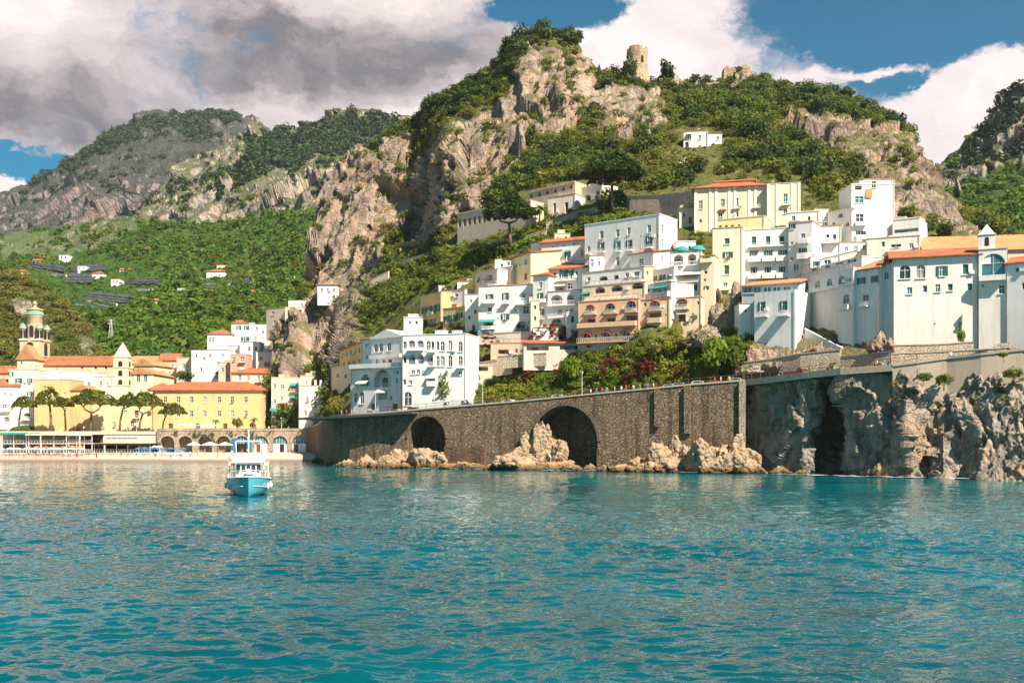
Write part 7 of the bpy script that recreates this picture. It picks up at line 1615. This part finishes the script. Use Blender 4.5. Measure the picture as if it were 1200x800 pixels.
L = len(st[0]); m.add([v for r_ in st for v in r_], [(i*L+j, (i+1)*L+j, (i+1)*L+j+1, i*L+j+1) for i in range(len(xs)-1) for j in range(L-1)]); m.add(st[0], [tuple(range(L))])
hl = m.build('hull', HULLB, bo, True)
m = MB()
for s in (0, L-1): m.tube([Vector(r_[s]) for r_ in st], .07, 6)
m.build('gunwale', HULLW, bo, True)
m = MB()
for s in (2, L-3): m.tube([Vector(r_[s])*1.0+Vector((0, (.03 if s > 5 else -.03), 0)) for r_ in st[:-1]], .045, 6)
m.build('rubbing_strake', HULLW, bo, True)
m = MB(); m.add([(x, s*hull(x)[0]*1.0, hull(x)[2]-.18) for x in xs for s in (-1, 1)], [(2*i, 2*i+2, 2*i+3, 2*i+1) for i in range(len(xs)-1)]); m.build('deck', DECK, bo)
m = MB(); m.add([(-2.6, -1.45, 1.5), (1.7, -1.45, 1.5), (2.1, -.9, 1.5), (2.1, .9, 1.5), (1.7, 1.45, 1.5), (-2.6, 1.45, 1.5), (-2.6, -1.35, 3.75), (1.4, -1.35, 3.75), (1.75, -.85, 3.75), (1.75, .85, 3.75), (1.4, 1.35, 3.75), (-2.6, 1.35, 3.75)], [(0, 1, 7, 6), (1, 2, 8, 7), (2, 3, 9, 8), (3, 4, 10, 9), (4, 5, 11, 10), (5, 0, 6, 11), (6, 7, 8, 9, 10, 11)])
m.build('cabin', HULLW, bo)
for i, (y0, y1) in enumerate(((-.82, -.32), (-.24, .24), (.32, .82))):
    mm = MB(); xf = lambda z: 2.1-.35*(z-1.3)/2.45+.03
    mm.add([(xf(2.7), y0, 2.7), (xf(2.7), y1, 2.7), (xf(3.5), y1, 3.5), (xf(3.5), y0, 3.5)], [(0, 1, 2, 3)]); mm.build('windscreen', GLASS, bo)
for s in (-1, 1):
    mm = MB(); mm.add([(1.78, s*1.44, 2.7), (2.05, s*.98, 2.7), (1.78, s*.93, 3.5), (1.5, s*1.39, 3.5)], [(0, 1, 2, 3)]); mm.build('side_window', GLASS, bo)
    for x0 in (-2.2, -.9, .4):
        mm = MB(); mm.add([(x0, s*1.43, 2.6), (x0+.95, s*1.43, 2.6), (x0+.95, s*1.40, 3.4), (x0, s*1.40, 3.4)], [(0, 1, 2, 3)]); mm.build('side_window', GLASS, bo)
m = MB(); m.bx(-4.6, 2.1, -1.9, 1.9, 3.76, 3.92); m.bx(-4.4, .8, -1.5, 1.5, 3.925, 4.5); m.build('roof', HULLW, bo)
m = MB(); [m.tube([(-4.4, s*1.8, 1.2), (-4.4, s*1.8, 3.8)], .06, 6) for s in (-1, 1)]; m.build('roof_post', HULLW, bo)
for s in (-1, 1):
    mm = MB(); mm.bx(-3.5, 1.2, *sorted((s*1.75, s*2.35)), 3.4, 3.75); mm.build('canopy_side', CREAMAW, bo)
    mm = MB(); mm.tube([(-3.2, s*2.3, 3.76), (-.4, s*2.3, 3.76)], .2, 8); mm.build('life_float', ORANGE, bo, True)
    mm = MB(); mm.tube([(1.0, s*2.3, 1.5), (1.0, s*2.3, 3.4)], .05, 6).tube([(-3.4, s*2.3, 1.3), (-3.4, s*2.3, 3.4)], .05, 6); mm.build('stanchion', HULLW, bo)
    mm = MB(); mm.lathe([(0, -.35), (.28, -.25), (.38, 0), (.28, .25), (0, .35)], 12, (.9, s*1.95, 4.3)); mm.build('radar_dome', HULLW, bo, True)
m = MB(); m.tube([(.3, 0, 4.4), (.3, 0, 7.6)], .07, 6).tube([(.3, -1.5, 6.3), (.3, 1.5, 6.3)], .09, 6).tube([(.3, -1.5, 6.3), (.3, -1.4, 4.4)], .05, 6).tube([(.3, 1.5, 6.3), (.3, 1.4, 4.4)], .05, 6); m.build('mast', HULLW, bo, True)
m = MB(); m.bx(2.12, 2.6, -.55, .55, 1.65, 2.5); m.build('deck_locker', plain('blue_locker', (.05, .26, .36), .5), bo)
m = MB(); rr_ = [Vector((x, s*(hull(x)[0]-.05), hull(x)[2]+.75)) for s, rng_ in ((-1, xs[9:-1]), (1, xs[9:-1][::-1])) for x in rng_]; m.tube(rr_, .035, 5)
for v in rr_[::3]: m.tube([v-Vector((0, 0, .75)), v], .03, 4)
m.build('bow_rail', HULLW, bo)
m = MB()
for s in (-1, 1):
    for x0 in (-3, 0, 2.6): m.lathe([(0, -.35), (.16, -.25), (.18, .2), (.08, .36), (0, .36)], 8, (x0, s*(hull(x0)[0]+.12), .95))
m.build('fenders', HULLW, bo, True)

# ================================================================== people
SKIN = plain('skin', (.45, .26, .17), .6)
def make_person(label, group, pose, top, legs, hair, loc, rz, name='person'):
    """one continuous skinned body; clothes by region; hair a child"""
    P_ = {'stand': dict(hl=(-.10, .02), hr=(.10, -.02), al=(-.27, .03), ar=(.27, -.02), st=0), 'walk': dict(hl=(-.09, .28), hr=(.09, -.26), al=(-.26, -.2), ar=(.26, .22), st=1), 'lean': dict(hl=(-.11, .05), hr=(.11, -.05), al=(-.2, .3), ar=(.2, .3), st=2)}[pose]
    v = [(0, 0, .95), (0, 0, 1.15), (0, 0, 1.36), (0, 0, 1.50), (0, .01, 1.60), (0, .02, 1.70)]
    r = [.15, .14, .16, .06, .095, .085]; e = [(0, 1), (1, 2), (2, 3), (3, 4), (4, 5)]
    for s, (x, y), (ax, ay) in ((-1, P_['hl'], P_['al']), (1, P_['hr'], P_['ar'])):
        b = len(v); kb = -.05 if P_['st'] == 1 and y < 0 else .03
        v += [(s*.10, 0, .88), (x, y*.55+.05*abs(kb)*10*.3, .49), (x, y, .09), (x, y+.16, .04)]; r += [.105, .068, .045, .04]; e += [(0, b), (b, b+1), (b+1, b+2), (b+2, b+3)]
        b = len(v); v += [(s*.19, 0, 1.40), (ax, ay*.4, 1.13), (ax*.98, ay, .90), (ax*.97, ay*1.15+.02, .80)]; r += [.065, .046, .034, .036]; e += [(2, b), (b, b+1), (b+1, b+2), (b+2, b+3)]
    me = bpy.data.meshes.new('person'); me.from_pydata(v, e, []); o = link(name, me)
    sk = o.modifiers.new('skin', 'SKIN'); sb = o.modifiers.new('sub', 'SUBSURF'); sb.levels = sb.render_levels = 1
    for i, rad in enumerate(r): me.skin_vertices[0].data[i].radius = (rad, rad*(.8 if i < 3 else 1))
    me.skin_vertices[0].data[0].use_root = True
    dg = bpy.context.evaluated_depsgraph_get(); m2 = bpy.data.meshes.new_from_object(o.evaluated_get(dg)); o.modifiers.clear(); o.data = m2
    m2.materials.clear()
    for mm in (SKIN, top, legs): m2.materials.append(mm)
    for f in m2.polygons:
        c = f.center; f.use_smooth = True
        f.material_index = 1 if (.92 < c.z < 1.47 and (abs(c.x) < .2 or c.z > 1.22)) else 2 if (.12 < c.z <= .95 and abs(c.x) < .2) else 0
    h = MB(); h.lathe([(.0, .12), (.06, .105), (.098, .05), (.102, 0), (.09, -.05), (.07, -.07)], 12, (0, -.012, 1.67)); hh = h.build('hair', hair, o, True)
    o.location = loc; o.rotation_euler = (0, 0, rz); tag(o, label, 'person', group); return o
HAIRD = plain('dark_hair', (.03, .02, .015), .7); HAIRB = plain('brown_hair', (.12, .07, .035), .7)
CW = plain('white_shirt', (.78, .76, .72), .8); CB = plain('blue_shirt', (.05, .13, .35), .8); CR_ = plain('red_shirt', (.45, .05, .04), .8); JE = plain('blue_jeans', (.05, .08, .15), .9); KH = plain('khaki_trousers', (.30, .24, .15), .9); BK = plain('black_trousers', (.03, .03, .03), .9); TQ = plain('teal_shirt', (.05, .35, .36), .8); YL = plain('yellow_shirt', (.6, .42, .08), .8)
def road_at(px, off, dz=-.44):
    if px <= 872: b = P_on(px) if px > 440 else V2(px, wallY(px)); z = ztop(px); d = TX0
    else:
        Y = wallY(px); b = V2(px, Y); z = zof(float(np.interp(px, [a for a, *_ in RL], [c for *_, c in RL])), Y); q = V2(px+4, wallY(px+4)); d = (q-b).normalized()
    n = Vector((-d.y, d.x, 0)); v = b+n*off; v.z = z+dz; return v, math.atan2(d.y, d.x)
TOPS = [(CW, JE, HAIRD, 'white shirt and jeans'), (CB, KH, HAIRB, 'blue shirt and khaki trousers'), (CR_, BK, HAIRD, 'red shirt and black trousers'), (TQ, KH, HAIRB, 'teal shirt and khaki trousers'), (YL, JE, HAIRD, 'yellow shirt and jeans'), (CW, BK, HAIRB, 'white shirt and black trousers')]
gp = 'people walking along the coast road'
protos = {}
def put_person(loc, rz, k, pose, label, group):
    key = (k, pose)
    if key not in protos: protos[key] = make_person(label, group, pose, *TOPS[k][:3], loc, rz); return
    c = copy_tree(protos[key]); c.location = loc; c.rotation_euler = (0, 0, rz); tag(c, label, 'person', group)
spots = [(690, 1.3, 0, 'walk'), (697, 1.2, 1, 'walk'), (703, 1.5, 2, 'lean'), (709, 1.2, 3, 'stand'), (718, 1.3, 4, 'walk'), (726, 1.2, 5, 'stand'), (731, 1.6, 2, 'walk'), (740, 1.3, 0, 'stand'), (748, 1.2, 3, 'walk'), (757, 1.4, 1, 'lean'), (764, 1.2, 5, 'walk'), (836, 1.3, 2, 'walk'), (843, 1.3, 0, 'walk'), (853, 1.2, 4, 'stand'), (396, 1.5, 3, 'walk'), (402, 1.4, 2, 'stand'), (1025, 1.6, 5, 'walk'), (1033, 1.6, 3, 'stand'), (1112, 1.5, 0, 'stand')]
for px, off, k, pose in spots:
    v, a = road_at(px, off, -.33); where = 'in front of the overgrown bank' if 660 < px < 800 else 'near the right end of the sea wall' if 800 < px < 900 else 'by the left end of the sea wall' if px < 500 else 'on the road above the cliff'
    put_person(v, a+(-math.pi/2 if pose == 'walk' else math.pi+random.uniform(-.5, .5)), k, pose, '%s in %s %s' % ({'walk': 'walker', 'stand': 'person standing', 'lean': 'person leaning'}[pose], TOPS[k][3], where), gp)

for k_, (bx_, by_, bz_), pose in ((0, (1.2, .0, 1.55), 'stand'), (3, (-3.6, 1.1, 1.5), 'stand')):
    v = bo.matrix_basis @ Vector((bx_ + (2.2 if k_ == 0 else 0), by_, bz_)); put_person(v, 0, k_, pose, 'person in %s standing on the %s of the motor boat' % (TOPS[k_][3], 'foredeck' if k_ == 0 else 'stern deck'), 'people aboard the motor boat')
# ================================================================== vehicles
TYRE = plain('tyre_rubber', (.02, .02, .02), .9); RIM = plain('wheel_rim', (.45, .45, .45), .3, .8); LAMP = plain('headlamp', (.75, .75, .7), .15); TAIL = plain('tail_lamp', (.35, .02, .02), .3)
def car(label, loc, rz, colour, kind='car', group='vehicles on the coast road'):
    L_, W_, prof, glass = {
        'car': (4.0, 1.68, [(-2, .32), (-2, .80), (-1.75, .95), (-1.45, 1.40), (.25, 1.44), (.85, .98), (1.75, .86), (2, .62), (2, .32)], [(-1.42, 1.0, -1.22, 1.33), (-1.15, 1.0, .0, 1.36), (.08, 1.0, .3, 1.34)]),
        'van': (5.0, 1.95, [(-2.5, .38), (-2.5, 2.25), (-2.4, 2.35), (1.1, 2.38), (1.75, 1.45), (2.35, 1.2), (2.5, .8), (2.5, .38)], [(.45, 1.45, 1.2, 2.0)]),
        'truck': (4.6, 1.8, [(-2.3, .45), (-2.3, 1.0), (.55, 1.0), (.6, 1.95), (1.65, 1.95), (2.05, 1.25), (2.25, 1.0), (2.25, .45)], [(.8, 1.3, 1.55, 1.8)])}[kind]
    r = thing('white_van' if kind == 'van' else 'pickup_truck' if kind == 'truck' else 'parked_car', label, kind if kind != 'car' else 'car', loc, rz, group)
    mt_ = plain('car_paint_%d_%d_%d' % tuple(int(c*99) for c in colour), colour, .25, .1, .5, .03)
    m = MB(); n = len(prof); ins = lambda z: 1-.16*max(0, (z-.95))/.5 if kind == 'car' else 1-.06*max(0, z-1)
    vs = [(x, s*W_/2*ins(z)*(.97 if abs(x) > L_/2-.1 else 1), z) for s in (-1, 1) for x, z in prof]
    m.add(vs, [tuple(range(n)), tuple(range(2*n-1, n-1, -1))]+[(i, n+i, n+(i+1) % n, (i+1) % n) for i in range(n)]); m.build('body', mt_, r)
    for s in (-1, 1):
        for x0, z0, x1, z1 in glass:
            g_ = MB(); y = lambda z: s*(W_/2*ins(z)+.012); g_.add([(x0-.05, y(z0), z0), (x1+(.28 if x1 > .2 else .05), y(z0), z0), (x1, y(z1), z1), (x0+.08, y(z1), z1)], [(0, 1, 2, 3)]); g_.build('side_window', GLASS, r)
        for x in (-L_/2+.75, L_/2-.8):
            w_ = MB(); w_.tube([(x, s*(W_/2-.2), .31), (x, s*(W_/2+.02), .31)], .31, 14); wo = w_.build('wheel', TYRE, r)
            w_ = MB(); w_.tube([(x, s*(W_/2-.1), .31), (x, s*(W_/2+.035), .31)], .19, 10); w_.build('rim', RIM, wo)
        h_ = MB(); h_.box((L_/2+.0, s*W_*.34, .72), (.06, .3, .14)); h_.build('headlight', LAMP, r)
        h_ = MB(); h_.box((-L_/2-.0, s*W_*.38, .78), (.06, .22, .16)); h_.build('tail_light', TAIL, r)
    if kind == 'car':
        f_ = MB(); f_.add([(.88, -.66, 1.0), (.88, .66, 1.0), (.29, .60, 1.40), (.29, -.60, 1.40)], [(0, 1, 2, 3)]); f_.build('windscreen', GLASS, r)
    elif kind == 'van':
        f_ = MB(); f_.add([(1.76, -.85, 1.48), (1.76, .85, 1.48), (1.16, .8, 2.32), (1.16, -.8, 2.32)], [(0, 1, 2, 3)]); f_.build('windscreen', GLASS, r)
    else:
        f_ = MB(); f_.add([(2.04, -.8, 1.28), (2.04, .8, 1.28), (1.69, .78, 1.88), (1.69, -.78, 1.88)], [(0, 1, 2, 3)]); f_.build('windscreen', GLASS, r)
        b_ = MB(); b_.bx(-2.28, .5, -.88, -.8, 1.01, 1.4); b_.bx(-2.28, .5, .8, .88, 1.01, 1.4); b_.bx(-2.29, -2.22, -.79, .79, 1.01, 1.4); b_.build('cargo_side', mt_, r)
    return r
for px, off, col, kind, flip, lab in (
        (426, 4.2, (.72, .71, .68), 'car', 0, 'small white car parked below the terraced hotel wing'), (450, 4.4, (.30, .31, .33), 'car', 1, 'grey car in front of the hotel arches'), (476, 4.4, (.03, .03, .035), 'car', 0, 'black car at the foot of the arcaded hotel'),
        (506, 5.6, (.78, .77, .74), 'van', 0, 'left of two white vans beside the hotel'), (527, 5.6, (.78, .77, .74), 'van', 0, 'right of two white vans near the creepers'), (538, 3.2, (.30, .38, .44), 'car', 1, 'grey blue car in front of the right white van'),
        (556, 4.2, (.13, .15, .18), 'car', 0, 'dark grey car under the round window house'), (584, 4.6, (.75, .73, .70), 'car', 1, 'white car parked under the first creepers'), (625, 4.4, (.10, .10, .11), 'car', 0, 'dark car above the larger sea wall arch'), (648, 4.4, (.55, .58, .60), 'car', 0, 'silver car above the larger sea wall arch'),
        (776, 4.2, (.45, .50, .54), 'car', 1, 'pale grey car near the first buttress'), (793, 4.2, (.16, .34, .46), 'car', 0, 'blue car right of the middle buttress'), (816, 4.0, (.62, .66, .68), 'car', 0, 'silver car near the end of the sea wall'), (826, 6.5, (.30, .05, .04), 'car', 1, 'dark red car partly hidden behind a silver car'), (861, 4.2, (.5, .62, .68), 'car', 0, 'pale blue car at the right end of the sea wall'),
        (921, 3.4, (.55, .06, .03), 'truck', 0, 'red pickup truck on the road above the shaded cliff'), (1141, 4.2, (.04, .13, .19), 'car', 1, 'dark blue car by the convent belfry wall')):
    v, a = road_at(px, off); car(lab, v, a+(math.pi if flip else 0), col, kind)
# scooters
def scooter(label, loc, rz, colour):
    r = thing('motor_scooter', label, 'scooter', loc, rz, 'scooters parked by the road'); m = MB()
    for x in (-.6, .6):
        w = MB(); w.tube([(x, -.06, .24), (x, .06, .24)], .24, 12); w.build('wheel', TYRE, r)
    m.tube([(.55, 0, .3), (.42, 0, .95)], [.09, .06], 7).box((.0, 0, .30), (.7, .3, .1)).box((-.45, 0, .52), (.7, .3, .4)); m.box((.4, 0, .6), (.12, .4, .6)); m.build('body', plain('scooter_paint_%d' % int(colour[0]*99), colour, .3), r)
    s = MB(); s.box((-.4, 0, .78), (.75, .28, .12)); s.build('seat', BK, r)
    h = MB(); h.tube([(.4, -.32, 1.0), (.42, 0, .96), (.4, .32, 1.0)], .025, 6); h.build('handlebar', IRON, r); return r
for i, (px, lab, c) in enumerate(((1094, 'black scooter parked under the convent garden wall', (.04, .04, .05)), (1099, 'grey scooter beside the black one under the garden wall', (.3, .3, .32)), (1160, 'dark red scooter left of the arched doorway', (.3, .04, .04)), (1166, 'white scooter in front of the arched doorway', (.7, .7, .68)))):
    v, a = road_at(px, 6.6); scooter(lab, v, a+1.2, c)
# arched stone doorway into the convent rock
v, a = road_at(1179, 9.5); dw = thing('stone_doorway', 'round arched stone doorway at road level under the convent', 'doorway', v, a)
m = MB()
for i in range(14):
    a0, a1 = math.pi*i/14, math.pi*(i+1)/14
    for r0, r1, y in ((1.7, 2.4, -.5),):
        m.quad((r0*math.cos(a0), y, .3+r0*math.sin(a0)), (r0*math.cos(a1), y, .3+r0*math.sin(a1)), (r1*math.cos(a1), y, .3+r1*math.sin(a1)), (r1*math.cos(a0), y, .3+r1*math.sin(a0)))
        m.quad((r1*math.cos(a0), y, .3+r1*math.sin(a0)), (r1*math.cos(a1), y, .3+r1*math.sin(a1)), (r1*math.cos(a1), .6, .3+r1*math.sin(a1)), (r1*math.cos(a0), .6, .3+r1*math.sin(a0)))
m.bx(-2.4, -1.7, -.5, .6, -.4, .3); m.bx(1.7, 2.4, -.5, .6, -.4, .3); m.build('arch', STONE, dw)
m = MB(); m.add([(1.7*math.cos(math.pi*i/14), -.2, .3+1.7*math.sin(math.pi*i/14)) for i in range(15)]+[(-1.7, -.2, -.4), (1.7, -.2, -.4)], [tuple(range(17))]); m.build('door', BROWN, dw)
# street lamps
def lamp(label, loc, h):
    r = thing('street_lamp', label, 'street lamp', loc, 0, 'street lamps'); m = MB(); m.tube([(0, 0, 0), (0, 0, h)], [.09, .05], 8).tube([(0, 0, h-.05), (0, -.4, h+.2), (0, -.9, h+.15)], .035, 6); m.build('post', plain('lamp_post_paint', (.5, .55, .55), .5), r)
    m = MB(); m.lathe([(.05, .12), (.16, .0), (.2, -.1), (.0, -.12)], 10, (0, -.9, h+.1)); m.build('lamp_shade', WHITEP, r, True)
for px, lab in ((563, 'pale street lamp by the round window house'), (437, 'street lamp below the terraced hotel wing'), (680, 'street lamp in front of the creepers')):
    v, a = road_at(px, 1.1, -.33); lamp(lab, v, 5)
for px, lab in ((205, 'street lamp before the yellow building'), (160, 'street lamp between the pine trees'), (330, 'street lamp before the cream six-storey house')):
    lamp(lab, ((px-CX)/F*333, 333, PZ), 4.2)

# ================================================================== the beach
def parasol(label, loc, rad, h, mat, group, square=False):
    r = thing('beach_parasol', label, 'parasol', loc, random.uniform(0, 6), group); m = MB(); m.tube([(0, 0, -.2), (0, 0, h)], .035, 6); m.build('pole', WHITEP, r)
    m = MB(); n = 4 if square else 8; m.lathe([(.04, h+.02), (rad*.5, h-rad*.15), (rad, h-rad*.33), (rad, h-rad*.33-.14)], n); m.build('canopy', mat, r)
def bz(Y): 
    j = (Y-262)/(334-262)*15; return -.75+min(1, j/6)*2.0+.35*max(0, j-6)/9+.05
BLUEC = plain('blue_canvas', (.03, .16, .36), .8); WHC = plain('white_canvas', (.78, .74, .66), .8)
for i, (px, lab) in enumerate(((227, 'leftmost of three big cream parasols before the arcade'), (246, 'middle of three big cream parasols before the arcade'), (264, 'rightmost of three big cream parasols before the arcade'))):
    parasol(lab, ((px-CX)/F*324, 324, bz(324)), 2.9, 3.4, WHC, 'cream parasols before the arcade', True)
for i in range(8): parasol('white parasol on the beach terrace left of the arcade', ((150+i*5.5-CX)/F*312+random.uniform(-.5, .5), 312+random.uniform(-4, 4), bz(312)), 1.3, 2.5, WHC, 'white beach parasols')
for i in range(6): parasol('blue parasol at the beach club with the dark lower deck', ((128+i*6-CX)/F*311, 311, 4.2), 1.2, 2.3, BLUEC, 'blue beach club parasols')
for i, px in enumerate((214, 226, 237, 249)): parasol('cream parasol on the promenade terrace above the arcade', ((px-CX)/F*336, 336, PZ), 1.7, 2.5, WHC, 'promenade terrace parasols', True)
def sunbed(label, loc, mat, group, rz):
    r = thing('sunbed', label, 'sunbed', loc, rz, group); m = MB(); m.box((0, 0, .32), (.65, 1.3, .07)); m.build('mattress', mat, r)
    m = MB(); m.box((0, .9, .52), (.65, .72, .07), tilt=Matrix.Rotation(.6, 3, 'X')); m.build('backrest', mat, r)
    m = MB(); [m.box((a*.28, b*.55, .15), (.05, .05, .32)) for a in (-1, 1) for b in (-1, 1)]; m.build('frame', WHITEP, r); return r
REDC = plain('red_canvas', (.50, .07, .04), .8); BLC = plain('pale_blue_canvas', (.18, .38, .52), .8)
def row(n, px0, px1, Y, mat, lab, grp):
    p0 = None
    for i in range(n):
        px = px0+(px1-px0)*i/(n-1); loc = ((px-CX)/F*Y, Y, bz(Y)); rz = 1.2+random.uniform(-.15, .15)
        if p0 is None: p0 = sunbed(lab, loc, mat, grp, rz)
        else: c = copy_tree(p0); c.location = loc; c.rotation_euler = (0, 0, rz)
row(13, 0, 99, 288, REDC, 'red sunbed in the row nearest the water', 'red sunbeds by the water')
row(12, 2, 96, 293, WHC, 'white sunbed behind the red sunbed row', 'white sunbeds on the beach')
row(10, 160, 222, 292, BLC, 'pale blue sunbed on the shingle before the arcade', 'blue sunbeds before the arcade')
row(9, 164, 218, 298, BLC, 'pale blue sunbed in the rear row near the arcade', 'blue sunbeds in the rear row')
def club(label, px0, px1, Y, zt, roofm, dark, upper=True, step=3.2):
    """two-storey timber beach club: decks on posts, white railings, roof"""
    z0 = bz(Y)-.3; k = Y/F; W_ = (px1-px0)*k; D_ = 9; r = thing('beach_club', label, 'beach club', ((px0+px1)/2*k-CX*k, Y, z0), 0, 'beach clubs on the shingle'); n = max(3, int(W_/step))
    x0 = -W_/2
    lv = [(.7, 0), (3.6, 1)] if upper else [(.7, 0)]
    for z, i in lv:
        m = MB(); m.bx(x0, -x0, 0, D_, z-.25, z); m.build('deck', DECK, r)
        m = MB(); m.bx(x0, -x0, -.05, .03, z+.95, z+1.03); m.bx(x0, -x0, -.05, .03, z+.5, z+.54); [m.bx(x0+W_*j/(4*n)-.03, x0+W_*j/(4*n)+.03, -.04, .02, z+.001, z+.95) for j in range(4*n+1)]; m.build('railing', WHITEP, r)
    for j in range(n+1):
        for y in (.15, D_-.3):
            m = MB(); x = x0+.1+(W_-.2)*j/n; m.tube([(x, y, -.6), (x, y, zt)], .1, 6); m.build('post', WHITEP, r)
    m = MB(); m.bx(x0-.4, -x0+.4, -1.2, D_, zt, zt+.16); m.bx(x0-.4, -x0+.4, -1.25, -1.1, zt-.35, zt+.161); m.build('roof', roofm, r)
    m = MB(); m.bx(x0+.2, -x0-.2, D_-.5, D_-.3, .72, zt-.05); m.build('back_wall', dark, r)
    for j in range(n):
        m = MB(); m.bx(x0+W_*(j+.2)/n, x0+W_*(j+.55)/n, D_-.62, D_-.5, .9, 2.9); m.build('door', random.choice((DARK, BROWN, GLASSB)), r)
    for j in range(n*2):
        m = MB(); x = x0+W_*(j+.5)/(2*n); m.box((x, 1.8+(j % 2)*2, 1.45), (.9, .9, .06)); m.tube([(x, 1.8+(j % 2)*2, .7), (x, 1.8+(j % 2)*2, 1.45)], .05, 5); m.build('table', CREAMAW if j % 3 else REDAW, r)
    return r
club('beach club with turquoise roof at the left edge of the beach', -14, 31, 304, 6.6, TEALAW, plaster(WW))
club('white beach club with a plain flat roof next to the turquoise one', 33, 78, 304, 6.3, plaster(BE), plaster(WW))
club('beach club with open upper terrace and red tables in the middle', 80, 108, 305, 6.2, CREAMAW, BROWN)
club('beach club with dark lower deck and blue parasols on the upper deck', 110, 176, 308, 3.3, DARK, DARK, False)
for i in range(11): parasol('white parasol over the red sunbed rows by the water', ((2+i*9.3-CX)/F*291, 291+random.uniform(-1, 1), bz(291)), 1.25, 2.3, WHC, 'white parasols by the water')
for i in range(7): parasol('orange parasol on the middle deck of the beach clubs', ((36+i*10-CX)/F*306, 305.2, bz(304)+.4), 1.1, 2.2, plain('orange_canvas', (.6, .22, .06), .8), 'orange beach club parasols')
for i in range(8): parasol('blue parasol among the pale blue sunbeds', ((162+i*7.5-CX)/F*295, 295, bz(295)), 1.1, 2.2, BLUEC, 'blue parasols on the shingle')
gb = 'people on the beach'
for i, (px, Y) in enumerate(((60, 284), (104, 286), (113, 282), (150, 284), (182, 284), (200, 282), (223, 286), (240, 300), (255, 283), (262, 300), (290, 308), (318, 312), (232, 292), (338, 302), (90, 283), (12, 284), (28, 283), (44, 285), (75, 284), (130, 290), (142, 288), (170, 287), (190, 288), (212, 285), (272, 290), (284, 296), (306, 300))):
    put_person(((px-CX)/F*Y, Y, bz(Y)-.03), random.uniform(0, 6), i % 6, ('stand', 'walk')[i % 2], 'person in %s %s on the shingle beach' % (TOPS[i % 6][3], ('standing', 'walking')[i % 2]), gb)
for i, (px, k) in enumerate(((275, 0), (300, 2), (315, 5), (338, 3), (232, 1), (120, 4), (98, 0), (150, 2))):
    put_person(((px-CX)/F*332.2, 332.2, PZ), random.uniform(2.5, 3.8), k, 'stand', 'person in %s on the promenade above the beach' % TOPS[k][3], 'people on the promenade')
# thin lattice pylon in the valley
Yp = VALLEY.Y(130, 398)-8; k_ = Yp/F; py_ = thing('pylon', 'thin pale lattice pylon standing in the green valley', 'pylon', ((130-CX)*k_, Yp, zof(400, Yp))); m = MB(); hh = 26*k_
for a, b in ((-1, -1), (1, -1), (1, 1), (-1, 1)): m.tube([(a*.9, b*.9, 0), (a*.2, b*.2, hh)], .11, 4)
for j in range(7): f0, f1 = j/7, (j+1)/7; m.tube([(-.9+.7*f0, -.9+.7*f0, hh*f0), (.9-.7*f1, -.9+.7*f1, hh*f1)], .07, 4)
for z in (.8, .95): m.tube([(-1.8, 0, hh*z), (1.8, 0, hh*z)], .09, 4)
m.build('mast', plain('pylon_steel', (.5, .5, .5), .6), py_)
make_haze()
